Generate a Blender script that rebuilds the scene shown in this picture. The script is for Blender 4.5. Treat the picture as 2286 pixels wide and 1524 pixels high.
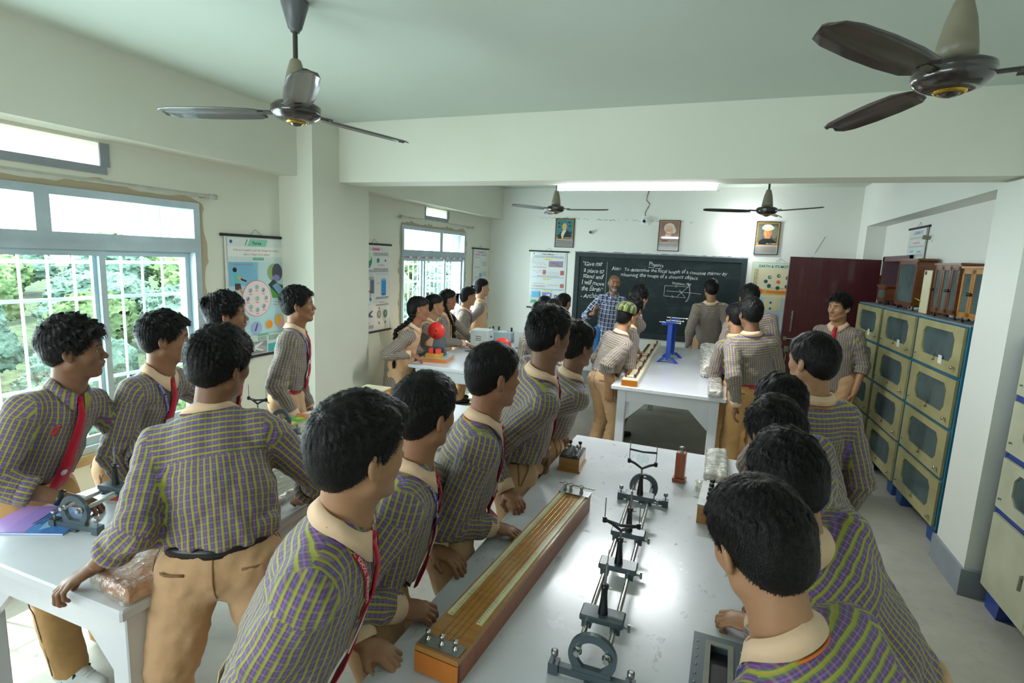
import bpy, math, random
import numpy as np
from mathutils import Vector, Matrix

# ------------------------------------------------------------------ camera, world, light, exposure
scene = bpy.context.scene
col = scene.collection
for o in list(bpy.data.objects):
    bpy.data.objects.remove(o, do_unlink=True)

YAW, PITCH, ROLL = -0.36400508, 0.1542771, -0.04372904
CAM = (0.0, 0.0, 1.93)
def cam_axes():
    y, p, r = YAW, PITCH, ROLL
    f = np.array([math.sin(y) * math.cos(p), math.cos(y) * math.cos(p), -math.sin(p)])
    r0 = np.array([math.cos(y), -math.sin(y), 0.0])
    d0 = np.cross(f, r0)
    return math.cos(r) * r0 + math.sin(r) * d0, -math.sin(r) * r0 + math.cos(r) * d0, f
_r, _d, _f = cam_axes()
cam_data = bpy.data.cameras.new('camera')
cam = bpy.data.objects.new('camera', cam_data)
cam.matrix_world = Matrix(((_r[0], -_d[0], -_f[0], CAM[0]), (_r[1], -_d[1], -_f[1], CAM[1]), (_r[2], -_d[2], -_f[2], CAM[2]), (0, 0, 0, 1)))
cam_data.sensor_width = 36.0
cam_data.lens = 1203.8 / 2286 * 36.0
cam_data.clip_start = 0.05
cam_data.clip_end = 500
col.objects.link(cam)
scene.camera = cam

world = bpy.data.worlds.new('sky')
scene.world = world
world.use_nodes = True
wn = world.node_tree.nodes; wl = world.node_tree.links
wbg = wn['Background']
wbg.inputs[0].default_value = (0.80, 0.93, 1.0, 1)
wbg.inputs[1].default_value = 5.0

def light(name, kind, loc, energy, color, size=None, size_y=None, rot=None, target=None):
    d = bpy.data.lights.new(name, kind)
    d.energy = energy; d.color = color
    if kind == 'AREA':
        d.shape = 'RECTANGLE'; d.size = size; d.size_y = size_y
    elif size is not None and kind == 'SUN':
        d.angle = size
    elif size is not None:
        d.shadow_soft_size = size
    o = bpy.data.objects.new(name, d)
    o.location = loc
    if target is not None:
        v = Vector(target) - Vector(loc)
        o.rotation_euler = v.to_track_quat('-Z', 'Y').to_euler()
    elif rot is not None:
        o.rotation_euler = rot
    col.objects.link(o)
    return o
# the sun outside the left windows, low enough to throw patches on the floor by the near window
light('sun', 'SUN', (-10, -3, 12), 9.0, (1.0, 0.93, 0.80), size=0.01, target=(-10 + 0.50, -3 + 0.08, 12 - 0.92))
# daylight entering through the two left windows, plus an added fill lamp behind the camera
light('window_daylight_near', 'AREA', (-3.78, 1.55, 1.42), 118, (0.84, 0.95, 1.0), 2.3, 1.5, target=(0, 2.0, 1.1))
light('window_daylight_far', 'AREA', (-3.78, 6.45, 1.5), 95, (0.88, 0.96, 1.0), 1.6, 1.5, target=(0, 6.2, 1.1))
light('window_daylight_rear', 'AREA', (-2.2, -1.75, 1.8), 64, (0.86, 0.95, 1.0), 2.6, 1.4, target=(-0.6, 3.0, 1.3))

scene.view_settings.view_transform = 'Standard'
scene.view_settings.look = 'None'
scene.view_settings.gamma = 1.0
scene.view_settings.use_curve_mapping = False
scene.view_settings.exposure = 0.32

# ------------------------------------------------------------------ materials
def srgb(h):
    h = h.lstrip('#')
    if len(h) == 3: h = ''.join(c * 2 for c in h)
    v = [int(h[i:i + 2], 16) / 255 for i in (0, 2, 4)]
    return tuple((c / 12.92 if c <= 0.04045 else ((c + 0.055) / 1.055) ** 2.4) for c in v) + (1.0,)

class NT:
    """small node-tree helper"""
    def __init__(s, name):
        s.m = bpy.data.materials.new(name); s.m.use_nodes = True
        s.n = s.m.node_tree.nodes; s.l = s.m.node_tree.links
        s.b = s.n['Principled BSDF']
    def node(s, t, **kw):
        n = s.n.new(t)
        for k, v in kw.items():
            if k.startswith('i_'):
                key = k[2:]
                key = int(key) if key.isdigit() else key
                n.inputs[key].default_value = v
            else: setattr(n, k, v)
        return n
    def link(s, a, b): s.l.new(a, b)
    def math(s, op, a, b=None, c=None):
        n = s.n.new('ShaderNodeMath'); n.operation = op
        for i, v in enumerate((a, b, c)):
            if v is None: continue
            if isinstance(v, (int, float)): n.inputs[i].default_value = v
            else: s.l.new(v, n.inputs[i])
        return n.outputs[0]
    def mix(s, fac, a, b, mode='MIX'):
        n = s.n.new('ShaderNodeMix'); n.data_type = 'RGBA'; n.blend_type = mode
        for sock, v in ((n.inputs[0], fac), (n.inputs[6], a), (n.inputs[7], b)):
            if isinstance(v, (int, float)): sock.default_value = v
            elif isinstance(v, tuple): sock.default_value = v
            else: s.l.new(v, sock)
        return n.outputs[2]
    def coords(s, kind='Object'):
        return s.n.new('ShaderNodeTexCoord').outputs[kind]
    def noise(s, scale, detail=3.0, rough=0.55, vec=None, stretch=None):
        n = s.n.new('ShaderNodeTexNoise'); n.inputs['Scale'].default_value = scale
        n.inputs['Detail'].default_value = detail; n.inputs['Roughness'].default_value = rough
        if vec is None: vec = s.coords('Object')
        if stretch is not None:
            mp = s.n.new('ShaderNodeMapping'); mp.inputs['Scale'].default_value = stretch
            s.l.new(vec, mp.inputs[0]); vec = mp.outputs[0]
        s.l.new(vec, n.inputs['Vector'])
        return n.outputs[0]
    def ramp(s, fac, stops, interp='LINEAR'):
        n = s.n.new('ShaderNodeValToRGB'); n.color_ramp.interpolation = interp
        e = n.color_ramp.elements
        while len(e) > len(stops): e.remove(e[-1])
        while len(e) < len(stops): e.new(1.0)
        for i, (p, c) in enumerate(stops):
            e[i].position = p; e[i].color = c if len(c) == 4 else tuple(c) + (1,)
        if fac is not None: s.l.new(fac, n.inputs[0])
        return n.outputs[0]
    def bump(s, h, strength=0.3, dist=0.01):
        n = s.n.new('ShaderNodeBump'); n.inputs['Strength'].default_value = strength
        n.inputs['Distance'].default_value = dist
        s.l.new(h, n.inputs['Height']); s.l.new(n.outputs[0], s.b.inputs['Normal'])
    def set(s, **kw):
        names = {'color': 'Base Color', 'rough': 'Roughness', 'metal': 'Metallic', 'spec': 'Specular IOR Level', 'coat': 'Coat Weight', 'alpha': 'Alpha', 'trans': 'Transmission Weight', 'ior': 'IOR', 'sss': 'Subsurface Weight', 'sheen': 'Sheen Weight'}
        for k, v in kw.items():
            sock = s.b.inputs[names[k]]
            if isinstance(v, (int, float, tuple)): sock.default_value = v
            else: s.l.new(v, sock)
        return s

def plain(name, color, rough=0.5, metal=0.0, var=0.08, scale=12.0, **kw):
    """a painted or moulded surface: base colour with a little procedural unevenness"""
    t = NT(name)
    c = srgb(color) if isinstance(color, str) else color
    n = t.noise(scale, 4.0)
    lo = tuple(max(0, v * (1 - var * 2)) for v in c[:3]) + (1,)
    hi = tuple(min(1, v * (1 + var)) for v in c[:3]) + (1,)
    t.set(color=t.ramp(n, [(0.3, lo), (0.7, hi)]), rough=rough, metal=metal, **kw)
    return t.m

def emit(name, color, strength):
    t = NT(name)
    t.b.inputs['Base Color'].default_value = (0.9, 0.9, 0.9, 1)
    t.b.inputs['Emission Color'].default_value = color
    t.b.inputs['Emission Strength'].default_value = strength
    return t.m

def wall_material(name, color, stain=0.25):
    t = NT(name)
    base = srgb(color)
    n1 = t.noise(1.3, 5.0, 0.6); n2 = t.noise(38.0, 4.0, 0.6); n3 = t.noise(5.0, 6.0, 0.7)
    c = t.mix(t.math('MULTIPLY', t.ramp(n1, [(0.45, (0, 0, 0)), (0.75, (1, 1, 1))]), stain), base, tuple(v * m for v, m in zip(base[:3], (0.86, 0.84, 0.76))) + (1,))
    spots = t.ramp(n3, [(0.70, (0, 0, 0)), (0.78, (1, 1, 1))])
    c = t.mix(t.math('MULTIPLY', spots, 0.35), c, tuple(v * m for v, m in zip(base[:3], (0.72, 0.68, 0.58))) + (1,))
    t.set(color=c, rough=0.75, spec=0.25)
    t.bump(n2, 0.12, 0.004)
    return t.m

def wood(name, c1, c2, rough=0.35, scale=6.0, stretch=(1, 12, 12), coat=0.3):
    t = NT(name)
    n = t.noise(scale, 6.0, 0.65, stretch=stretch)
    t.set(color=t.ramp(n, [(0.3, srgb(c1)), (0.55, srgb(c2)), (0.75, srgb(c1))]), rough=rough, coat=coat)
    t.bump(n, 0.08, 0.002)
    return t.m

def attr_material(name, rough=0.45, coat=0.0, spec=0.4):
    """printed or painted picture: colours come from the faces of the mesh"""
    t = NT(name)
    a = t.node('ShaderNodeAttribute', attribute_name='Col')
    t.set(color=a.outputs['Color'], rough=rough, coat=coat, spec=spec)
    return t.m

M = {}
M['wall'] = wall_material('cream_plaster', '#d8dacc')
M['wall_back'] = wall_material('white_plaster', '#e4e6df', 0.12)
M['ceiling'] = wall_material('ceiling_plaster', '#c3cdc2', 0.2)
M['skirt'] = plain('grey_skirting', '#8d949a', 0.6, scale=5)
M['alu'] = plain('pale_blue_aluminium', '#a9bcc4', 0.42, metal=0.25, scale=3)
M['bar'] = plain('white_painted_bar', '#e2eaee', 0.5)
M['steel'] = plain('bright_steel', '#c8c8c4', 0.16, metal=1.0, var=0.03)
M['dsteel'] = plain('dull_steel', '#9c9d9c', 0.35, metal=0.9)
M['cast'] = plain('grey_cast_paint', '#46545a', 0.32, spec=0.6, var=0.05)
M['black'] = plain('black_plastic', '#17181b', 0.3, spec=0.6)
M['blackmat'] = plain('matt_black', '#1e2023', 0.6)
M['red'] = plain('red_disc_paint', '#e8382e', 0.4)
M['blue'] = plain('blue_enamel', '#1f49a8', 0.35)
M['gold'] = plain('gold_trim', '#c9a13a', 0.25, metal=0.9)
M['rod'] = plain('fan_rod_brown', '#3c332e', 0.35)
M['fancup'] = plain('fan_canopy_beige', '#837d69', 0.4)
M['fandark'] = plain('fan_dark_brown', '#2c2422', 0.22, spec=0.7, coat=0.6)
M['fangrey'] = plain('fan_canopy_grey', '#5d6163', 0.35)
M['blade'] = plain('fan_blade_brown', '#4a4441', 0.3, coat=0.3)
M['curtain_rod'] = plain('dusty_pipe', '#b3b2a4', 0.5)
M['tan'] = plain('tan_enamel', '#a9a275', 0.4, scale=4, var=0.12)
M['tan2'] = plain('cream_enamel', '#bfc0a6', 0.4, scale=4, var=0.08)
M['teal'] = plain('blue_green_enamel', '#1b6d8c', 0.38, scale=4, var=0.12)
M['royal'] = plain('royal_blue_enamel', '#2a4596', 0.38, scale=4, var=0.1)
M['bluefoot'] = plain('blue_foot', '#234a86', 0.45)
M['inside'] = plain('dark_cabinet_inside', '#66767a', 0.7)
M['maroon'] = wood('maroon_door_paint', '#4a1f24', '#5a282d', 0.38, 2.0, (10, 10, 1))
M['maroonframe'] = plain('maroon_frame', '#6d4f58', 0.5)
M['wood'] = wood('brown_polished_wood', '#55301c', '#6f4326', 0.3)
M['woodlight'] = wood('light_varnished_wood', '#94622c', '#b07c3c', 0.3)
M['woodred'] = wood('reddish_wood', '#8a3f1c', '#a4572b', 0.35, 9, (8, 8, 1))
M['woodorange'] = plain('orange_lacquer', '#c4721e', 0.3, coat=0.4)
M['cream'] = plain('cream_laminate', '#e3ddba', 0.3, var=0.03)
M['ivory'] = plain('ivory_scale', '#d9d3a6', 0.35)
M['white'] = plain('white_plastic', '#e8ebe9', 0.4, var=0.03)
M['greybox'] = plain('pale_grey_enamel', '#c9d0cc', 0.35, var=0.03)
M['greybox2'] = plain('blue_grey_enamel', '#9fb0b4', 0.35, var=0.03)
M['paper'] = plain('paper', '#e6e8e6', 0.6, var=0.03)
M['print'] = attr_material('printed_sheet', 0.28, coat=0.6)
M['chalk'] = plain('chalk', '#dfe4e0', 0.9, var=0.1, scale=60)
M['grass'] = plain('distant_field', '#46593a', 0.95, var=0.45, scale=1.3)
def glass_material(name, tint, rough=0.0, alpha=0.12):
    t = NT(name)
    tr = t.node('ShaderNodeBsdfTransparent'); tr.inputs[0].default_value = tint
    gl = t.node('ShaderNodeBsdfGlossy'); gl.inputs['Roughness'].default_value = rough
    mx = t.node('ShaderNodeMixShader'); mx.inputs[0].default_value = alpha
    t.link(tr.outputs[0], mx.inputs[1]); t.link(gl.outputs[0], mx.inputs[2])
    t.link(mx.outputs[0], t.n['Material Output'].inputs['Surface'])
    return t.m
M['glass'] = glass_material('window_glass', (0.93, 0.98, 0.97, 1), 0.02, 0.05)
def dusty_glass():
    t = NT('dusty_cabinet_glass')
    tr = t.node('ShaderNodeBsdfTransparent'); tr.inputs[0].default_value = (0.8, 0.88, 0.86, 1)
    df = t.node('ShaderNodeBsdfDiffuse'); t.link(t.ramp(t.noise(5, 4, 0.6), [(0.3, srgb('#56686a')), (0.7, srgb('#7d9090'))]), df.inputs[0])
    gl = t.node('ShaderNodeBsdfGlossy'); gl.inputs['Roughness'].default_value = 0.12
    m1 = t.node('ShaderNodeMixShader'); m1.inputs[0].default_value = 0.45; t.link(tr.outputs[0], m1.inputs[1]); t.link(df.outputs[0], m1.inputs[2])
    m2 = t.node('ShaderNodeMixShader'); m2.inputs[0].default_value = 0.09; t.link(m1.outputs[0], m2.inputs[1]); t.link(gl.outputs[0], m2.inputs[2])
    t.link(m2.outputs[0], t.n['Material Output'].inputs['Surface']); return t.m
M['caseglass'] = dusty_glass()
def wrap_material():
    t = NT('crinkled_clear_wrap')
    n = t.noise(38, 4, 0.6, stretch=(1, 0.5, 1))
    bp = t.node('ShaderNodeBump', i_Strength=1.0, i_Distance=0.012); t.link(n, bp.inputs['Height'])
    tr = t.node('ShaderNodeBsdfTransparent'); tr.inputs[0].default_value = (0.96, 0.95, 0.90, 1)
    gl = t.node('ShaderNodeBsdfGlossy'); gl.inputs['Roughness'].default_value = 0.16; t.link(bp.outputs[0], gl.inputs['Normal'])
    df = t.node('ShaderNodeBsdfDiffuse'); df.inputs[0].default_value = (0.75, 0.73, 0.66, 1); t.link(bp.outputs[0], df.inputs['Normal'])
    m1 = t.node('ShaderNodeMixShader'); m1.inputs[0].default_value = 0.35; t.link(gl.outputs[0], m1.inputs[1]); t.link(df.outputs[0], m1.inputs[2])
    m2 = t.node('ShaderNodeMixShader'); t.link(t.ramp(n, [(0.35, (0.18, 0.18, 0.18)), (0.7, (0.6, 0.6, 0.6))]), m2.inputs[0]); t.link(tr.outputs[0], m2.inputs[1]); t.link(m1.outputs[0], m2.inputs[2])
    t.link(m2.outputs[0], t.n['Material Output'].inputs['Surface'])
    return t.m
M['wrap'] = wrap_material()
def foil_material():
    t = NT('crinkled_packing_film')
    n = t.noise(20, 3, 0.55, stretch=(0.6, 2.6, 1)); n2 = t.noise(60, 3, 0.6, stretch=(0.5, 2.2, 1))
    b1 = t.math('ADD', n, t.math('MULTIPLY', n2, 0.4)); t.bump(b1, 1.0, 0.022)
    t.set(color=t.ramp(n, [(0.35, srgb('#b3aea2')), (0.62, srgb('#e6e4dd'))]), rough=0.16, spec=1.0, coat=0.9, metal=0.35)
    t.b.inputs['Coat Roughness'].default_value = 0.06
    return t.m
M['foil'] = foil_material()
def floor_material():
    t = NT('cement_floor')
    a = t.noise(1.6, 7, 0.65); b = t.noise(14, 6, 0.7); c3 = t.noise(70, 3, 0.6)
    c = t.ramp(a, [(0.3, srgb('#96948a')), (0.6, srgb('#adaa9e')), (0.8, srgb('#bbb7a9'))])
    c = t.mix(t.ramp(b, [(0.55, (0, 0, 0)), (0.8, (0.5, 0.5, 0.5))]), c, srgb('#7f7c70'))
    t.set(color=c, rough=0.55, spec=0.35); t.bump(c3, 0.1, 0.003)
    return t.m
M['floor'] = floor_material()
def table_material(name, scratch):
    t = NT(name)
    v = t.coords('Object')
    n1 = t.noise(2.5, 5, 0.6, v)
    base = t.ramp(n1, [(0.3, srgb('#c8cad0')), (0.7, srgb('#d6d7db'))])
    if scratch:
        s1 = t.noise(13, 7, 0.72, v, stretch=(1.6, 1.0, 1))
        s2 = t.noise(3.2, 3, 0.5, v)
        k = t.math('MULTIPLY', t.ramp(s1, [(0.60, (0, 0, 0)), (0.65, (1, 1, 1))]), t.ramp(s2, [(0.4, (0.1, 0.1, 0.1)), (0.62, (1, 1, 1))]))
        base = t.mix(t.math('MULTIPLY', k, 0.8), base, srgb('#6f675b'))
        t.set(rough=t.math('ADD', t.math('MULTIPLY', n1, 0.16), 0.17))
    else:
        t.set(rough=0.28)
    t.set(color=base, spec=0.6, coat=0.35 if scratch else 0.25)
    t.b.inputs['Coat Roughness'].default_value = 0.2
    t.bump(t.noise(7, 4, 0.6, v), 0.12, 0.004)
    return t.m
M['table_worn'] = table_material('worn_white_table_paint', True)
M['table'] = table_material('white_table_paint', False)
def board_material():
    t = NT('chalkboard')
    n = t.noise(2.2, 8, 0.65, stretch=(1, 1, 2.4)); n2 = t.noise(9, 6, 0.7, stretch=(0.5, 1, 2))
    k = t.math('MULTIPLY', t.ramp(n, [(0.52, (0, 0, 0)), (0.8, (1, 1, 1))]), n2)
    t.set(color=t.mix(t.math('MULTIPLY', k, 0.55), srgb('#1c2a2c'), srgb('#6f7e7e')), rough=0.6, spec=0.3)
    return t.m
M['board'] = board_material()
M['dark_red_knob'] = plain('dark_red_knob', '#6a1720', 0.3)
M['boardframe'] = plain('board_border_paint', '#202f33', 0.55, scale=6, var=0.15)
# ------------------------------------------------------------------ geometry helpers
def link(name, me, parent=None, loc=(0, 0, 0), rot=(0, 0, 0)):
    o = bpy.data.objects.new(name, me)
    col.objects.link(o)
    o.location = loc; o.rotation_euler = rot
    if parent is not None: o.parent = parent
    return o

def tag(o, label=None, cat=None, group=None, kind=None):
    if label: o['label'] = label
    if cat: o['category'] = cat
    if group: o['group'] = group
    if kind: o['kind'] = kind
    return o

def thing(name, label, cat, loc=(0, 0, 0), rz=0.0, group=None):
    o = link(name, None, None, loc, (0, 0, rz))
    o.empty_display_size = 0.1
    return tag(o, label, cat, group)

def copy_tree(o, parent=None):
    c = o.copy(); col.objects.link(c)
    if parent is not None: c.parent = parent
    for ch in [x for x in col.objects if x.parent == o]:
        copy_tree(ch, c)
    return c

class MB:
    """collects boxes, rods, lathed and extruded shapes as ONE mesh"""
    def __init__(s): s.v = []; s.f = []; s.sm = []; s.c = []; s.cur = (1, 1, 1, 1)
    def add(s, vs, fs, smooth=False, mat=None):
        b = len(s.v)
        if mat is not None: vs = [tuple(mat @ Vector(p)) for p in vs]
        s.v += [tuple(p) for p in vs]
        s.f += [tuple(i + b for i in f) for f in fs]
        s.sm += [smooth] * len(fs); s.c += [s.cur] * len(fs)
        return s
    def box(s, c, d, rz=0.0, mat=None):
        x, y, z = d[0] / 2, d[1] / 2, d[2] / 2
        vs = [(-x, -y, -z), (x, -y, -z), (x, y, -z), (-x, y, -z), (-x, -y, z), (x, -y, z), (x, y, z), (-x, y, z)]
        m = Matrix.Translation(c) @ Matrix.Rotation(rz, 4, 'Z')
        if mat is not None: m = mat @ m
        return s.add(vs, [(0, 3, 2, 1), (4, 5, 6, 7), (0, 1, 5, 4), (1, 2, 6, 5), (2, 3, 7, 6), (3, 0, 4, 7)], False, m)
    def bevbox(s, c, d, b=0.004, rz=0.0, mat=None):
        """box with chamfered vertical and top edges"""
        x, y, z = d[0] / 2, d[1] / 2, d[2] / 2
        def ring(ix, zz): return [(-x + ix + b, -y + ix, zz), (x - ix - b, -y + ix, zz), (x - ix, -y + ix + b, zz), (x - ix, y - ix - b, zz), (x - ix - b, y - ix, zz), (-x + ix + b, y - ix, zz), (-x + ix, y - ix - b, zz), (-x + ix, -y + ix + b, zz)]
        vs = ring(b, -z) + ring(0, -z + b) + ring(0, z - b) + ring(b, z)
        fs = [tuple(range(7, -1, -1)), tuple(range(24, 32))]
        for k in range(3):
            for i in range(8):
                j = (i + 1) % 8
                fs.append((k * 8 + i, k * 8 + j, k * 8 + 8 + j, k * 8 + 8 + i))
        m = Matrix.Translation(c) @ Matrix.Rotation(rz, 4, 'Z')
        if mat is not None: m = mat @ m
        return s.add(vs, fs, False, m)
    def lathe(s, prof, seg=24, c=(0, 0, 0), axis=(0, 0, 1), caps=True):
        """profile of (radius, height) turned about the axis"""
        q = Vector((0, 0, 1)).rotation_difference(Vector(axis)).to_matrix().to_4x4()
        m = Matrix.Translation(c) @ q
        vs = []; fs = []
        for r, h in prof:
            for i in range(seg):
                a = 2 * math.pi * i / seg
                vs.append((r * math.cos(a), r * math.sin(a), h))
        for k in range(len(prof) - 1):
            for i in range(seg):
                j = (i + 1) % seg
                fs.append((k * seg + i, k * seg + j, (k + 1) * seg + j, (k + 1) * seg + i))
        s.add(vs, fs, True, m)
        if caps:
            for k, flip in ((0, True), (len(prof) - 1, False)):
                if prof[k][0] > 1e-6:
                    ring = vs[k * seg:(k + 1) * seg]
                    s.add(ring, [tuple(range(seg - 1, -1, -1)) if flip else tuple(range(seg))], False, m)
        return s
    def rod(s, a, b, r, r2=None, seg=12):
        a = Vector(a); b = Vector(b); L = (b - a).length
        if L < 1e-6: return s
        return s.lathe([(r, 0), (r if r2 is None else r2, L)], seg, a, (b - a) / L)
    def tube(s, pts, r, seg=8, radii=None):
        pts = [Vector(p) for p in pts]; n = len(pts); vs = []; fs = []
        up = Vector((0.13, 0.21, 0.97)).normalized()
        for i, p in enumerate(pts):
            t = (pts[min(i + 1, n - 1)] - pts[max(i - 1, 0)]).normalized()
            u = t.cross(up)
            if u.length < 1e-3: u = t.cross(Vector((1, 0, 0)))
            u.normalize(); w = t.cross(u)
            rr = radii[i] if radii else r
            for k in range(seg):
                a = 2 * math.pi * k / seg
                vs.append(tuple(p + u * (rr * math.cos(a)) + w * (rr * math.sin(a))))
        for i in range(n - 1):
            for k in range(seg):
                j = (k + 1) % seg
                fs.append((i * seg + k, i * seg + j, (i + 1) * seg + j, (i + 1) * seg + k))
        fs.append(tuple(range(seg - 1, -1, -1))); fs.append(tuple((n - 1) * seg + k for k in range(seg)))
        return s.add(vs, fs, True)
    def prism(s, poly, h0, h1, mat=None, smooth=False):
        n = len(poly)
        vs = [(x, y, h0) for x, y in poly] + [(x, y, h1) for x, y in poly]
        fs = [tuple(range(n - 1, -1, -1)), tuple(range(n, 2 * n))] + [(i, (i + 1) % n, n + (i + 1) % n, n + i) for i in range(n)]
        return s.add(vs, fs, smooth, mat)
    def ringplate(s, ro, ri, h0, h1, mat=None, seg=36, a0=0.0, a1=2 * math.pi):
        vs = []; fs = []; full = abs(a1 - a0 - 2 * math.pi) < 1e-6; n = seg if full else seg + 1
        for i in range(n):
            a = a0 + (a1 - a0) * i / seg
            for r, h in ((ro, h0), (ro, h1), (ri, h1), (ri, h0)):
                vs.append((r * math.cos(a), r * math.sin(a), h))
        for i in range(seg):
            j = (i + 1) % n
            for k in range(4):
                l = (k + 1) % 4
                fs.append((i * 4 + k, j * 4 + k, j * 4 + l, i * 4 + l))
        if not full: fs += [(0, 1, 2, 3), tuple((n - 1) * 4 + k for k in (3, 2, 1, 0))]
        return s.add(vs, fs, False, mat)
    def ball(s, c, r, seg=14, rings=8, scale=(1, 1, 1), mat=None):
        vs = [(0, 0, -1)]; fs = []
        for i in range(1, rings):
            p = math.pi * i / rings
            for j in range(seg):
                a = 2 * math.pi * j / seg
                vs.append((math.sin(p) * math.cos(a), math.sin(p) * math.sin(a), -math.cos(p)))
        vs.append((0, 0, 1)); top = len(vs) - 1
        for j in range(seg):
            k = (j + 1) % seg
            fs.append((0, 1 + k, 1 + j)); fs.append((top, top - seg + j, top - seg + k))
            for i in range(rings - 2):
                a = 1 + i * seg
                fs.append((a + j, a + k, a + seg + k, a + seg + j))
        vs = [(c[0] + v[0] * r * scale[0], c[1] + v[1] * r * scale[1], c[2] + v[2] * r * scale[2]) for v in vs]
        return s.add(vs, fs, True, mat)
    def mesh(s, name, mat):
        me = bpy.data.meshes.new(name)
        me.from_pydata(s.v, [], s.f)
        me.polygons.foreach_set('use_smooth', s.sm)
        if any(c != (1, 1, 1, 1) for c in s.c):
            ca = me.color_attributes.new('Col', 'FLOAT_COLOR', 'CORNER')
            arr = np.repeat(np.array(s.c, dtype=np.float32), [len(f) for f in s.f], axis=0)
            ca.data.foreach_set('color', arr.ravel())
        me.materials.append(mat); me.update()
        return me
    def build(s, name, mat, parent=None, loc=(0, 0, 0), rot=(0, 0, 0)):
        return link(name, s.mesh(name, M[mat] if isinstance(mat, str) else mat), parent, loc, rot)

def text_geo(txt, size, font_shear=0.0, align='LEFT', thick=0.0, space=1.0):
    """vertices and faces of a line of lettering, lying in x (right), y (up)"""
    cu = bpy.data.curves.new('t', 'FONT'); cu.body = txt; cu.size = size; cu.shear = font_shear
    cu.align_x = align; cu.resolution_u = 3; cu.offset = thick; cu.space_character = space
    o = bpy.data.objects.new('t', cu); col.objects.link(o)
    dg = bpy.context.evaluated_depsgraph_get()
    me = bpy.data.meshes.new_from_object(o.evaluated_get(dg))
    v = [tuple(p.co) for p in me.vertices]; f = [tuple(p.vertices) for p in me.polygons]
    bpy.data.objects.remove(o, do_unlink=True); bpy.data.curves.remove(cu); bpy.data.meshes.remove(me)
    return v, f

def hexc(h): return srgb(h)

# ------------------------------------------------------------------ smooth solids (distance fields turned into one mesh)
F32 = np.float32
def axis_steps(lo, hi, coarse, bands):
    out = [lo]; x = lo
    while x < hi:
        st = coarse
        for a, b, f in bands:
            if a - f <= x <= b: st = min(st, f)
        for a, b, f in bands:
            if f < st and x < a < x + st: st = max(f, a - x)
        x += st; out.append(x)
    return np.array(out, dtype=F32)

def nz(v):
    v = np.array(v, dtype=float); n = np.linalg.norm(v)
    return v / n if n > 1e-9 else v

class Prim:
    def __init__(s, kind, k, box, **kw): s.kind = kind; s.k = k; s.box = box; s.__dict__.update(kw)
    def dist(s, X, Y, Z):
        if s.kind == 'cone':
            a = s.a; d = s.b - s.a
            x = X - a[0]; y = Y - a[1]; z = Z - a[2]
            if s.flat is not None:
                n, f = s.flat
                e = (1.0 / f - 1.0)
                q = (x * n[0] + y * n[1] + z * n[2]) * e
                x = x + q * n[0]; y = y + q * n[1]; z = z + q * n[2]
                qd = float(np.dot(d, n)) * e; d = d + qd * n
            L2 = float(np.dot(d, d)) + 1e-12
            t = np.clip((x * d[0] + y * d[1] + z * d[2]) / L2, 0, 1)
            return np.sqrt((x - t * d[0]) ** 2 + (y - t * d[1]) ** 2 + (z - t * d[2]) ** 2) - (s.ra + (s.rb - s.ra) * t)
        if s.kind == 'ell':
            x = X - s.c[0]; y = Y - s.c[1]; z = Z - s.c[2]; R = s.R
            u = [(R[0, i] * x + R[1, i] * y + R[2, i] * z) for i in range(3)]
            k0 = np.sqrt(sum((u[i] / s.r[i]) ** 2 for i in range(3)))
            k1 = np.sqrt(sum((u[i] / s.r[i] ** 2) ** 2 for i in range(3))) + 1e-9
            return k0 * (k0 - 1.0) / k1
        if s.kind == 'plane':
            return (X - s.c[0]) * s.n[0] + (Y - s.c[1]) * s.n[1] + (Z - s.c[2]) * s.n[2]
        return s.fn(X, Y, Z)

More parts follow.
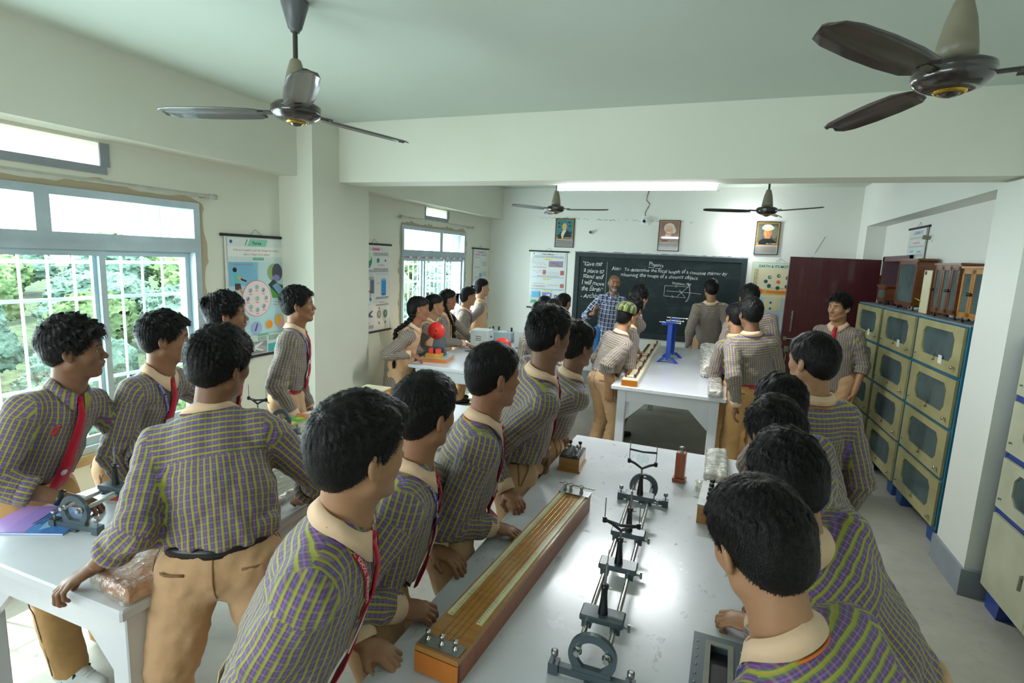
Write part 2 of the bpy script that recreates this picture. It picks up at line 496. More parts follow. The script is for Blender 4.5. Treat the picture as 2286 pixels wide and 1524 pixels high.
class Solid:
    """union / subtraction of rounded cones and ellipsoids with smooth joins"""
    def __init__(s): s.p = []; s.noise = None; s.cuts = []
    def cone(s, a, b, ra, rb, k=0.02, flat=None, op='u'):
        a = np.array(a, float); b = np.array(b, float); r = max(ra, rb)
        if flat is not None: flat = (nz(flat[0]), flat[1]); r *= max(1, flat[1])
        s.p.append((op, Prim('cone', k, (np.minimum(a, b) - r, np.maximum(a, b) + r), a=a, b=b, ra=ra, rb=rb, flat=flat))); return s
    def ell(s, c, r, R=None, k=0.02, op='u'):
        c = np.array(c, float); R = np.eye(3) if R is None else np.array(R, float); m = max(r)
        s.p.append((op, Prim('ell', k, (c - m, c + m), c=c, r=r, R=R))); return s
    def cut(s, c, n, k=0.0):
        s.cuts.append((np.array(c, float), nz(n))); return s
    def value(s, P):
        P = np.atleast_2d(np.array(P, float)); X, Y, Z = P[:, 0], P[:, 1], P[:, 2]
        F = np.full(len(P), 0.3)
        for op, p in s.p: F = s.comb(op, F, p.dist(X, Y, Z), p.k)
        for c, n in s.cuts: F = np.maximum(F, (X - c[0]) * n[0] + (Y - c[1]) * n[1] + (Z - c[2]) * n[2])
        return F
    @staticmethod
    def comb(op, F, D, k):
        if op == 'x': return np.maximum(F, D)
        if op == 'u':
            h = np.maximum(k - np.abs(F - D), 0) / k
            return np.minimum(F, D) - h * h * k * 0.25
        h = np.maximum(k - np.abs(F + D), 0) / k
        return np.maximum(F, -D) + h * h * k * 0.25
    def surface(s, origin, direction, far=0.45, step=0.004):
        """last crossing found walking inwards along the ray from far away"""
        o = np.array(origin, float); d = nz(direction)
        ts = np.arange(far, -0.05, -step)
        v = s.value(o[None, :] + ts[:, None] * d[None, :])
        idx = np.where(v < 0)[0]
        return o + d * (ts[idx[0]] if len(idx) else 0.1)
    def mesh(s, coarse, bands=((), (), ()), lo=None, hi=None, disp=None):
        los = [p.box[0] - 0.02 for op, p in s.p if op == 'u']; his = [p.box[1] + 0.02 for op, p in s.p if op == 'u']
        lo = np.min(los, 0) if lo is None else lo; hi = np.max(his, 0) if hi is None else hi
        ax = [axis_steps(lo[i] - coarse, hi[i] + coarse, coarse, bands[i]) for i in range(3)]
        F = np.full((len(ax[0]), len(ax[1]), len(ax[2])), 0.3, dtype=F32)
        for op, p in s.p:
            mg = p.k + 3 * coarse
            sl = []
            for i in range(3):
                a = np.searchsorted(ax[i], p.box[0][i] - mg); b = np.searchsorted(ax[i], p.box[1][i] + mg)
                sl.append(slice(max(0, a - 1), min(len(ax[i]), b + 1)))
            if any(q.stop - q.start < 1 for q in sl): continue
            X = ax[0][sl[0]][:, None, None]; Y = ax[1][sl[1]][None, :, None]; Z = ax[2][sl[2]][None, None, :]
            D = p.dist(X, Y, Z).astype(F32)
            sub = F[sl[0], sl[1], sl[2]]
            F[sl[0], sl[1], sl[2]] = s.comb(op, sub, D, p.k)
        if disp is not None:
            idx = np.argwhere(np.abs(F) < 3.5 * coarse)
            P = np.stack([ax[i][idx[:, i]] for i in range(3)], 1)
            F[idx[:, 0], idx[:, 1], idx[:, 2]] += disp(P).astype(F32)
        for c, n in s.cuts:
            F = np.maximum(F, ((ax[0][:, None, None] - c[0]) * n[0] + (ax[1][None, :, None] - c[1]) * n[1] + (ax[2][None, None, :] - c[2]) * n[2]).astype(F32))
        return surface_net(F, ax)

def surface_net(F, ax):
    S = F < 0
    nx, ny, nz_ = F.shape
    cnt = np.zeros((nx - 1, ny - 1, nz_ - 1), np.int8)
    for i in (0, 1):
        for j in (0, 1):
            for k in (0, 1):
                cnt += S[i:nx - 1 + i, j:ny - 1 + j, k:nz_ - 1 + k]
    act = np.argwhere((cnt > 0) & (cnt < 8))
    idx = np.full(cnt.shape, -1, np.int32)
    idx[act[:, 0], act[:, 1], act[:, 2]] = np.arange(len(act))
    ci, cj, ck = act[:, 0], act[:, 1], act[:, 2]
    val = {}
    for i in (0, 1):
        for j in (0, 1):
            for k in (0, 1): val[(i, j, k)] = F[ci + i, cj + j, ck + k]
    acc = np.zeros((len(act), 3), F32); n = np.zeros(len(act), F32)
    for a in val:
        for axis in range(3):
            if a[axis] == 1: continue
            b = list(a); b[axis] = 1; b = tuple(b)
            va, vb = val[a], val[b]
            m = (va < 0) != (vb < 0)
            t = np.where(m, va / np.where(np.abs(va - vb) < 1e-12, 1, va - vb), 0)
            for c in range(3):
                v = np.full(len(act), float(a[c]), F32)
                if c == axis: v = t.astype(F32)
                acc[:, c] += np.where(m, v, 0)
            n += m
    acc /= np.maximum(n, 1)[:, None]
    V = np.empty((len(act), 3), F32)
    for c, g in enumerate((ci, cj, ck)):
        V[:, c] = ax[c][g] + acc[:, c] * (ax[c][g + 1] - ax[c][g])
    quads = []
    for axis in range(3):
        s0 = [slice(None)] * 3; s1 = [slice(None)] * 3
        s0[axis] = slice(0, -1); s1[axis] = slice(1, None)
        cr = S[tuple(s0)] != S[tuple(s1)]
        e = np.argwhere(cr)
        u, w = (axis + 1) % 3, (axis + 2) % 3
        ok = (e[:, u] > 0) & (e[:, w] > 0) & (e[:, u] < F.shape[u] - 1) & (e[:, w] < F.shape[w] - 1)
        e = e[ok]
        q = []
        for du, dw in ((-1, -1), (0, -1), (0, 0), (-1, 0)):
            g = e.copy(); g[:, u] += du; g[:, w] += dw
            q.append(idx[g[:, 0], g[:, 1], g[:, 2]])
        q = np.stack(q, 1)
        neg = S[e[:, 0], e[:, 1], e[:, 2]]
        q[~neg] = q[~neg][:, ::-1]
        quads.append(q)
    Q = np.concatenate(quads)
    Q = Q[(Q >= 0).all(1)]
    return V, Q

def np_mesh(name, V, Q, mats, smooth=True, midx=None):
    me = bpy.data.meshes.new(name)
    V = np.ascontiguousarray(V, dtype=F32); Q = np.ascontiguousarray(Q, dtype=np.int32)
    me.vertices.add(len(V)); me.vertices.foreach_set('co', V.ravel())
    k = Q.shape[1]
    me.loops.add(Q.size); me.loops.foreach_set('vertex_index', Q.ravel())
    me.polygons.add(len(Q))
    me.polygons.foreach_set('loop_start', np.arange(0, Q.size, k, dtype=np.int32))
    me.polygons.foreach_set('use_smooth', np.full(len(Q), smooth))
    for m in mats: me.materials.append(m)
    if midx is not None: me.polygons.foreach_set('material_index', midx.astype(np.int32))
    me.update(calc_edges=True)
    return me

def vcol(me, C):
    ca = me.color_attributes.new('Col', 'FLOAT_COLOR', 'POINT')
    ca.data.foreach_set('color', np.ascontiguousarray(C, dtype=F32).ravel())
# ------------------------------------------------------------------ cloth, skin and hair materials
def plaid_material(name, vstops, period, hperiod, hcol, hline, k=1.0, shiny=0.0):
    t = NT(name)
    uv = t.node('ShaderNodeUVMap', uv_map='UVMap')
    sp = t.node('ShaderNodeSeparateXYZ'); t.link(uv.outputs[0], sp.inputs[0])
    fu = t.math('FRACT', t.math('DIVIDE', sp.outputs[0], period))
    fv = t.math('FRACT', t.math('DIVIDE', sp.outputs[1], hperiod))
    c = t.ramp(fu, vstops)
    h1 = t.ramp(fv, [(0.0, (0, 0, 0)), (0.08, (1, 1, 1)), (0.26, (1, 1, 1)), (0.34, (0, 0, 0))])
    h2 = t.ramp(fv, [(0.60, (0, 0, 0)), (0.64, (1, 1, 1)), (0.70, (1, 1, 1)), (0.74, (0, 0, 0))])
    c = t.mix(t.math('MULTIPLY', h1, hcol[1] * k), c, srgb(hcol[0]))
    c = t.mix(t.math('MULTIPLY', h2, hline[1] * k), c, srgb(hline[0]))
    n = t.noise(700, 2, 0.6); n2 = t.noise(16, 3, 0.5)
    c = t.mix(0.18, c, t.ramp(n, [(0.3, (0.1, 0.1, 0.1)), (0.7, (0.8, 0.8, 0.8))]), 'MULTIPLY')
    t.set(color=c, rough=0.72, spec=0.25, sheen=0.1)
    t.bump(n2, 0.35, 0.012)
    return t.m
UNI = [(0.0, srgb('#a09a3c')), (0.17, srgb('#aea746')), (0.23, srgb('#54805c')), (0.31, srgb('#6f4f82')), (0.40, srgb('#833c68')), (0.46, srgb('#665898')), (0.54, srgb('#7a6eae')), (0.60, srgb('#6a5a9c')), (0.66, srgb('#853e6a')), (0.74, srgb('#725084')), (0.88, srgb('#547e5a')), (0.95, srgb('#a09a3c'))]
M['plaid'] = plaid_material('uniform_plaid', UNI, 0.0195, 0.0195, ('#b0a848', 0.30), ('#8a94b8', 0.22))
M['plaid_teacher'] = plaid_material('navy_white_check', [(0.0, srgb('#1b2a5a')), (0.50, srgb('#20336a')), (0.54, srgb('#cfd6e2')), (0.64, srgb('#dde2ea')), (0.68, srgb('#2a3f78')), (0.84, srgb('#26396e')), (0.88, srgb('#c5cede')), (0.95, srgb('#c5cede')), (0.98, srgb('#1b2a5a'))], 0.062, 0.062, ('#e0e5ec', 0.55), ('#c5cede', 0.45))
M['plaid_cap'] = plaid_material('green_black_check', [(0.0, srgb('#23271c')), (0.36, srgb('#2b3020')), (0.42, srgb('#5d6832')), (0.6, srgb('#6f7b3c')), (0.66, srgb('#3b4228')), (0.9, srgb('#5c6830'))], 0.05, 0.05, ('#1f2319', 0.7), ('#9aa060', 0.3))
def cloth(name, color, var=0.07):
    t = NT(name); c = srgb(color)
    n = t.noise(9, 4, 0.6); w = t.noise(400, 2, 0.5); n3 = t.noise(24, 3, 0.5)
    t.set(color=t.ramp(n, [(0.3, tuple(v * (1 - var) for v in c[:3]) + (1,)), (0.7, tuple(min(1, v * (1 + var)) for v in c[:3]) + (1,))]), rough=0.8, spec=0.2, sheen=0.15)
    t.bump(n3, 0.3, 0.01)
    return t.m
M['khaki'] = cloth('beige_trouser_cloth', '#bd9872')
M['seam'] = cloth('trouser_seam_thread', '#80603e')
M['khaki_dark'] = cloth('ochre_trouser_cloth', '#c09560')
M['collar'] = cloth('beige_collar_cloth', '#d9b898', 0.03)
M['vest'] = cloth('beige_vest_cloth', '#cfa67e', 0.04)
M['jeans'] = cloth('blue_jeans', '#2d66a0', 0.15)
M['tie'] = cloth('red_tie_cloth', '#b3142c', 0.06)
M['lanyard'] = plain('violet_lanyard', '#4a3a92', 0.5, var=0.35, scale=160)
M['belt_red'] = plain('red_belt', '#c22a34', 0.5)
M['belt_black'] = plain('black_belt', '#1a1a1c', 0.35)
M['belt_cream'] = cloth('cream_waistband', '#d8c09a', 0.03)
M['shoe_black'] = plain('black_shoe', '#17171a', 0.35)
M['shoe_white'] = plain('white_shoe', '#d6dadb', 0.5)
M['shoe_yellow'] = plain('yellow_shoe', '#c8bf2e', 0.5)
M['card'] = plain('id_card', '#c9ccd2', 0.25)
M['thread'] = plain('orange_thread', '#d06a2a', 0.7)
M['hairband'] = plain('pink_hairband', '#d23a8c', 0.5)
M['badge'] = plain('red_white_badge', '#c0484c', 0.5, var=0.3, scale=90)
def skin_material():
    t = NT('skin')
    a = t.node('ShaderNodeAttribute', attribute_name='Col')
    n = t.noise(60, 4, 0.6)
    t.set(color=t.mix(0.25, a.outputs['Color'], t.ramp(n, [(0.3, (0.7, 0.62, 0.6)), (0.7, (1, 1, 1))]), 'MULTIPLY'), rough=0.48, spec=0.4, sss=0.06)
    t.b.inputs['Subsurface Radius'].default_value = (0.02, 0.008, 0.004)
    t.bump(t.noise(260, 3, 0.6), 0.06, 0.002)
    return t.m
M['skin'] = skin_material()
def hair_material():
    t = NT('black_hair')
    n = t.noise(150, 4, 0.7)
    t.set(color=t.ramp(n, [(0.3, srgb('#080707')), (0.7, srgb('#151312'))]), rough=0.46, spec=0.22)
    t.bump(n, 0.5, 0.004)
    return t.m
M['hair'] = hair_material()
M['eye'] = attr_material('eye_surface', 0.12)

SKIN = {'dark': '#7f5a41', 'mid': '#94694b', 'light': '#a67b5a', 'fair': '#b78e6e', 'red': '#97684c'}

def frame(yaw, pitch=0.0, roll=0.0):
    y, p, r = math.radians(yaw), math.radians(pitch), math.radians(roll)
    f = np.array([-math.sin(y), math.cos(y), 0.0]); rt = np.array([math.cos(y), math.sin(y), 0.0]); u = np.array([0, 0, 1.0])
    f2 = f * math.cos(p) - u * math.sin(p); u2 = u * math.cos(p) + f * math.sin(p)
    r3 = rt * math.cos(r) - u2 * math.sin(r); u3 = u2 * math.cos(r) + rt * math.sin(r)
    return np.stack([r3, f2, u3], 1)          # columns: right, forward, up

def two_bone(S, W, l1, l2, hint):
    d = W - S; L = np.linalg.norm(d)
    if L > (l1 + l2) * 0.985:
        k = L / ((l1 + l2) * 0.985); l1 *= k; l2 *= k
    u = d / L; a = (l1 * l1 - l2 * l2 + L * L) / (2 * L); h = math.sqrt(max(l1 * l1 - a * a, 0))
    hp = hint - u * np.dot(hint, u); hp = nz(hp)
    return S + u * a + hp * h

def add_hand(s, w, d, n, side, curl=0.5, sc=1.0, spread=0.006):
    """palm and five separate fingers; d points to the fingertips, n out of the back of the hand"""
    d = nz(d); n = nz(n - d * np.dot(n, d)); l = np.cross(d, n) * side      # l points to the little finger
    R = np.stack([l, d, n], 1)
    pc = w + d * 0.048 * sc
    s.cone(w - d * 0.01, w + d * 0.02 * sc, 0.024 * sc, 0.025 * sc, 0.012, (n, 0.75))
    s.ell(pc, (0.041 * sc, 0.052 * sc, 0.0165 * sc), R, 0.012)
    lens = (0.074, 0.082, 0.077, 0.060)
    for i, L in enumerate(lens):
        o = (-0.029 + 0.0193 * i) * sc
        p = w + d * (0.086 - 0.004 * abs(i - 1.2)) * sc + l * o
        ang = 0.12 + curl * 0.35
        for j, fr in enumerate((0.45, 0.32, 0.23)):
            q = p + (d * math.cos(ang) - n * math.sin(ang) + l * (i - 1.5) * spread * 6) * (L * fr * sc)
            r0 = (0.0094 - 0.0007 * j) * sc * (0.9 if i == 3 else 1)
            s.cone(p, q, r0, r0 - 0.0008, 0.003 if j else 0.006)
            p = q; ang += curl * (0.95 + 0.08 * i)
    tb = w + d * 0.022 * sc - l * 0.024 * sc - n * 0.004
    t1 = tb + (d * 0.62 - l * 0.62 - n * (0.1 + 0.5 * curl)) * 0.042 * sc
    t2 = t1 + (d * 0.86 - l * (0.35 - 0.7 * curl) - n * (0.2 + 0.5 * curl)) * 0.032 * sc
    s.cone(tb, t1, 0.0145 * sc, 0.0115 * sc, 0.010); s.cone(t1, t2, 0.0112 * sc, 0.0092 * sc, 0.004)

def head_prims(s, H, R, hs, neck, female=False):
    """skull, face, ears and neck in the frame R (right, forward, up) about H"""
    def T(x, y, z): return H + R @ (np.array([x, y, z]) * hs)
    def sp(p, r, k=0.012, op='u'): s.ell(T(*p), (r * hs,) * 3, R, k * hs, op)
    def el(p, r, k=0.02, op='u', rot=None): s.ell(T(*p), tuple(q * hs for q in r), R if rot is None else R @ rot, k * hs, op)
    def co(a, b, ra, rb, k=0.01, op='u', flat=None): s.cone(T(*a), T(*b), ra * hs, rb * hs, k * hs, None if flat is None else (R @ np.array(flat[0], float), flat[1]), op)
    el((0, -0.018, 0.032), (0.074, 0.094, 0.083))
    el((0, 0.026, -0.022), (0.059, 0.062, 0.086), 0.03)
    el((0, 0.030, 0.034), (0.060, 0.060, 0.050), 0.03)
    jw = 0.9 if female else 1.0
    for sx in (-1, 1):
        co((sx * 0.052 * jw, 0.0, -0.058), (sx * 0.017, 0.066, -0.102), 0.020, 0.015, 0.03)
        sp((sx * 0.040, 0.056, -0.024), 0.020, 0.028)
    sp((0, 0.074, -0.100), 0.0165, 0.02)
    # brows, eye sockets, lids
    for sx in (-1, 1):
        co((sx * 0.012, 0.083, 0.019), (sx * 0.044, 0.070, 0.018), 0.009, 0.007, 0.014)
        el((sx * 0.031, 0.093, 0.001), (0.016, 0.015, 0.011), 0.012, 's')
        sp((sx * 0.0305, 0.0695, 0.001), 0.0125, 0.004)
        co((sx * 0.018, 0.0815, 0.0065), (sx * 0.043, 0.0765, 0.0055), 0.0032, 0.003, 0.005)
        co((sx * 0.019, 0.080, -0.0075), (sx * 0.042, 0.0755, -0.006), 0.0028, 0.0026, 0.006)
    # nose
    co((0, 0.082, 0.012), (0, 0.1045, -0.029), 0.0075, 0.0098, 0.012)
    sp((0, 0.1065, -0.031), 0.0100, 0.008)
    for sx in (-1, 1):
        sp((sx * 0.0125, 0.096, -0.034), 0.0082, 0.007)
        sp((sx * 0.0065, 0.099, -0.0425), 0.0035, 0.003, 's')
    # mouth
    el((0, 0.078, -0.062), (0.030, 0.020, 0.020), 0.018)
    co((-0.019, 0.089, -0.0575), (0, 0.0975, -0.0555), 0.0042, 0.0062, 0.006)
    co((0.019, 0.089, -0.0575), (0, 0.0975, -0.0555), 0.0042, 0.0062, 0.006)
    co((-0.017, 0.089, -0.068), (0.017, 0.089, -0.068), 0.0055, 0.0055, 0.006)
    sp((0, 0.0935, -0.069), 0.0072, 0.007)
    co((-0.021, 0.0965, -0.0625), (0.021, 0.0965, -0.0625), 0.0016, 0.0016, 0.003, 's')
    # ears
    for sx in (-1, 1):
        a = math.radians(22) * sx
        rot = np.array([[math.cos(a), -math.sin(a), 0], [math.sin(a), math.cos(a), 0], [0, 0, 1]])
        el((sx * 0.078, -0.012, -0.004), (0.010, 0.0185, 0.032), 0.008, 'u', rot)
        el((sx * 0.0885, -0.005, 0.001), (0.0085, 0.0115, 0.021), 0.005, 's', rot)
        sp((sx * 0.073, -0.004, -0.030), 0.0085, 0.008)
    # neck
    s.cone(T(0, -0.026, -0.050), neck, 0.050 * hs, 0.056 * hs, 0.03)
    s.cone(T(0, 0.018, -0.085), neck + R[:, 1] * 0.02 - np.array([0, 0, 0.01]), 0.034 * hs, 0.040 * hs, 0.025)

def face_colors(V, H, R, hs, skin, stubble=0.0, moustache=0.0, shaved=False):
    base = np.array(srgb(skin)[:3])
    C = np.tile(base, (len(V), 1))
    q = ((V - H) @ R) / hs
    x, y, z = np.abs(q[:, 0]), q[:, 1], q[:, 2]
    inh = (np.abs(z) < 0.14) & (np.linalg.norm(q, axis=1) < 0.16)
    def paint(m, c, a):
        m = np.clip(m, 0, 1)[:, None] * a * inh[:, None]
        C[:] = C * (1 - m) + np.array(c) * m
    def blob(d, r): return np.clip(1.5 - d / r, 0, 1)
    lip = np.sqrt((x / 0.021) ** 2 + ((z + 0.0625) / 0.0125) ** 2)
    paint(blob(lip, 1.0) * (y > 0.075), base * np.array([0.95, 0.62, 0.66]), 0.75)
    bz = 0.0215 + 0.004 * np.sin(np.clip((x - 0.010) / 0.038, 0, 1) * math.pi) - 0.05 * np.clip(x - 0.038, 0, 1)
    brow = (np.abs(z - bz) < 0.0048) & (x > 0.010) & (x < 0.050) & (y > 0.05)
    paint(brow.astype(float), (0.012, 0.010, 0.010), 0.9)
    if moustache > 0:
        m = (np.abs(z + 0.0475) < 0.0062 - 0.10 * np.clip(x - 0.01, 0, 1)) & (x < 0.030) & (y > 0.07)
        paint(m.astype(float), (0.012, 0.010, 0.010), moustache)
    if stubble > 0:
        m = (z < -0.045) & (z > -0.125) & (y > -0.0) & ~((x < 0.023) & (np.abs(z + 0.062) < 0.012))
        paint(m.astype(float), (0.03, 0.028, 0.028), stubble)
        paint(((z < -0.078) & (x < 0.03) & (y > 0.05)).astype(float), (0.42, 0.40, 0.38), stubble * 0.9)
    if shaved:
        m = (z > np.interp(y, [-0.11, -0.03, 0.02, 0.05, 0.07, 0.09], [-0.06, -0.03, 0.01, 0.035, 0.075, 0.085]))
        paint(m.astype(float), (0.05, 0.042, 0.04), 0.45)
    lid = np.sqrt(((x - 0.0305) / 0.017) ** 2 + ((z - 0.001) / 0.010) ** 2)
    paint(blob(lid, 0.9) * (y > 0.06), base * 0.62, 0.6)
    return np.concatenate([C, np.ones((len(C), 1))], 1)

def flow_noise(rng, n=7, wl=(0.05, 0.16)):
    ks = []
    for _ in range(n):
        d = nz(rng.normal(size=3)); w = 2 * math.pi / rng.uniform(*wl)
        ks.append((d * w, rng.uniform(0, 6.28), nz(rng.normal(size=3)) * w * 0.5, rng.uniform(0, 6.28)))
    def f(P):
        r = 0
        for a, p, b, q in ks: r = r + np.sin(P @ a + p + 1.3 * np.sin(P @ b + q))
        return r / math.sqrt(n)
    return f

def hair_part(H, R, hs, style, rng, lod, parent, base):
    """short hair as a sculpted cap with combed ridges; nearer heads also get separate strands"""
    top = style.get('top', 0.022); side = style.get('side', 0.009); amp = style.get('amp', 0.0035)
    s = Solid()
    def T(x, y, z): return H + R @ (np.array([x, y, z]) * hs)
    def E(p, r, k=0.02, op='u'): s.ell(T(*p), tuple(q * hs for q in r), R, k * hs, op)
    E((0, -0.020, 0.030), (0.074 + side, 0.094 + side * 1.1, 0.083 + side))
    E((0, -0.012, 0.048), (0.070 + top * 0.35, 0.088 + top * 0.4, 0.068 + top))
    E((0, 0.036, 0.055), (0.056 + top * 0.2, 0.050 + side * 0.6, 0.046 + top * 0.5), 0.03)
    E((0, -0.055, -0.015), (0.062 + side * 0.4, 0.050 + side * 0.9, 0.062))
    for p, r in style.get('lumps', ()):
        E(p, r, 0.018)
    if style.get('long'):                       # hair drawn back to the nape
        E((0, -0.060, -0.030), (0.060, 0.050, 0.070), 0.03)
    hy = [-0.13, -0.075, -0.035, -0.022, 0.0, 0.012, 0.040, 0.062, 0.078, 0.2]
    dz = style.get('fringe', 0.0)
    hz_ = [-0.078, -0.070, -0.040, -0.030, 0.026, -0.012, 0.012, 0.058 - dz, 0.066 - dz, 0.070 - dz]
    if style.get('long'): hz_ = [-0.10, -0.09, -0.060, 0.0, 0.030, 0.034, 0.040, 0.062, 0.072, 0.076]
    crown = np.array(style.get('crown', (0.012, -0.06, 0.11)))
    fl = flow_noise(rng, 6, (0.02, 0.06)); nr = style.get('ridges', 26)
    ph = rng.uniform(0, 6.28)
    def disp(P):
        q = ((P - H) @ R) / hs
        v = q - crown
        ang = np.arctan2(v[:, 0], v[:, 1])
        w = fl(P)
        rid = np.sin(ang * nr + ph + 1.6 * w) * 0.6 + np.sin(ang * nr * 2.3 + 2.1 * w) * 0.35
        k = np.clip((q[:, 2] + 0.02) / 0.08, 0.15, 1)
        out = -amp * k * rid * np.clip(np.linalg.norm(v[:, :2], axis=1) / 0.05, 0, 1) - amp * 0.9 * w * k
        if style.get('tuft'):
            out -= style['tuft'] * np.clip(fl(P * 1.7), 0, 2) * np.clip((q[:, 2] - 0.06) / 0.05, 0, 1)
        cz = np.interp(q[:, 1], hy, hz_)
        line = (cz - q[:, 2]) * hs + 0.003 * np.sin(q[:, 0] * 260 + ph) + 0.002 * w
        return out, line
    # evaluate, then trim at the hairline
    vox = (0.0032, 0.0045, 0.0065)[2 - lod]
    los = [p.box[0] for op, p in s.p]; his = [p.box[1] for op, p in s.p]
    def full(P):
        return disp(P)[0]
    class _S(Solid): pass
    ax_lo = np.min(los, 0) - 0.02; ax_hi = np.max(his, 0) + 0.02
    ax = [axis_steps(ax_lo[i], ax_hi[i], vox, ()) for i in range(3)]
    X, Y, Z = np.meshgrid(*ax, indexing='ij')
    F = np.full(X.shape, 0.3)
    for op, p in s.p: F = s.comb(op, F, p.dist(X, Y, Z), p.k)
    P = np.stack([X.ravel(), Y.ravel(), Z.ravel()], 1)
    o, line = disp(P)
    F = (F.ravel() + o).reshape(X.shape)
    A = np.maximum(F, line.reshape(X.shape))
    V, Q = surface_net(A.astype(F32), ax)
    nq = len(Q)
    if lod > 0 and len(V):
        # strands lying along the combed direction
        v0 = V[Q[:, 0]]; n = np.cross(V[Q[:, 1]] - v0, V[Q[:, 3]] - v0); ln = np.linalg.norm(n, axis=1) + 1e-12
        n = n / ln[:, None]; ctr = V[Q].mean(1)
        q = ((ctr - H) @ R) / hs
        ok = np.where(np.sum(n * (ctr - H), 1) > 0)[0]
        N = min((0, 3000, 7000)[lod], len(ok) * 2)
        pick = rng.choice(ok, N, replace=True)
        c = ctr[pick] + rng.normal(size=(N, 3)) * vox * 0.4; nn = n[pick]; qq = q[pick]
        el = (qq - np.array([0, -0.018, 0.02])) / np.array([0.075, 0.095, 0.09]) ** 2
        nn = el / np.linalg.norm(el, axis=1)[:, None] @ R.T
        v = qq - crown; tl = v - nn @ R * np.sum(v * (nn @ R), 1)[:, None]
        tl[:, 1] += style.get('comb', 0.0) * 0.06
        tl += rng.normal(size=(N, 3)) * style.get('messy', 0.018) * 0.45
        t = tl @ R.T; t -= nn * np.sum(t * nn, 1)[:, None]; t /= (np.linalg.norm(t, axis=1)[:, None] + 1e-9)
        L = (style.get('len', 0.026) * np.clip((qq[:, 2] + 0.05) / 0.12, 0.25, 1.0) * rng.uniform(0.6, 1.15, N))[:, None] * hs
        lift = rng.uniform(0.0, min(style.get('lift', 0.002), 0.0035), N)[:, None]
        w = np.cross(t, nn) * (0.00045 if lod == 2 else 0.0007)
        p0 = c - nn * 0.002; p1 = c + t * L * 0.5 + nn * (lift * 0.5 + 0.0006 - L * L * 1.5); p2 = c + t * L + nn * (lift * 0.6 - L * L * 6.2)
        SV = np.concatenate([p0 - w, p0 + w, p1 + w, p1 - w, p2 + w * 0.3, p2 - w * 0.3]).astype(F32)
        i = np.arange(N); b = len(V)
        SQ = np.concatenate([np.stack([b + i, b + N + i, b + 2 * N + i, b + 3 * N + i], 1), np.stack([b + 3 * N + i, b + 2 * N + i, b + 4 * N + i, b + 5 * N + i], 1)])
        V = np.concatenate([V, SV]); Q = np.concatenate([Q, SQ])
    me = np_mesh('hair', V - base, Q, [M['hair']])
    return link('hair', me, parent)

def strip(points, normals, widths, thick=0.0016, side=None):
    """a ribbon following points; returns an MB"""
    mb = MB(); P = [np.array(p) for p in points]; n = len(P); vs = []; fs = []
    for i in range(n):
        t = nz(P[min(i + 1, n - 1)] - P[max(i - 1, 0)]); nn = nz(normals[i]); b = nz(np.cross(t, nn)) * widths[i] / 2
        for sgn, off in ((-1, 0), (1, 0), (1, 1), (-1, 1)):
            vs.append(tuple(P[i] + b * sgn + nn * thick * off))
    for i in range(n - 1):
        for k in range(4):
            l = (k + 1) % 4
            fs.append((i * 4 + k, i * 4 + l, (i + 1) * 4 + l, (i + 1) * 4 + k))
    fs += [(0, 3, 2, 1), tuple((n - 1) * 4 + k for k in range(4))]
    mb.add(vs, fs, True)
    return mb

def braid(name, pts, r, parent, base, mat='hair', band=True):
    """three-strand braid hanging along pts"""
    pts = [np.array(p) for p in pts]; s = MB()
    L = [0]
    for a, b in zip(pts[:-1], pts[1:]): L.append(L[-1] + np.linalg.norm(b - a))
    n = max(12, int(L[-1] / 0.007))
    def at(u):
        d = u * L[-1]
        for i in range(len(pts) - 1):
            if d <= L[i + 1] + 1e-9:
                return pts[i] + (pts[i + 1] - pts[i]) * ((d - L[i]) / max(L[i + 1] - L[i], 1e-6)), nz(pts[i + 1] - pts[i])
        return pts[-1], nz(pts[-1] - pts[-2])
    for k in range(3):
        P = []; rad = []
        for i in range(n + 1):
            u = i / n; c, t = at(u)
            a = nz(np.cross(t, (0.3, 0.2, 0.9) if abs(t[2]) < 0.9 else (1, 0.2, 0))); b = np.cross(t, a)
            ph = 2 * math.pi * (u * L[-1] / (r * 5.0) + k / 3)
            rr = r * (1 - 0.35 * u)
            P.append(tuple(c + a * math.sin(ph) * rr * 0.75 + b * math.sin(2 * ph) * rr * 0.4)); rad.append(rr * 0.62)
        s.tube(P, r, 8, rad)
    s.v = [tuple(np.array(v) - base) for v in s.v]
    o = s.build(name, mat, parent)
    return o

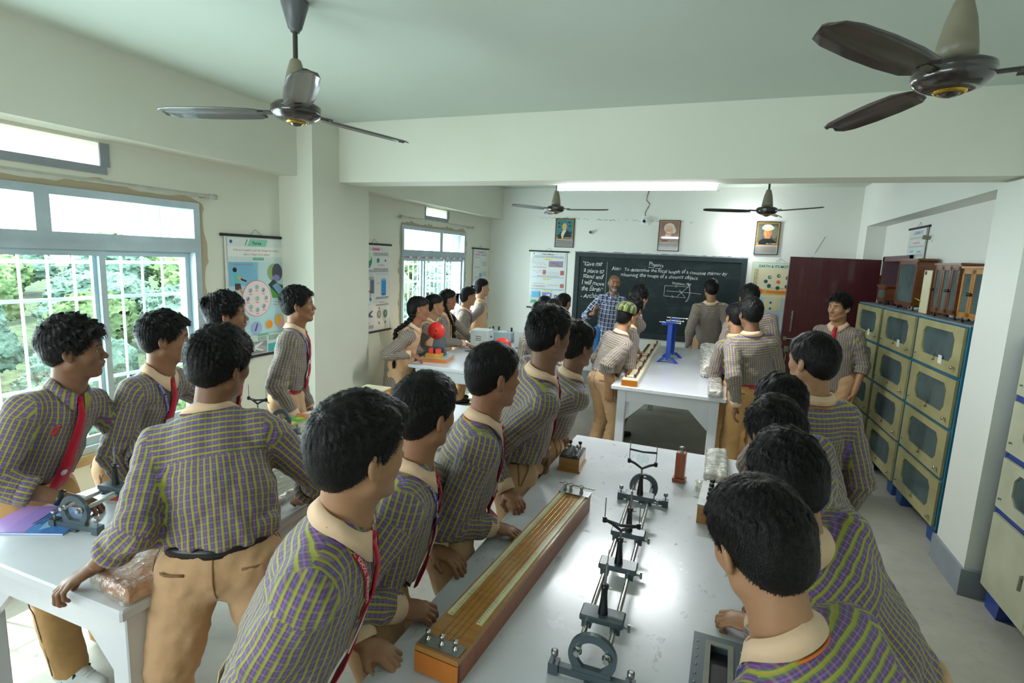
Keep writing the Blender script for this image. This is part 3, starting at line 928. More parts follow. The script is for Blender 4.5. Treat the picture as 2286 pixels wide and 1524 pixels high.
def person(label, x, y, H, by, hy, hp=0, hr=0, hs=0.97, S=None, lean=None, L='down', Rr='down', skin='mid', hair=None, lod=1,
           shirt='plaid', trousers='khaki', collar='collar', cuffs='collar', tie=False, lanyard=False, belt=None, tuck=True, sleeve=('full', 'full'),
           girl=None, moustache=0.0, stubble=0.0, shaved=False, cap=False, shoes='shoe_black', seed=1, group=None, feet=None, thread=False, card=False,
           pz=None, width=1.0, girth=1.0, neck=0.034, hem=None, wristband=None, hairband=None):
    rng = np.random.default_rng(seed)
    H = np.array(H, float)
    if S is None: S = (H[2] + 0.125) / 1.65
    base = np.array([x, y, 0.0])
    root = thing('person', label, 'person', (x, y, 0), 0, group)
    Bf = frame(by); rt, fw, up = Bf[:, 0], Bf[:, 1], Bf[:, 2]
    R = frame(hy, hp, hr)
    P = np.array([x, y, (0.90 * S if pz is None else pz)])
    N = H - R[:, 1] * 0.030 - R[:, 2] * 0.135 * hs + np.array([0, 0, -neck])
    if lean is not None: N = N + np.array(lean)
    ax = nz(N - P); sh = 0.158 * S * width
    Sc = N - ax * 0.078
    # the shoulder line follows the body yaw, tilted to stay square to the spine
    rs = nz(rt - ax * np.dot(rt, ax)); fs_ = nz(np.cross(up if abs(ax[2]) < 0.2 else ax, rs)); fs_ = nz(np.cross(ax, rs)) 
    fs_ = fs_ if np.dot(fs_, fw) > 0 else -fs_
    SL, SR = Sc - rs * sh, Sc + rs * sh
    hipL, hipR = P - rt * 0.088 - up * 0.03, P + rt * 0.088 - up * 0.03
    if feet is None: feet = ((x - rt[0] * 0.11, y - rt[1] * 0.11), (x + rt[0] * 0.11, y + rt[1] * 0.11))
    legs = []
    for hip, ft in ((hipL, feet[0]), (hipR, feet[1])):
        an = np.array([ft[0], ft[1], 0.085]); kn = two_bone(hip, an, 0.41 * S, 0.40 * S, fw)
        legs.append((hip, kn, an))
    arms = []
    for nm, Sh, sd in (('L', SL, -1), ('R', SR, 1)):
        spec = L if nm == 'L' else Rr
        out = rs * sd
        if spec == 'down': spec = dict(w=Sh + np.array([0, 0, -0.50 * S]) + fw * 0.05 + out * 0.05, d=(0, 0, -1), n=out, curl=0.45, hint=-fw + out * 0.4)
        elif spec == 'back': spec = dict(w=P - fw * 0.19 + np.array([0, 0, 0.03]) + out * 0.05, d=-out * 0.8 - up * 0.6, n=-fw, curl=0.5, hint=out - fw * 0.5)
        elif spec == 'front': spec = dict(w=P + fw * 0.20 + np.array([0, 0, 0.0]) + out * 0.07, d=-out * 0.7 - up * 0.6, n=fw, curl=0.5, hint=out - fw * 0.6)
        spec = dict(spec); w = np.array(spec['w'], float)
        hint = np.array(spec.get('hint', -fw + out * 0.6 - up * 0.3), float)
        el = two_bone(np.array(Sh), w, 0.285 * S, 0.25 * S, nz(hint))
        arms.append((Sh, el, w, np.array(spec.get('d', nz(w - el)), float), np.array(spec.get('n', (0, 0, 1)), float), sd, spec.get('curl', 0.5)))
    wd = 0.95 * width * S
    # ---- the body, one continuous surface
    b = Solid()
    head_prims(b, H, R, hs, N, girl is not None)
    mid = P + (N - P) * 0.42; ch = P + (N - P) * 0.72
    b.cone(P, mid, 0.115 * wd, 0.105 * wd, 0.05, (fs_, 0.75)); b.cone(mid, ch, 0.105 * wd, 0.125 * wd, 0.05, (fs_, 0.72))
    b.cone(SL + rs * 0.02, SR - rs * 0.02, 0.045, 0.045, 0.05)
    for hip, kn, an in legs:
        b.cone(hip, kn, 0.082 * wd, 0.052, 0.04); b.cone(kn, an, 0.052, 0.034, 0.03)
        ftd = nz(np.array([fw[0], fw[1], 0]))
        b.cone(an - up * 0.035 - ftd * 0.02, an - up * 0.045 + ftd * 0.10, 0.034, 0.024, 0.02)
    for Sh, el, w, d, n, sd, curl in arms:
        b.cone(Sh, el, 0.044 * wd, 0.036, 0.03); b.cone(el, w, 0.037, 0.0255, 0.02)
        add_hand(b, w, d, n, sd, curl, 0.94)
    fine = (0.0034, 0.0048, 0.0062)[2 - lod]; hfine = (0.0045, 0.0058, 0.0075)[2 - lod]
    bands = ([], [], [])
    for i in range(3):
        e = 0.125 if i < 2 else 0.13
        bands[i].append((H[i] - e, H[i] + e, fine))
        for Sh, el, w, d, n, sd, curl in arms:
            tip = w + nz(d) * 0.11
            bands[i].append((min(w[i], tip[i]) - 0.04, max(w[i], tip[i]) + 0.04, hfine))
    V, Q = b.mesh((0.013, 0.015, 0.017)[2 - lod], bands)
    me = np_mesh('body', V - base, Q, [M['skin']])
    C = face_colors(V, H, R, hs, SKIN.get(skin, skin), stubble, moustache, shaved)
    vcol(me, C)
    body = link('body', me, root)
    # ---- eyes
    for sx in (-1, 1):
        c = H + R @ (np.array([sx * 0.0305, 0.0712, 0.0005]) * hs)
        mb = MB(); q = Matrix(np.vstack([np.hstack([R, (c - base)[:, None]]), [0, 0, 0, 1]]).tolist())
        mb.cur = srgb('#cfc8c2'); mb.ball((0, 0, 0), 0.0122 * hs, 16, 12)
        mb.cur = srgb('#1c1310')
        mb.ball((sx * -0.0005, 0.0072 * hs, 0), 0.0062 * hs, 12, 8, (1, 0.98, 1))
        mb.v = [tuple(q @ Vector(v)) for v in mb.v]
        mb.build('eye', 'eye', root)
    # ---- shirt
    f = flow_noise(rng, 6, (0.09, 0.24)); f2 = flow_noise(rng, 5, (0.035, 0.08))
    hz0 = P[2] + (0.075 if tuck else -0.13)
    if hem is not None: hz0 = hem
    s = Solid(); g = 0.012
    low = P + (N - P) * 0.12 if tuck else P - np.array([0, 0, 0.10])
    if hem is not None and hem < P[2] - 0.2:
        s.cone(P, np.array([x, y, hem + 0.0]), 0.168 * wd, 0.215 * wd, 0.05, (fw, 0.85)); low = P
    gd = wd * girth
    s.cone(low, mid, 0.156 * gd, 0.150 * gd, 0.05, (fs_, 0.80)); s.cone(mid, ch, 0.150 * gd, 0.153 * wd, 0.05, (fs_, 0.76))
    s.cone(ch, Sc - ax * 0.045, 0.145 * wd, 0.105 * wd, 0.05, (fs_, 0.70))
    s.cone(SL + rs * 0.03 - ax * 0.008, SR - rs * 0.03 - ax * 0.008, 0.056, 0.056, 0.05)
    s.cone(N - ax * 0.014, SL + rs * 0.03, 0.050, 0.050, 0.035); s.cone(N - ax * 0.014, SR - rs * 0.03, 0.050, 0.050, 0.035)
    s.p.append(('x', Prim('plane', 0.01, (np.full(3, -50.0), np.full(3, 50.0)), c=np.array([0, 0, hz0]), n=np.array([0, 0, -1.0]))))
    slv = []
    for (Sh, el, w, d, n, sd, curl), sl in zip(arms, sleeve):
        s.cone(Sh + rs * (-sd) * 0.012, el, 0.067 * (0.6 + 0.4 * wd), 0.058, 0.030)
        fr = {'full': 0.93, 'roll': 0.55, 'half': 0.30, 'short': 0.0}[sl]
        if fr > 0:
            e2 = el + (w - el) * fr
            s.cone(el, e2, 0.057, 0.043 if sl == 'full' else 0.051, 0.022)
            s.cut(e2, nz(w - el)) if False else None
        else: e2 = el
        slv.append((Sh, el, e2, w, sl))
    def disp(Pt):
        o = -0.0040 * f(Pt) - 0.0017 * f2(Pt)
        for (Sh, el, e2, w, sl) in slv:
            de = np.linalg.norm(Pt - el, axis=1)
            a = nz(w - Sh)
            o -= 0.0035 * np.exp(-(de / 0.10) ** 2) * np.sin((Pt - el) @ a * 150 + f(Pt) * 1.5)
        if tuck:
            zz = (Pt[:, 2] - hz0)
            an = np.arctan2((Pt - P) @ rt, (Pt - P) @ fw)
            o -= 0.004 * np.exp(-(zz / 0.10) ** 2) * np.sin(an * 11 + 2 * f(Pt))
        return o
    V, Q = s.mesh((0.0075, 0.0095, 0.0125)[2 - lod], ([], [], []), disp=disp)
    # open the neck and the sleeve ends: drop faces outside the cloth
    ctr = V[Q].mean(1)
    keep = np.ones(len(Q), bool)
    for (Sh, el, e2, w, sl) in slv:
        a = nz(w - el); tt = (ctr - e2) @ a
        near = np.linalg.norm(ctr - e2, axis=1) < 0.075
        keep &= ~(near & (tt > 0.004))
    Q = Q[keep]; ctr = ctr[keep]
    # cloth coordinates: around and along the torso or the sleeve each face belongs to
    def seg(a, b_, r):
        d = b_ - a; t = np.clip(((ctr - a) @ d) / (d @ d), 0, 1)
        return np.linalg.norm(ctr - a - t[:, None] * d, axis=1) / r, t
    low_c = np.array([P[0], P[1], min(hz0, P[2])])
    dt, _ = seg(low_c, Sc - ax * 0.02, 0.150); dn, _ = seg(SL + rs * 0.05, SR - rs * 0.05, 0.085)
    dt = np.minimum(dt, dn)
    regs = [dt]; sp_ = []
    for (Sh, el, e2, w, sl), sd in zip(slv, (-1, 1)):
        a, ta = seg(Sh + rs * sd * 0.02, el, 0.062); b2, _ = seg(el, w, 0.052)
        bis = nz(w - el) + nz(el - Sh); fore = (ctr - el) @ bis > 0
        a = a + np.where(ta < 0.10, 9.0, 0); arm_d = np.minimum(a, b2)
        both = (a < 1.6) | (b2 < 1.6)
        a = np.where(fore & both & (b2 < 9), np.maximum(a, arm_d + 5), a); b2 = np.where(~fore, b2 + 5, b2)
        regs += [a, b2]; sp_ += [(Sh, el, sd), (el, w, sd)]
    reg = np.argmin(np.stack(regs, 1), 1)
    UV = np.zeros((len(Q), 4, 2), F32); CV = V[Q]
    m = reg == 0
    c0 = P; dirz = ax
    def cyl(cv, org, zdir, xdir, ydir, rad):
        rel = cv - org
        u = np.arctan2(rel @ xdir, rel @ ydir); return u, rel @ zdir
    if m.any():
        u, v = cyl(CV[m], c0, dirz, rs, fs_, 0.15)
        uc = u[:, :1]; u = uc + (np.mod(u - uc + math.pi, 2 * math.pi) - math.pi)
        uu = u * (0.0195 * 48 / (2 * math.pi)); vv = v
        # the yoke across the back of the shoulders is cut with the stripes lying across
        rel = CV[m] - N
        back = ((ctr[m] - c0) @ fs_ < -0.01) & ((ctr[m] - N) @ ax > -0.155)
        lin = rel @ rs
        uu = np.where(back[:, None], v * 1.0, np.where(((ctr[m] - N) @ ax > -0.11)[:, None], lin * 1.0, uu))
        vv = np.where(back[:, None], lin, vv)
        tip = np.abs((ctr[m] - N) @ rs) > sh + 0.005
        uu = np.where(tip[:, None], rel @ fs_, uu); vv = np.where(tip[:, None], v, vv)
        UV[m, :, 0] = uu; UV[m, :, 1] = vv
    for i, (a, b2, sd) in enumerate(sp_):
        m = reg == i + 1
        if not m.any(): continue
        zd = nz(b2 - a); xd = nz(np.cross(zd, fs_ + 0.01)); yd = np.cross(zd, xd)
        u, v = cyl(CV[m], a, zd, xd, yd, 0.05)
        uc = u[:, :1]; u = uc + (np.mod(u - uc + math.pi, 2 * math.pi) - math.pi)
        UV[m, :, 0] = u * (0.0195 * 18 / (2 * math.pi)); UV[m, :, 1] = v
    me = np_mesh('shirt', V - base, Q, [M[shirt]])
    ul = me.uv_layers.new(name='UVMap'); ul.data.foreach_set('uv', UV.ravel())
    top_name = 'tunic' if girl is not None and hem is not None else 'shirt'
    link(top_name, me, root)
    # ---- trousers or loose trousers
    t = Solid()
    wz = P[2] + 0.10
    t.cone(P + up * 0.13, P, 0.112 * wd, 0.140 * wd, 0.05, (fw, 0.80))
    t.cone(hipL + up * 0.02, hipR + up * 0.02, 0.085 * wd, 0.085 * wd, 0.05, (fw, 1.12))
    for hip, kn, an in legs:
        t.cone(hip, kn, 0.100 * wd, 0.076, 0.025); t.cone(kn, an - up * 0.02, 0.077, 0.066 if girl is None else 0.085, 0.02)
    ft_ = flow_noise(rng, 6, (0.10, 0.28))
    t.cut((0, 0, 0.055), (0, 0, -1)); t.cut((0, 0, wz), (0, 0, 1))
    def tdisp(Pt):
        return -0.0050 * ft_(Pt * np.array([1, 1, 0.55])) - 0.0022 * f2(Pt) - 0.004 * np.exp(-((Pt[:, 2] - 0.47) / 0.13) ** 2) * np.sin(Pt[:, 2] * 95 + 2 * ft_(Pt))
    V, Q = t.mesh((0.011, 0.013, 0.016)[2 - lod], ([], [], []), disp=tdisp)
    tr = link('trousers', np_mesh('trousers', V - base, Q, [M[trousers]]), root)
    if girl is None and lod > 0:
        # sewn seams: centre back, both outer sides, and slanted pocket openings
        def onto(c, d, push=0.0015): return t.surface(c, d) + nz(d) * push - base
        zs_ = np.linspace(wz - 0.01, P[2] - 0.10, 9)
        strip([onto(np.array([P[0], P[1], z_]), -fw) for z_ in zs_], [-fw] * 9, [0.004] * 9, 0.003).build('back_seam', 'seam', tr)
        for sd in (-1, 1):
            hp, kn, an = legs[0 if sd < 0 else 1]; pp = []
            for q_ in np.linspace(0, 1, 22):
                if q_ < 0.15: c_ = P + rt * sd * 0.08 + up * (0.09 - 0.8 * q_)
                elif q_ < 0.55: c_ = hp + (kn - hp) * (q_ - 0.10) / 0.45
                else: c_ = kn + (an - kn) * (q_ - 0.55) / 0.46
                pp.append(onto(c_, rt * sd, 0.003))
            strip(pp, [rt * sd] * 22, [0.0045] * 22, 0.003).build('side_seam', 'seam', tr)
            pk = [onto(P + rt * sd * (0.055 + 0.035 * i) + up * (0.075 - 0.045 * i), nz(rt * sd + fw * (0.9 - 0.3 * i)), 0.003) for i in range(4)]
            strip(pk, [nz(rt * sd + fw * 0.6)] * 4, [0.007] * 4, 0.003).build('pocket_opening', 'seam', tr)
            pk = [onto(P + rt * sd * (0.045 + 0.02 * i) + up * 0.005, nz(-fw + rt * sd * 0.3), 0.003) for i in range(5)]
            strip(pk, [nz(-fw + rt * sd * 0.3)] * 5, [0.008] * 5, 0.003).build('back_pocket', 'seam', tr)
    if belt and tuck:
        c = P + up * 0.062; pts = []; nn = []
        for i in range(41):
            a = 2 * math.pi * i / 40; d = rt * math.sin(a) + fw * math.cos(a)
            pts.append(t.surface(c, d) + d * 0.004 - base); nn.append(d)
        bo = strip(pts, nn, [0.034] * 41, 0.003).build('belt', belt, tr)
        if belt == 'belt_red':
            pts2 = [p + np.array([0, 0, 0.0]) for p in pts]
            strip([p - n * 0.001 for p, n in zip(pts, nn)], nn, [0.056] * 41, 0.002).build('waistband', 'belt_cream', tr)
    # ---- shoes
    for hip, kn, an in legs:
        sh_ = Solid(); ftd = nz(np.array([fw[0], fw[1], 0])); a0 = np.array([an[0], an[1], 0])
        sh_.cone(a0 - ftd * 0.045 + up * 0.045, a0 + ftd * 0.04 + up * 0.043, 0.040, 0.040, 0.02)
        sh_.cone(a0 + ftd * 0.04 + up * 0.040, a0 + ftd * 0.155 + up * 0.030, 0.042, 0.028, 0.03)
        sh_.cone(a0 - ftd * 0.02 + up * 0.05, a0 + ftd * 0.0 + up * 0.095, 0.040, 0.038, 0.02)
        sh_.cut((0, 0, 0.002), (0, 0, -1)); sh_.cut((0, 0, 0.112), (0, 0, 1))
        V, Q = sh_.mesh(0.009)
        so = link('shoe', np_mesh('shoe', V - base, Q, [M[shoes]]), root)
        if shoes == 'shoe_white' and lod == 2:
            mb = MB(); q = rt
            for j in range(5):
                c1 = a0 + ftd * (0.035 + 0.018 * j) + up * (0.088 - 0.006 * j)
                mb.tube([tuple(c1 - q * 0.022 - base), tuple(c1 + up * 0.006 - base), tuple(c1 + q * 0.022 - base)], 0.0025, 6)
            mb.build('laces', 'white', so)
            mb = MB()
            for sgn in (-1, 1):
                for j in range(3):
                    c1 = a0 + ftd * (0.01 + 0.024 * j) + q * sgn * 0.041
                    mb.tube([tuple(c1 + up * 0.02 - ftd * 0.012 - base), tuple(c1 - q * sgn * 0.006 + up * 0.075 + ftd * 0.004 - base)], 0.005, 6)
            mb.build('stripes', 'black', so)
    # ---- collar
    if collar:
        va = []; fa = []; nseg = 44; gap = math.radians(13)
        cN = N + ax * 0.006 + fs_ * 0.004
        for i in range(nseg + 1):
            a = gap + (2 * math.pi - 2 * gap) * i / nseg
            fr = math.cos(a)                                         # 1 at the throat, -1 at the nape
            dr = fs_ * math.cos(a) + rs * math.sin(a)
            near_tip = max(0.0, fr) ** 3
            r1 = 0.061 * (0.85 + 0.15 * wd); h1 = 0.030 - 0.030 * max(0, fr)
            p_in0 = cN + dr * (r1 - 0.004) + ax * (h1 - 0.028)
            p_top = cN + dr * (r1 + 0.001) + ax * h1
            dro = 0.036 + 0.034 * near_tip
            p_out = cN + dr * (r1 + 0.022 + 0.010 * near_tip) + ax * (h1 - dro)
            sfc = s.value(p_out[None, :])[0]
            if sfc < 0.006: p_out = p_out + nz(dr * 0.6 + ax * 0.8) * (0.007 - sfc)
            p_out2 = p_out - dr * 0.004 - ax * 0.001
            va += [tuple(p - base) for p in (p_in0, p_top, cN + dr * (r1 + 0.006) + ax * (h1 + 0.001), p_out, p_out2, p_top - ax * 0.006 + dr * 0.001)]
        for i in range(nseg):
            for k in range(6):
                l = (k + 1) % 6
                fa.append((i * 6 + k, i * 6 + l, (i + 1) * 6 + l, (i + 1) * 6 + k))
        fa += [(0, 1, 2, 3, 4, 5), tuple(nseg * 6 + k for k in (5, 4, 3, 2, 1, 0))]
        mb = MB(); mb.add(va, fa, True)
        co = mb.build('collar', collar if collar != 'same' else shirt, root)
        if collar == 'same':
            ul = co.data.uv_layers.new(name='UVMap')
            uvv = [(va[i][0] * 0.9 + va[i][1] * 0.5, va[i][2]) for l in co.data.polygons for i in l.vertices]
            ul.data.foreach_set('uv', np.array(uvv, F32).ravel())
    # ---- cuffs
    if cuffs:
        for (Sh, el, e2, w, sl) in slv:
            if sl != 'full': continue
            a = nz(w - el); mb = MB()
            c0_ = w - a * 0.052; mb.lathe([(0.038, 0), (0.0445, 0.004), (0.0425, 0.048), (0.0385, 0.050), (0.036, 0.046)], 22, tuple(c0_ - base), tuple(a), caps=False)
            mb.build('cuff', cuffs, root)
    for (Sh, el, e2, w, sl) in slv:
        if sl in ('roll', 'half'):
            a = nz(w - el); c0_ = e2 - a * 0.045; mb = MB()
            mb.lathe([(0.048, 0), (0.0575, 0.004), (0.0595, 0.03), (0.056, 0.047), (0.047, 0.050), (0.045, 0.04)], 22, tuple(c0_ - base), tuple(a), caps=False)
            ob = mb.build('rolled_cuff', shirt, root)
            ul = ob.data.uv_layers.new(name='UVMap')
            uvs = []
            for pl in ob.data.polygons:
                for vi in pl.vertices:
                    uvs.append(((vi % 22) * 0.0159, (vi // 22) * 0.010))
            ul.data.foreach_set('uv', np.array(uvs, F32).ravel())
    # ---- tie, lanyard, card
    def front(h, off=0.0, push=0.004):
        c = P + (N - P) * h + rs * off
        return s.surface(c, fs_) + fs_ * push
    if tie:
        hs_ = [0.99, 0.955, 0.93] + [0.93 - 0.80 * i / 12 for i in range(1, 13)]
        ws = [0.028, 0.030, 0.022] + [0.026 + 0.040 * min(1, i / 10) for i in range(1, 12)] + [0.006]
        pts = []; last = None
        for h in hs_:
            p = front(min(h, 0.93), 0, 0.012)
            if h > 0.93: p = p + ax * (h - 0.93) * np.linalg.norm(N - P) - fs_ * ((h - 0.93) * 0.35 + 0.004)
            pts.append(p)
        for k in range(3, len(pts)):                                   # hangs clear of hollows
            if (pts[k] - pts[k - 1]) @ fs_ < -0.004: pts[k] = pts[k] + fs_ * (((pts[k - 1] - pts[k]) @ fs_) - 0.004)
        to = strip([p - base for p in pts], [fs_] * len(pts), ws, 0.004).build('tie', 'tie', root)
        k = pts[1] - base
        mb = MB(); mb.lathe([(0.007, -0.018), (0.0125, 0.012), (0.009, 0.017)], 12, tuple(k - fs_ * 0.003), tuple(ax)); mb.build('knot', 'tie', to)
        e = pts[-4] - base + fs_ * 0.0045
        MB().lathe([(0.014, 0), (0.014, 0.001), (0.0, 0.0012)], 18, tuple(e), tuple(fs_)).build('tie_emblem', 'card', to)
    if lanyard:
        for sd in (-1, 1):
            pts = []
            for i in range(15):
                u = i / 14; h = 0.99 - 0.42 * u; off = sd * (0.075 * (1 - u) + 0.004)
                if i == 0:
                    pts.append(N + rs * sd * 0.07 - fs_ * 0.02 + ax * 0.02)
                else:
                    pts.append(front(min(h, 0.95), off, 0.009))
            lo = strip([p - base for p in pts], [nz(fs_ + rs * sd * 0.25 + ax * 0.35 * (1 if i < 3 else 0)) for i in range(15)], [0.014] * 15, 0.0015)
            lo = lo.build('lanyard', lanyard if isinstance(lanyard, str) else 'lanyard', root)
            if lod == 2:
                tv, tf = text_geo('PUBLIC SCHOOL   PUBLIC SCHOOL', 0.0125)
                Pn = [p - base for p in pts]; cum = [0.0]
                for a_, b_ in zip(Pn[:-1], Pn[1:]): cum.append(cum[-1] + float(np.linalg.norm(b_ - a_)))
                out = []
                for q_ in tv:
                    d_ = min(max(0.05 + q_[0], 0), cum[-1] - 1e-4); i_ = max(0, int(np.searchsorted(cum, d_)) - 1)
                    f_ = (d_ - cum[i_]) / max(cum[i_ + 1] - cum[i_], 1e-6); t_ = nz(Pn[i_ + 1] - Pn[i_])
                    nn_ = nz(fs_ + rs * sd * 0.25 + ax * 0.35 * (1 if i_ < 2 else 0)); b3 = nz(np.cross(t_, nn_))
                    nn_ = nz(np.cross(b3, t_)); nn_ = nn_ if nn_ @ fs_ > 0 else -nn_
                    out.append(tuple(Pn[i_] + (Pn[i_ + 1] - Pn[i_]) * f_ - b3 * (q_[1] - 0.0045) + nn_ * 0.0024))
                MB().add(out, tf).build('lettering', 'white', lo)
        p = front(0.50, 0.0, 0.014)
        mb = MB(); q = Matrix(np.vstack([np.hstack([np.stack([rs, fs_, ax], 1), (p - base)[:, None]]), [0, 0, 0, 1]]).tolist())
        mb.box((0, 0, 0), (0.056, 0.003, 0.086), mat=q); mb.build('id_card', 'card', root)
    if card:
        p = front(0.72, 0.075, 0.003) - base
        q = Matrix(np.vstack([np.hstack([np.stack([rs, fs_, ax], 1), p[:, None]]), [0, 0, 0, 1]]).tolist())
        MB().lathe([(0.022, -0.001), (0.024, 0.002), (0.02, 0.003)], 20, tuple(p), tuple(fs_)).build('badge', 'badge', root)
    if girl is None and collar and lod > 0 and not tie and abs(by) > 50:
        for i in range(5):
            p = front(0.86 - 0.15 * i, 0.0, 0.0005) - base
            MB().lathe([(0.0045, 0), (0.005, 0.0015), (0.003, 0.002)], 10, tuple(p), tuple(fs_)).build('button', 'card', root)
    if thread:
        pts = [N + ax * -0.004 + (fs_ * math.cos(a) + rs * math.sin(a)) * 0.074 for a in np.linspace(2.1, 4.2, 16)]
        pts = [p - ax * 0.004 for p in pts]
        MB().tube([tuple(p - base) for p in pts], 0.0032, 6).build('neck_thread', 'thread', root)
    if wristband:
        Sh, el, w, d, n, sd, curl = arms[0 if wristband == 'L' else 1]
        a = nz(w - el); MB().lathe([(0.029, 0), (0.031, 0.003), (0.031, 0.015), (0.029, 0.018)], 20, tuple(w - a * 0.03 - base), tuple(a), caps=False).build('wristband', 'black', root)
    # ---- vest for the girls
    if girl is not None and girl.get('vest', True):
        v = Solid(); g = 0.010
        vb = (hem if (hem is not None and girl.get('vest_long')) else P[2] - 0.14)
        v.cone(P - up * 0.14, mid, (0.186) * wd, 0.162 * wd, 0.05, (fs_, 0.83)); v.cone(mid, ch, 0.161 * wd, 0.160 * wd, 0.05, (fs_, 0.77))
        v.cone(ch, Sc - ax * 0.045, 0.152 * wd, 0.115 * wd, 0.05, (fs_, 0.75))
        v.cone(SL + rs * 0.065, SR - rs * 0.065, 0.063, 0.063, 0.05)
        v.cone(N - ax * 0.022, SL + rs * 0.075, 0.053, 0.050, 0.03); v.cone(N - ax * 0.022, SR - rs * 0.075, 0.053, 0.050, 0.03)
        v.cut((0, 0, vb), (0, 0, -1))
        V, Q = v.mesh(0.010, disp=lambda Pt: -0.003 * f(Pt))
        vo = link('vest', np_mesh('vest', V - base, Q, [M['vest']]), root)
        for sd in (-1, 1):
            pts = [v.surface(P + (N - P) * 0.22 + rs * (sd * 0.085 + j * 0.012), fs_) + fs_ * 0.001 for j in (-3, -2, -1, 0, 1, 2, 3)]
            strip([p - base for p in pts], [fs_] * 7, [0.006] * 7, 0.0012).build('pocket_edge', 'lanyard', vo)
    # ---- hair
    if hair is not None:
        ho = hair_part(H, R, hs, hair, rng, lod, root, base)
        def T(px, py, pz_): return H + R @ (np.array([px, py, pz_]) * hs)
        if girl is not None:
            for gx in girl.get('braids', ()):
                p0 = T(gx * 0.062, -0.055, -0.055); L_ = girl.get('len', 0.42)
                if girl.get('front'):
                    pts = [p0, p0 + R[:, 1] * 0.03 - up * 0.06, P + (N - P) * 0.8 + rs * gx * 0.10 + fs_ * 0.125, P + (N - P) * 0.35 + rs * gx * 0.09 + fs_ * 0.15]
                else:
                    pts = [p0, p0 - fw * 0.04 - up * 0.07, P + (N - P) * 0.78 - fs_ * 0.135 + rs * gx * 0.08, P + (N - P) * 0.78 - fs_ * 0.15 + rs * gx * 0.09 - up * L_ * 0.7]
                braid('braid', pts, girl.get('r', 0.021), root, base)
                e = pts[-1]
                mb = MB(); mb.lathe([(0.008, 0.0), (0.019, 0.012), (0.019, 0.025), (0.008, 0.04)], 12, tuple(e - base - up * 0.02), (0, 0, 1)); mb.build('hair_tie', girl.get('tiecol', 'gold'), root)
                mb = MB()
                for j in range(9):
                    a = j * 0.7; mb.tube([tuple(e - base), tuple(e - base - up * 0.05 + np.array([math.cos(a), math.sin(a), 0]) * 0.012), tuple(e - base - up * 0.10 + np.array([math.cos(a), math.sin(a), 0]) * 0.010)], 0.005, 6, [0.006, 0.006, 0.001])
                mb.build('braid_end', 'hair', root)
            if girl.get('bun'):
                c = T(0, -0.125, girl.get('bunz', 0.01)); mb = MB(); mb.ball(tuple(c - base), 0.036, 14, 10, (1, 0.9, 1)); mb.build('hair_bun', 'hair', root)
                mb = MB(); mb.lathe([(0.018, -0.006), (0.026, 0), (0.018, 0.006)], 14, tuple(T(0, -0.108, girl.get('bunz', 0.01)) - base), tuple(R[:, 1])); mb.build('hair_band', hairband or 'hairband', root)
            if girl.get('tail'):
                c = T(0, -0.115, 0.015); mb = MB()
                for j in range(12):
                    a = j * 0.55; rr = 0.012 + 0.004 * (j % 3); o = np.array([math.cos(a), math.sin(a), 0]) * rr
                    mb.tube([tuple(c - base), tuple(c - base + R[:, 1] * -0.035 + up * 0.004 + o * 0.8), tuple(c - base - R[:, 1] * 0.045 - up * 0.06 + o * 1.2), tuple(c - base - R[:, 1] * 0.03 - up * 0.13 + o)], 0.01, 6, [0.008, 0.011, 0.010, 0.002])
                mb.build('ponytail', 'hair', root)
                mb = MB(); mb.lathe([(0.012, -0.006), (0.020, 0), (0.012, 0.006)], 14, tuple(c - base), tuple(R[:, 1])); mb.build('hair_band', hairband or 'black', root)
            if girl.get('bow'):
                c = T(0, -0.118, 0.045) - base; mb = MB()
                q = Matrix(np.vstack([np.hstack([R, c[:, None]]), [0, 0, 0, 1]]).tolist())
                for sx in (-1, 1):
                    mb.prism([(0, 0.0), (sx * 0.035, 0.022), (sx * 0.030, 0.0), (sx * 0.036, -0.018)][::sx], -0.004, 0.004, q @ Matrix.Rotation(math.pi / 2, 4, 'X'))
                mb.ball((0, 0, 0), 0.009, 10, 6, mat=q); mb.build('hair_bow', 'white', root)
    if cap:
        c_ = Solid()
        def T(px, py, pz_): return H + R @ (np.array([px, py, pz_]) * hs)
        c_.ell(T(0, -0.016, 0.052), (0.093 * hs, 0.112 * hs, 0.083 * hs), R, 0.02)
        c_.ell(T(0, -0.016, 0.090), (0.088 * hs, 0.104 * hs, 0.055 * hs), R, 0.03)
        c_.cut(T(0, 0, 0.036), -R[:, 2] - R[:, 1] * 0.12)
        V, Q = c_.mesh(0.0055)
        q = ((V - H) @ R); me = np_mesh('cap', V - base, Q, [M['plaid_cap']])
        ul = me.uv_layers.new(name='UVMap'); uv = np.stack([q[Q][:, :, 0], q[Q][:, :, 1]], 2); ul.data.foreach_set('uv', uv.astype(F32).ravel())
        co = link('cap', me, root)
        br = Solid(); br.ell(T(0, 0.118, 0.044), (0.062 * hs, 0.052 * hs, 0.010 * hs), R @ np.array([[1, 0, 0], [0, math.cos(-0.25), -math.sin(-0.25)], [0, math.sin(-0.25), math.cos(-0.25)]]), 0.01)
        V, Q = br.mesh(0.0045); q = ((V - H) @ R); me = np_mesh('cap_peak', V - base, Q, [M['plaid_cap']])
        ul = me.uv_layers.new(name='UVMap'); uv = np.stack([q[Q][:, :, 0], q[Q][:, :, 1]], 2); ul.data.foreach_set('uv', uv.astype(F32).ravel())
        link('cap_peak', me, co)
        mb = MB(); mb.ball(tuple(T(0, -0.016, 0.150) - base), 0.009, 10, 6, (1, 1, 0.5)); mb.build('cap_button', 'plaid_cap', co)
    return root, dict(P=P, N=N, SL=SL, SR=SR, arms=arms, shirt=s)
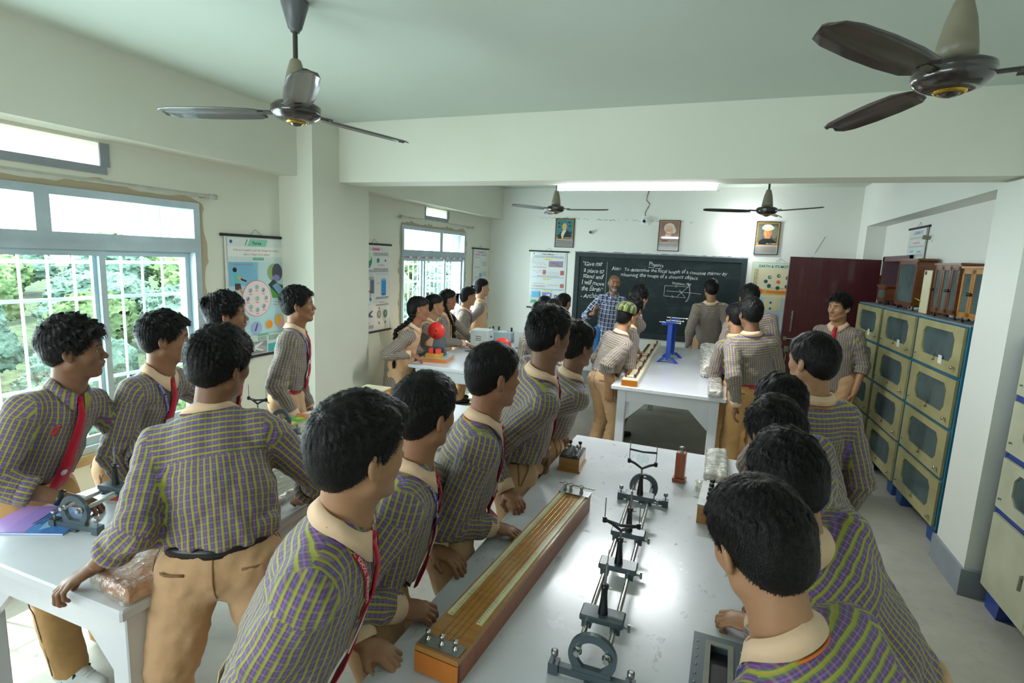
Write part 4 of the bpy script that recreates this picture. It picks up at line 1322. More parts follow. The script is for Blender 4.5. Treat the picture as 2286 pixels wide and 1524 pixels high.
# ------------------------------------------------------------------ the room
XL, XR, YB, ZC = -3.60, 1.80, 8.27, 3.02      # left wall plane, recessed right wall, back wall, ceiling
YF = -2.2                                     # wall behind the camera
def struct(name, mb, mat, parent=None, **kw):
    o = mb.build(name, mat, parent, **kw)
    if parent is None: o['kind'] = 'structure'
    return o
def boxx(mb, x0, x1, y0, y1, z0, z1): return mb.box(((x0 + x1) / 2, (y0 + y1) / 2, (z0 + z1) / 2), (x1 - x0, y1 - y0, z1 - z0))

struct('floor', boxx(MB(), XL - 0.25, 4.2, YF - 0.2, YB + 0.4, -0.12, 0.0), 'floor')
struct('ceiling', boxx(MB(), XL - 0.25, XR + 0.3, YF - 0.2, YB + 0.2, ZC, ZC + 0.15), 'ceiling')
# left wall with two windows and two ventilators cut through
def wall_with_holes(mb, x0, x1, ylo, yhi, zlo, zhi, holes):
    ys = sorted({ylo, yhi} | {h[0] for h in holes} | {h[1] for h in holes})
    zs = sorted({zlo, zhi} | {h[2] for h in holes} | {h[3] for h in holes})
    for a, b in zip(ys[:-1], ys[1:]):
        run = None
        for c, d in zip(zs[:-1], zs[1:]):
            inside = any(h[0] <= a + 1e-6 and b - 1e-6 <= h[1] and h[2] <= c + 1e-6 and d - 1e-6 <= h[3] for h in holes)
            if inside:
                if run: boxx(mb, x0, x1, a, b, run[0], run[1]); run = None
            else: run = (run[0], d) if run else (c, d)
        if run: boxx(mb, x0, x1, a, b, run[0], run[1])
def opal_material():
    t = NT('sunlit_opal_sheet'); a = t.node('ShaderNodeBsdfTranslucent'); a.inputs[0].default_value = (0.95, 0.97, 0.95, 1)
    b = t.node('ShaderNodeBsdfTransparent'); m = t.node('ShaderNodeMixShader'); m.inputs[0].default_value = 0.45
    t.link(a.outputs[0], m.inputs[1]); t.link(b.outputs[0], m.inputs[2]); t.link(m.outputs[0], t.n['Material Output'].inputs['Surface']); return t.m
M['opal'] = opal_material()
W1 = (0.15, 2.92, 0.60, 2.22); W2 = (5.60, 7.32, 0.66, 2.26)
V1 = (0.75, 2.30, 2.36, 2.51); V2 = (6.14, 6.77, 2.40, 2.52)
mb = MB(); wall_with_holes(mb, XL - 0.22, XL, YF, YB + 0.2, 0, ZC, [W1, W2, V1, V2])
struct('wall_left', mb, 'wall')
struct('wall_back', boxx(MB(), XL - 0.2, 4.2, YB, YB + 0.2, 0, ZC), 'wall_back')
struct('wall_rear', boxx(MB(), XL - 0.2, XR + 0.2, YF - 0.2, YF, 0, ZC), 'wall')
DOOR = (6.62, 7.66, 0.0, 2.13)
mb = MB(); wall_with_holes(mb, XR, XR + 0.2, YF, YB, 0, 2.50, [DOOR]); boxx(mb, 1.60, XR + 0.2, YF, YB, 2.50, ZC)
boxx(mb, 1.60, XR, 7.88, YB, 0, 2.50)
struct('wall_right', mb, 'wall_back')
# ceiling beams
struct('trim_1', boxx(MB(), XL, 1.58, 4.04, 4.30, 2.52, ZC), 'wall')
mb = MB(); boxx(mb, XL, -3.40, YF, 3.72, 2.53, ZC); boxx(mb, XL, -3.40, 4.45, YB, 2.53, ZC)
struct('trim_2', mb, 'wall')
# pillars on both sides of the cross beam
struct('wall_pillar_left', boxx(MB(), XL, -3.24, 3.70, 4.47, 0, ZC), 'wall')
mb = MB(); boxx(mb, 1.55, XR, 3.88, 4.33, 0, 2.50); struct('wall_pillar_right', mb, 'wall_back')
mb = MB(); boxx(mb, 1.53, XR, 3.86, 4.35, 0, 0.17); struct('baseboard_right', mb, 'skirt')
struct('baseboard_back', boxx(MB(), XL, 1.57, YB - 0.018, YB, 0, 0.215), 'skirt')
# corridor beyond the door
mb = MB(); boxx(mb, 3.9, 4.1, 4.5, YB, 0, 2.9); boxx(mb, 2.0, 4.1, 4.4, 4.5, 0, 2.9); struct('wall_corridor', mb, plain('corridor_paint', '#59584f', 0.8))
struct('ceiling_corridor', boxx(MB(), 2.0, 4.2, 4.4, YB + 0.2, 2.9, 3.0), 'wall')

# ------------------------------------------------------------------ windows: frame, mullions, panes, bars outside
def window(n, y0, y1, z0, z1, zt, mull_low, mull_top, label, barstep):
    mb = MB(); xo, xi = XL - 0.10, XL + 0.012
    fw_ = 0.048
    for a, b, c, d in ((y0, y1, z0, z0 + fw_), (y0, y1, z1 - fw_, z1), (y0, y0 + fw_, z0 + fw_, z1 - fw_), (y1 - fw_, y1, z0 + fw_, z1 - fw_)):
        boxx(mb, xo, xi, a, b, c, d)
    boxx(mb, xo + 0.003, xi + 0.003, y0 + 0.003, y1 - 0.003, zt - 0.05, zt + 0.05)
    boxx(mb, xo + 0.02, xi + 0.007, y0 + 0.004, y1 - 0.004, zt - 0.004, zt + 0.004)
    for y in mull_top: boxx(mb, xo + 0.001, xi + 0.001, y - 0.038, y + 0.038, zt + 0.049, z1 - 0.047)
    w = struct('window_%d' % n, mb, 'alu')
    edges = [y0 + fw_] + list(mull_low) + [y1 - fw_]
    for i, (a, b) in enumerate(zip(edges[:-1], edges[1:])):
        m2 = MB(); xs = XL - 0.035 - 0.028 * (i % 2); t = 0.036
        a2 = a - (0.03 if i else 0); b2 = b + (0.03 if i < len(edges) - 2 else 0)
        for q in ((a2, b2, z0 + fw_, z0 + fw_ + 0.05), (a2, b2, zt - 0.05 - t, zt - 0.05), (a2, a2 + t, z0 + fw_ + 0.05, zt - 0.05 - t), (b2 - t, b2, z0 + fw_ + 0.05, zt - 0.05 - t)):
            boxx(m2, xs - 0.013, xs + 0.013, q[0], q[1], q[2], q[3])
        so = m2.build('window_sash', 'alu', w)
        g = MB(); boxx(g, xs - 0.002, xs + 0.002, a2 + t, b2 - t, z0 + fw_ + 0.05, zt - 0.05 - t); g.build('window_pane', 'glass', so)
    for a, b in zip([y0 + fw_] + [m + 0.038 for m in mull_top], [m - 0.038 for m in mull_top] + [y1 - fw_]):
        g = MB(); boxx(g, XL - 0.06, XL - 0.056, a, b, zt + 0.05, z1 - fw_); g.build('window_pane', 'glass', w)
    gr = MB(); xg = XL - 0.185
    k = int((y1 - y0) / barstep)
    for i in range(k + 1): gr.rod((xg, y0 + 0.02 + i * (y1 - y0 - 0.04) / k, z0), (xg, y0 + 0.02 + i * (y1 - y0 - 0.04) / k, z1), 0.008, seg=8)
    for z in (z0 + 0.22, z0 + 0.42, zt - 0.36, zt - 0.13): boxx(gr, xg - 0.004, xg + 0.004, y0, y1, z - 0.011, z + 0.011)
    gr.build('window_grille', 'bar', w)
    return w
window(1, *W1, 1.915, (0.95, 1.60, 2.24), (0.90, 1.935), 'near window', 0.145)
window(2, *W2, 1.92, (6.18, 6.76), (6.57,), 'far window', 0.11)
tp = MB()
for i in range(26):
    y_ = W2[0] + 0.03 + i * 0.064; tp.cur = srgb('#b84a4e' if i % 3 == 1 else '#e4e4e0' if i % 3 else '#8d9296'); boxx(tp, XL + 0.0195, XL + 0.0205, y_, y_ + 0.062, 1.872, 1.888)
tp.build('printed_tape', 'print', bpy.data.objects['window_2'])
for k, (y0, y1, z0, z1) in enumerate((V1, V2)):
    mb = MB()
    for q in ((y0, y1, z0 - 0.035, z0 + 0.012), (y0, y0 + 0.02, z0 + 0.012, z1), (y1 - 0.035, y1 + 0.02, z0 + 0.012, z1)): boxx(mb, XL - 0.004, XL + 0.008, *q)
    w3 = struct('window_%d' % (3 + k), mb, 'skirt')
    boxx(MB(), XL - 0.006, XL - 0.003, y0, y1, z0, z1).build('window_pane', 'opal', w3)
# plaster ledge below and crumbled plaster around the windows
def ragged(y0, y1, z0, z1, amp, seed):
    rng = random.Random(seed); n = 46; pts = []
    per = [(y0, z0, 0, 1), (y0, z1, 1, 0), (y1, z1, 0, -1), (y1, z0, -1, 0)]
    outer = []
    for (a, b), (c, d), (nx_, nz2) in (((y0, z0), (y0, z1), (-1, 0)), ((y0, z1), (y1, z1), (0, 1)), ((y1, z1), (y1, z0), (1, 0))):
        for i in range(n):
            t = i / n; r = amp * (0.35 + 0.65 * rng.random() * (0.5 + 0.5 * math.sin(t * 23 + seed)))
            outer.append(((a + (c - a) * t, b + (d - b) * t), (a + (c - a) * t + nx_ * r, b + (d - b) * t + nz2 * r)))
    vs = []; fs = []
    for i, (p, q) in enumerate(outer): vs += [(XL + 0.0015, p[0], p[1]), (XL + 0.0025, q[0], q[1])]
    for i in range(len(outer) - 1): fs.append((2 * i, 2 * i + 1, 2 * i + 3, 2 * i + 2))
    m = MB(); m.add(vs, fs); return m
M['patch'] = wall_material('crumbled_plaster', '#b3a78e', 0.5)
struct('trim_3', ragged(*W1, 0.085, 3), 'patch'); struct('trim_4', ragged(*W2, 0.07, 5), 'patch')
mb = MB(); boxx(mb, XL - 0.02, XL + 0.035, W1[0] - 0.06, W1[1] + 0.05, W1[2] - 0.06, W1[2] + 0.001)
boxx(mb, XL - 0.02, XL + 0.03, W2[0] - 0.05, W2[1] + 0.05, W2[2] - 0.06, W2[2] + 0.001)
struct('trim_5', mb, plain('ochre_sill', '#b59a6c', 0.7, scale=10, var=0.2))
# a stained lower band on the left wall
for i, (y0, y1, lab, zz) in enumerate(((0.0, 3.0, 'long pipe curtain rod above the near window', 2.275), (5.52, 7.45, 'shorter pipe curtain rod above the far window', 2.345))):
    r = thing('curtain_rod', lab, 'curtain rod', (XL, (y0 + y1) / 2, zz), 0, 'curtain rods over the windows')
    L = (y1 - y0) / 2
    MB().rod((0.055, -L, 0), (0.055, L, 0), 0.012).build('pipe', 'curtain_rod', r)
    for sy in (-1, 1):
        MB().rod((0, sy * (L - 0.06), 0), (0.055, sy * (L - 0.06), 0), 0.014).build('bracket', 'fancup', r)
        MB().lathe([(0.014, -0.03), (0.019, -0.028), (0.019, 0.028), (0.012, 0.032)], 14, (0.055, sy * L, 0), (0, 1, 0)).build('end_cap', 'curtain_rod', r)

# ------------------------------------------------------------------ outside: sunlit trees far below the upper floor
def leaf_material(name, c1, c2, c3):
    t = NT(name); n = t.noise(2.2, 6, 0.75); n2 = t.noise(19.0, 5, 0.75)
    t.set(color=t.mix(0.5, t.ramp(n, [(0.35, srgb(c1)), (0.55, srgb(c2)), (0.7, srgb(c3))]), t.ramp(n2, [(0.4, srgb(c1)), (0.65, srgb(c3))])), rough=0.9, spec=0.1)
    t.bump(n2, 1.0, 0.12)
    return t.m
M['leaf1'] = leaf_material('yellow_green_leaves', '#5e7c56', '#7c9862', '#a4b886')
M['leaf2'] = leaf_material('blue_green_leaves', '#5a7a6c', '#769688', '#a2baa6')
M['trunk'] = plain('tree_bark', '#8c8a78', 0.9)
struct('ground_outside', MB().box((-105, 40, -7.3), (195, 260, 0.6)), 'grass')['kind'] = 'structure'
def crown_mesh(name, mat, seed, r):
    rng = np.random.default_rng(seed); s = Solid()
    for i in range(9):
        a = rng.uniform(0, 6.28); d = rng.uniform(0, 0.62) * r; z = rng.uniform(-0.25, 0.55) * r
        q = rng.uniform(0.34, 0.52) * r
        s.ell((math.cos(a) * d, math.sin(a) * d, z), (q, q, q * 0.8), k=0.3 * r)
    f = flow_noise(rng, 9, (0.14 * r, 0.4 * r)); f2 = flow_noise(rng, 12, (0.05 * r, 0.11 * r))
    V, Q = s.mesh(0.030 * r, disp=lambda P: 0.05 * r * f(P) + 0.035 * r * f2(P))
    return np_mesh(name, V, Q, [M[mat]])
crowns = [crown_mesh('crown_%d' % i, ('leaf1', 'leaf2')[i % 2], 40 + i, 1.0) for i in range(4)]
rng = random.Random(11)
k = 0
for row, (d0, n) in enumerate(((12, 8), (18, 9), (26, 10), (37, 11), (53, 12), (76, 13), (110, 14))):
    span = math.radians(100); sp = d0 * span / n; rr = sp * 0.56
    for i in range(n):
        az = math.radians(-10) + span * (i + 0.5 * (row % 2)) / n                       # measured outwards from the window wall
        px, py = XL - d0 * math.cos(az), 2.0 + d0 * math.sin(az)
        if px > XL - 6: continue
        top = (-3.6, -2.8, -2.0, -1.2, -0.4, 0.6, 2.0)[row] + rng.uniform(-0.5, 0.5)
        t = thing('tree', ('yellow-green leafy tree outside the left windows', 'blue-green leafy tree outside the left windows')[k % 2] + (', nearest the building', ', second row', ', third row', ', fourth row', ', fifth row', ', sixth row', ', on the horizon')[row], 'tree', (px, py, -7.0), rng.uniform(0, 6.28), 'trees outside the windows, row %d, %s' % (row + 1, ('yellow-green', 'blue-green')[k % 2]))
        s_ = rr * rng.uniform(0.9, 1.0); hz_c = (top + 7.0) * 0.52
        c = link('crown', crowns[k % 4], t, (0, 0, top + 7.0 - hz_c * 0.9)); c.scale = (s_, s_, hz_c)
        MB().rod((0, 0, -0.1), (0, 0, max(0.6, top + 7.0 - hz_c * 1.5)), 0.16, 0.10, 8).build('trunk', 'trunk', t)
        k += 1

# ------------------------------------------------------------------ door, standing open into the room
d = thing('door_1', None, None, (1.74, 7.62, 0)); d['kind'] = 'structure'
ang = math.atan2(7.50 - 7.62, 0.74 - 1.74)
lm = Matrix.Rotation(ang, 4, 'Z')
leaf = MB(); leaf.box((0.495, 0, 1.045), (0.99, 0.035, 2.09), mat=lm); leaf = leaf.build('door_leaf', 'maroon', d)
def on_leaf(mb, name, mat, parent=leaf):
    mb.v = [tuple(lm @ Vector(v)) for v in mb.v]; return mb.build(name, mat, parent)
h = MB(); h.box((0.90, 0.03, 1.30), (0.022, 0.018, 0.26)); h.box((0.90, 0.045, 1.38), (0.018, 0.025, 0.018)); on_leaf(h, 'pull_handle', 'steel')
h = MB(); h.rod((0.96, 0.04, 1.08), (0.66, 0.04, 1.07), 0.009); h.box((0.955, 0.03, 1.08), (0.04, 0.02, 0.05)); h.box((0.70, 0.03, 1.075), (0.04, 0.02, 0.05)); on_leaf(h, 'sliding_bolt', 'steel')
h = MB(); h.box((0.72, 0.028, 1.03), (0.05, 0.012, 0.12)); on_leaf(h, 'lock_plate', 'dsteel')
h = MB(); h.box((0.92, 0.032, 0.95), (0.055, 0.02, 0.07)); h.ringplate(0.022, 0.016, -0.004, 0.004, Matrix.Translation((0.915, 0.055, 0.90)) @ Matrix.Rotation(math.pi / 2, 4, 'X')); h.rod((0.92, 0.055, 0.88), (0.925, 0.06, 0.80), 0.006); on_leaf(h, 'padlock_and_keys', 'steel')
mb = MB(); boxx(mb, 1.765, XR + 0.16, 7.60, 7.66, 0, 2.13); boxx(mb, 1.765, XR + 0.16, 6.62, 6.68, 0, 2.13); boxx(mb, 1.765, XR + 0.16, 6.62, 7.66, 2.07, 2.13)
struct('trim_6', mb, 'maroonframe')
MB().box((1.755, 7.625, 1.85), (0.02, 0.04, 0.12)).build('door_hinge', 'gold', d, (-1.74, -7.62, 0))

# ------------------------------------------------------------------ fans
def fan(label, x, y, zh, a0, drop_dark):
    t = thing('ceiling_fan', label, 'fan', (x, y, zh), 0, 'ceiling fans')
    top = ZC - zh
    MB().lathe([(0.060, top), (0.058, top - 0.02), (0.030, top - 0.115), (0.020, top - 0.125), (0.020, top - 0.13)], 24).build('canopy', 'fangrey', t)
    MB().rod((0, 0, 0.20), (0, 0, top - 0.1), 0.011).build('down_rod', 'rod', t)
    MB().lathe([(0.018, 0.235), (0.022, 0.232), (0.026, 0.225), (0.042, 0.17), (0.054, 0.10), (0.059, 0.055), (0.055, 0.055)], 26).build('lower_canopy', 'fancup', t)
    m = MB().lathe([(0.04, 0.05), (0.085, 0.046), (0.108, 0.034), (0.112, 0.018), (0.108, 0.012), (0.112, 0.006), (0.104, -0.010), (0.085, -0.026), (0.050, -0.038), (0.046, -0.036)], 36).build('motor_housing', 'fandark', t)
    MB().lathe([(0.046, -0.034), (0.044, -0.041), (0.034, -0.046), (0.030, -0.042)], 30).build('gold_ring', 'gold', m)
    MB().lathe([(0.030, -0.040), (0.022, -0.052), (0.0, -0.056)], 24).build('motor_cap', 'fandark', m)
    for i in range(3):
        a = math.radians(a0 + 120 * i); q = Matrix.Rotation(a, 4, 'Z') @ Matrix.Rotation(math.radians(10), 4, 'X')
        bl = MB(); xs = [0.16, 0.20, 0.32, 0.46, 0.60, 0.655, 0.675]; ws = [0.040, 0.058, 0.066, 0.066, 0.058, 0.045, 0.018]
        vs = []; fs = []
        for x_, w_ in zip(xs, ws):
            for yy, zz in ((-w_, -0.006), (-w_ * 0.3, 0.0035), (w_ * 0.5, 0.001), (w_, -0.008)): vs.append((x_, yy, zz + 0.006))
        n4 = len(vs)
        vs += [(v[0], v[1], v[2] - 0.003) for v in vs]
        for i2 in range(len(xs) - 1):
            for j in range(3):
                p = i2 * 4 + j; fs += [(p, p + 4, p + 5, p + 1), (n4 + p, n4 + p + 1, n4 + p + 5, n4 + p + 4)]
        for j in range(3): fs += [(j, j + 1, n4 + j + 1, n4 + j), (n4 - 4 + j, 2 * n4 - 4 + j, 2 * n4 - 3 + j, n4 - 3 + j)]
        for i2 in range(len(xs) - 1):
            for e, fl in ((0, 0), (3, 1)):
                p = i2 * 4 + e; qd = (p, p + n4, p + 4 + n4, p + 4); fs.append(qd if not fl else qd[::-1])
        bl.add(vs, fs, True, q); bo = bl.build('blade', 'blade', t)
        br = MB(); br.box((0.135, 0, 0.004), (0.10, 0.030, 0.006), mat=q); br.rod(tuple(q @ Vector((0.11, 0, 0.008))), tuple(q @ Vector((0.19, 0, 0.010))), 0.008); br.build('blade_bracket', 'fandark', bo)
    return t
fan('ceiling fan over the left of the room, nearest the window', -1.90, 2.07, 2.54, 75, True)
fan('large ceiling fan at the right, partly out of frame', 0.615, 2.18, 2.545, 110, True)
fan('far ceiling fan left of the tube light, in front of the chalkboard wall', -2.04, 6.70, 2.55, -3, False)
fan('far ceiling fan right of the tube light, before the turbaned portrait', 0.385, 6.68, 2.55, -165, False)

# ------------------------------------------------------------------ tube light under the beam
M['tube'] = emit('lit_tube', (0.93, 0.97, 1.0, 1), 38.0)
t = thing('tube_light', 'lit white fluorescent tube on the underside of the cross beam', 'tube light', (-0.70, 4.355, 2.50))
MB().bevbox((0, 0, 0.030), (1.24, 0.04, 0.024), 0.004).build('batten', 'white', t)
MB().rod((-0.60, 0, -0.002), (0.60, 0, -0.002), 0.0135, seg=14).build('tube', 'tube', t)
for sx in (-1, 1):
    MB().box((sx * 0.612, 0, 0.004), (0.018, 0.03, 0.045)).build('end_socket', 'white', t)
# round lamp on the back wall, throwing a glow round itself
M['bulb'] = emit('lit_bulb', (0.95, 0.98, 1.0, 1), 55.0)
t = thing('wall_lamp', 'glowing round bulb on the back wall beside the turbaned portrait', 'lamp', (0.235, YB, 2.40))
MB().lathe([(0.040, 0), (0.040, 0.012), (0.022, 0.02), (0.022, 0.055)], 20, (0, 0, 0), (0, -1, 0)).build('holder', 'white', t)
MB().ball((0, -0.090, 0), 0.042, 20, 14).build('bulb', 'bulb', t)
light('wall_lamp_light', 'POINT', (0.235, YB - 0.22, 2.40), 9, (0.93, 0.98, 1.0), 0.05)
light('tube_light_spill', 'AREA', (-0.70, 4.36, 2.475), 40, (0.94, 0.98, 1.0), 1.2, 0.05, rot=(0, 0, 0))
# ------------------------------------------------------------------ chalkboard
cb = thing('chalkboard', 'wide dark green chalkboard with physics notes in white chalk', 'chalkboard', (-0.925, YB, 0.81))
W_, H_ = 2.46, 1.245
m = MB(); bd = 0.085
for x0, x1, z0, z1 in ((-W_ / 2, W_ / 2, 0, bd), (-W_ / 2, W_ / 2, H_ - bd * 0.7, H_), (-W_ / 2, -W_ / 2 + bd * 0.8, bd, H_ - bd * 0.7), (W_ / 2 - bd * 0.8, W_ / 2, bd, H_ - bd * 0.7)):
    boxx(m, x0, x1, -0.022, -0.001, z0, z1)
m.build('frame', 'boardframe', cb)
m = MB(); boxx(m, -W_ / 2 + 0.01, W_ / 2 - 0.01, -0.008, -0.001, 0.01, H_ - 0.01); m.build('board_surface', 'board', cb)
# position on the board from fractions of its photographed width/height
def bx(u, v): return (-W_ / 2 + u * W_, v * H_)
def write(parent, name, txt, u, v, size, shear=0.22, mat='chalk', y=-0.0095, thick=0.0, rot=0.0, space=1.0, sx=1.0):
    vs, fs = text_geo(txt, size, shear, 'LEFT', thick, space)
    x0, z0 = bx(u, v); c, s_ = math.cos(rot), math.sin(rot)
    if mat == 'chalk':                                                 # an unsteady hand
        ph = (u * 37 + v * 91) % 6.28
        vs = [(p[0] + size * (0.05 * math.sin(p[1] / size * 5 + p[0] / size * 2.1 + ph)), p[1] * (1 + 0.16 * math.sin(p[0] / size * 1.3 + ph)) + size * (0.06 * math.sin(p[0] / size * 0.9 + ph) + 0.035 * math.sin(p[0] / size * 3.7)), 0) for p in vs]
    m = MB(); m.add([(x0 + (p[0] * c * sx - p[1] * s_), y, z0 + (p[0] * s_ * sx + p[1] * c)) for p in vs], fs)
    return m.build(name, mat, parent)
for i, (tx, u, v) in enumerate((('“Give me', 0.045, 0.845), ('a place to', 0.058, 0.760), ('stand and', 0.055, 0.690), ('I will move', 0.048, 0.605), ('the Earth”', 0.048, 0.530), ('- Archimedes', 0.047, 0.445))):
    write(cb, 'quotation_line', tx, u, v, 0.098, 0.28, sx=0.88, space=0.95)
write(cb, 'heading', 'Physics', 0.455, 0.868, 0.078, 0.15, sx=0.95)
write(cb, 'aim_line', 'Aim:-  To determine the focal length of a concave mirror by', 0.235, 0.800, 0.072, 0.2, sx=0.93)
write(cb, 'aim_line', 'obtaining the image of a distinct object.', 0.292, 0.738, 0.072, 0.2, sx=0.98)
write(cb, 'diagram_caption', 'incident ray', 0.600, 0.668, 0.056, 0.2)
def chalk_line(pts, r=0.0026, name='diagram_line'):
    if name not in ('dividing_line',) and pts[0][1] < 0.75: pts = [(u, v + 0.05) for u, v in pts]
    m = MB(); m.tube([(bx(u, v)[0], -0.0105, bx(u, v)[1]) for u, v in pts], r, 6); return m.build(name, 'chalk', cb)
chalk_line([(0.455, 0.852), (0.485, 0.852)]); chalk_line([(0.495, 0.848), (0.535, 0.848)])
chalk_line([(0.205, 0.90), (0.204, 0.50)], 0.0022, 'dividing_line')
chalk_line([(0.560, 0.600), (0.694, 0.600)]); chalk_line([(0.560, 0.600), (0.560, 0.478)]); chalk_line([(0.560, 0.478), (0.684, 0.470)])
chalk_line([(0.572, 0.540), (0.700, 0.532), (0.77, 0.525)]); chalk_line([(0.694, 0.600), (0.635, 0.480)]); chalk_line([(0.684, 0.470), (0.645, 0.560)])
arc = [(0.676 + 0.028 * math.cos(a), 0.535 + 0.115 * math.sin(a)) for a in np.linspace(-1.25, 1.25, 20)]
chalk_line(arc, 0.003, 'mirror_arc')
m = MB()
for i in range(1, 19):
    (u, v) = arc[i]; a = np.linspace(-1.25, 1.25, 20)[i]
    p = bx(u, v + 0.05); m.tube([(p[0], -0.0105, p[1]), (p[0] + 0.018, -0.0105, p[1] + 0.012 * math.sin(a))], 0.0014, 5)
m.build('mirror_hatching', 'chalk', cb)['kind'] = 'stuff'
for u, v in ((0.628, 0.600), (0.612, 0.474)):
    chalk_line([(u - 0.008, v + 0.018), (u + 0.006, v), (u - 0.008, v - 0.018)], 0.002, 'ray_arrow')
m = MB()
rng = random.Random(4)
vs = []; n = 60
for i in range(n + 1):
    u = -W_ / 2 - 0.01 + (W_ + 0.02) * i / n; vs += [(u, -0.004, H_ - 0.004), (u, -0.003, H_ + 0.012 + 0.016 * rng.random())]
m.add(vs, [(2 * i, 2 * i + 2, 2 * i + 3, 2 * i + 1) for i in range(n)])
m.build('crumbled_edge', 'skirt', cb)

# ------------------------------------------------------------------ printed sheets
class Sheet:
    """flat coloured print built in x (right), z (up) from 0..w, 0..h"""
    def __init__(s, w, h): s.m = MB(); s.w = w; s.h = h; s.d = 0
    def _y(s): s.d += 1; return -0.00012 * s.d
    def poly(s, pts, c):
        y = s._y(); s.m.cur = srgb(c); s.m.add([(x * s.w, y, z * s.h) for x, z in pts], [tuple(range(len(pts)))]); return s
    def rect(s, x0, x1, z0, z1, c): return s.poly([(x0, z0), (x1, z0), (x1, z1), (x0, z1)], c)
    def disc(s, x, z, rx, rz, c, n=24): return s.poly([(x + rx * math.cos(2 * math.pi * i / n), z + rz * math.sin(2 * math.pi * i / n)) for i in range(n)], c)
    def circle(s, x, z, r, c, n=24): return s.disc(x, z, r / s.w, r / s.h, c, n)
    def text(s, t, x, z, size, c, align='CENTER', shear=0.0, thick=0.0, sx=1.0):
        v, f = text_geo(t, size, shear, align, thick); y = s._y(); s.m.cur = srgb(c)
        s.m.add([(x * s.w + p[0] * sx, y, z * s.h + p[1]) for p in v], f); return s
    def lines(s, x0, x1, z0, z1, n, c, fill=0.5, seed=1):
        """greeked small print: broken thin bars"""
        rng = random.Random(seed); y = s._y(); s.m.cur = srgb(c)
        for i in range(n):
            z = z1 - (z1 - z0) * (i + 0.5) / n; hh = (z1 - z0) / n * fill / 2; x = x0
            while x < x1 - 0.01:
                L = rng.uniform(0.02, 0.06) * 0.6; e = min(x1, x + L)
                s.m.add([(x * s.w, y, (z - hh) * s.h), (e * s.w, y, (z - hh) * s.h), (e * s.w, y, (z + hh) * s.h), (x * s.w, y, (z + hh) * s.h)], [(0, 1, 2, 3)])
                x = e + 0.012
        return s

def hanging_chart(name, label, loc, rz, w, h, draw, group=None, rods=True, ground='#dfe0dc'):
    t = thing(name, label, 'wall chart', loc, rz, group)
    m = MB(); n = 12; vs = []
    for i in range(n + 1):
        z = -h * i / n; b = -0.010 - 0.006 * math.sin(i / n * 3.1)
        for yy in (b, b + 0.0015): vs += [(-w / 2, yy, z), (w / 2, yy, z)]
    fs = []
    for i in range(n):
        a = i * 4; fs += [(a, a + 4, a + 5, a + 1), (a + 2, a + 3, a + 7, a + 6)]
    m.add(vs, fs, True); m.build('sheet', plain(name + '_ground', ground, 0.3, coat=0.5, var=0.02), t)
    s = Sheet(w * 0.93, h * 0.955); draw(s)
    s.m.build('print', 'print', t, (-w * 0.465, -0.0175, -h * 0.975))
    if rods:
        for z in (0, -h): MB().rod((-w / 2 - 0.03, -0.012, z), (w / 2 + 0.03, -0.012, z), 0.011, seg=10).build('hanging_rod', 'blackmat', t)
    m = MB(); m.tube([(-0.06, -0.012, 0.008), (0, -0.004, 0.055), (0.06, -0.012, 0.008)], 0.0015, 5); m.build('hanging_string', 'blackmat', t)
    return t

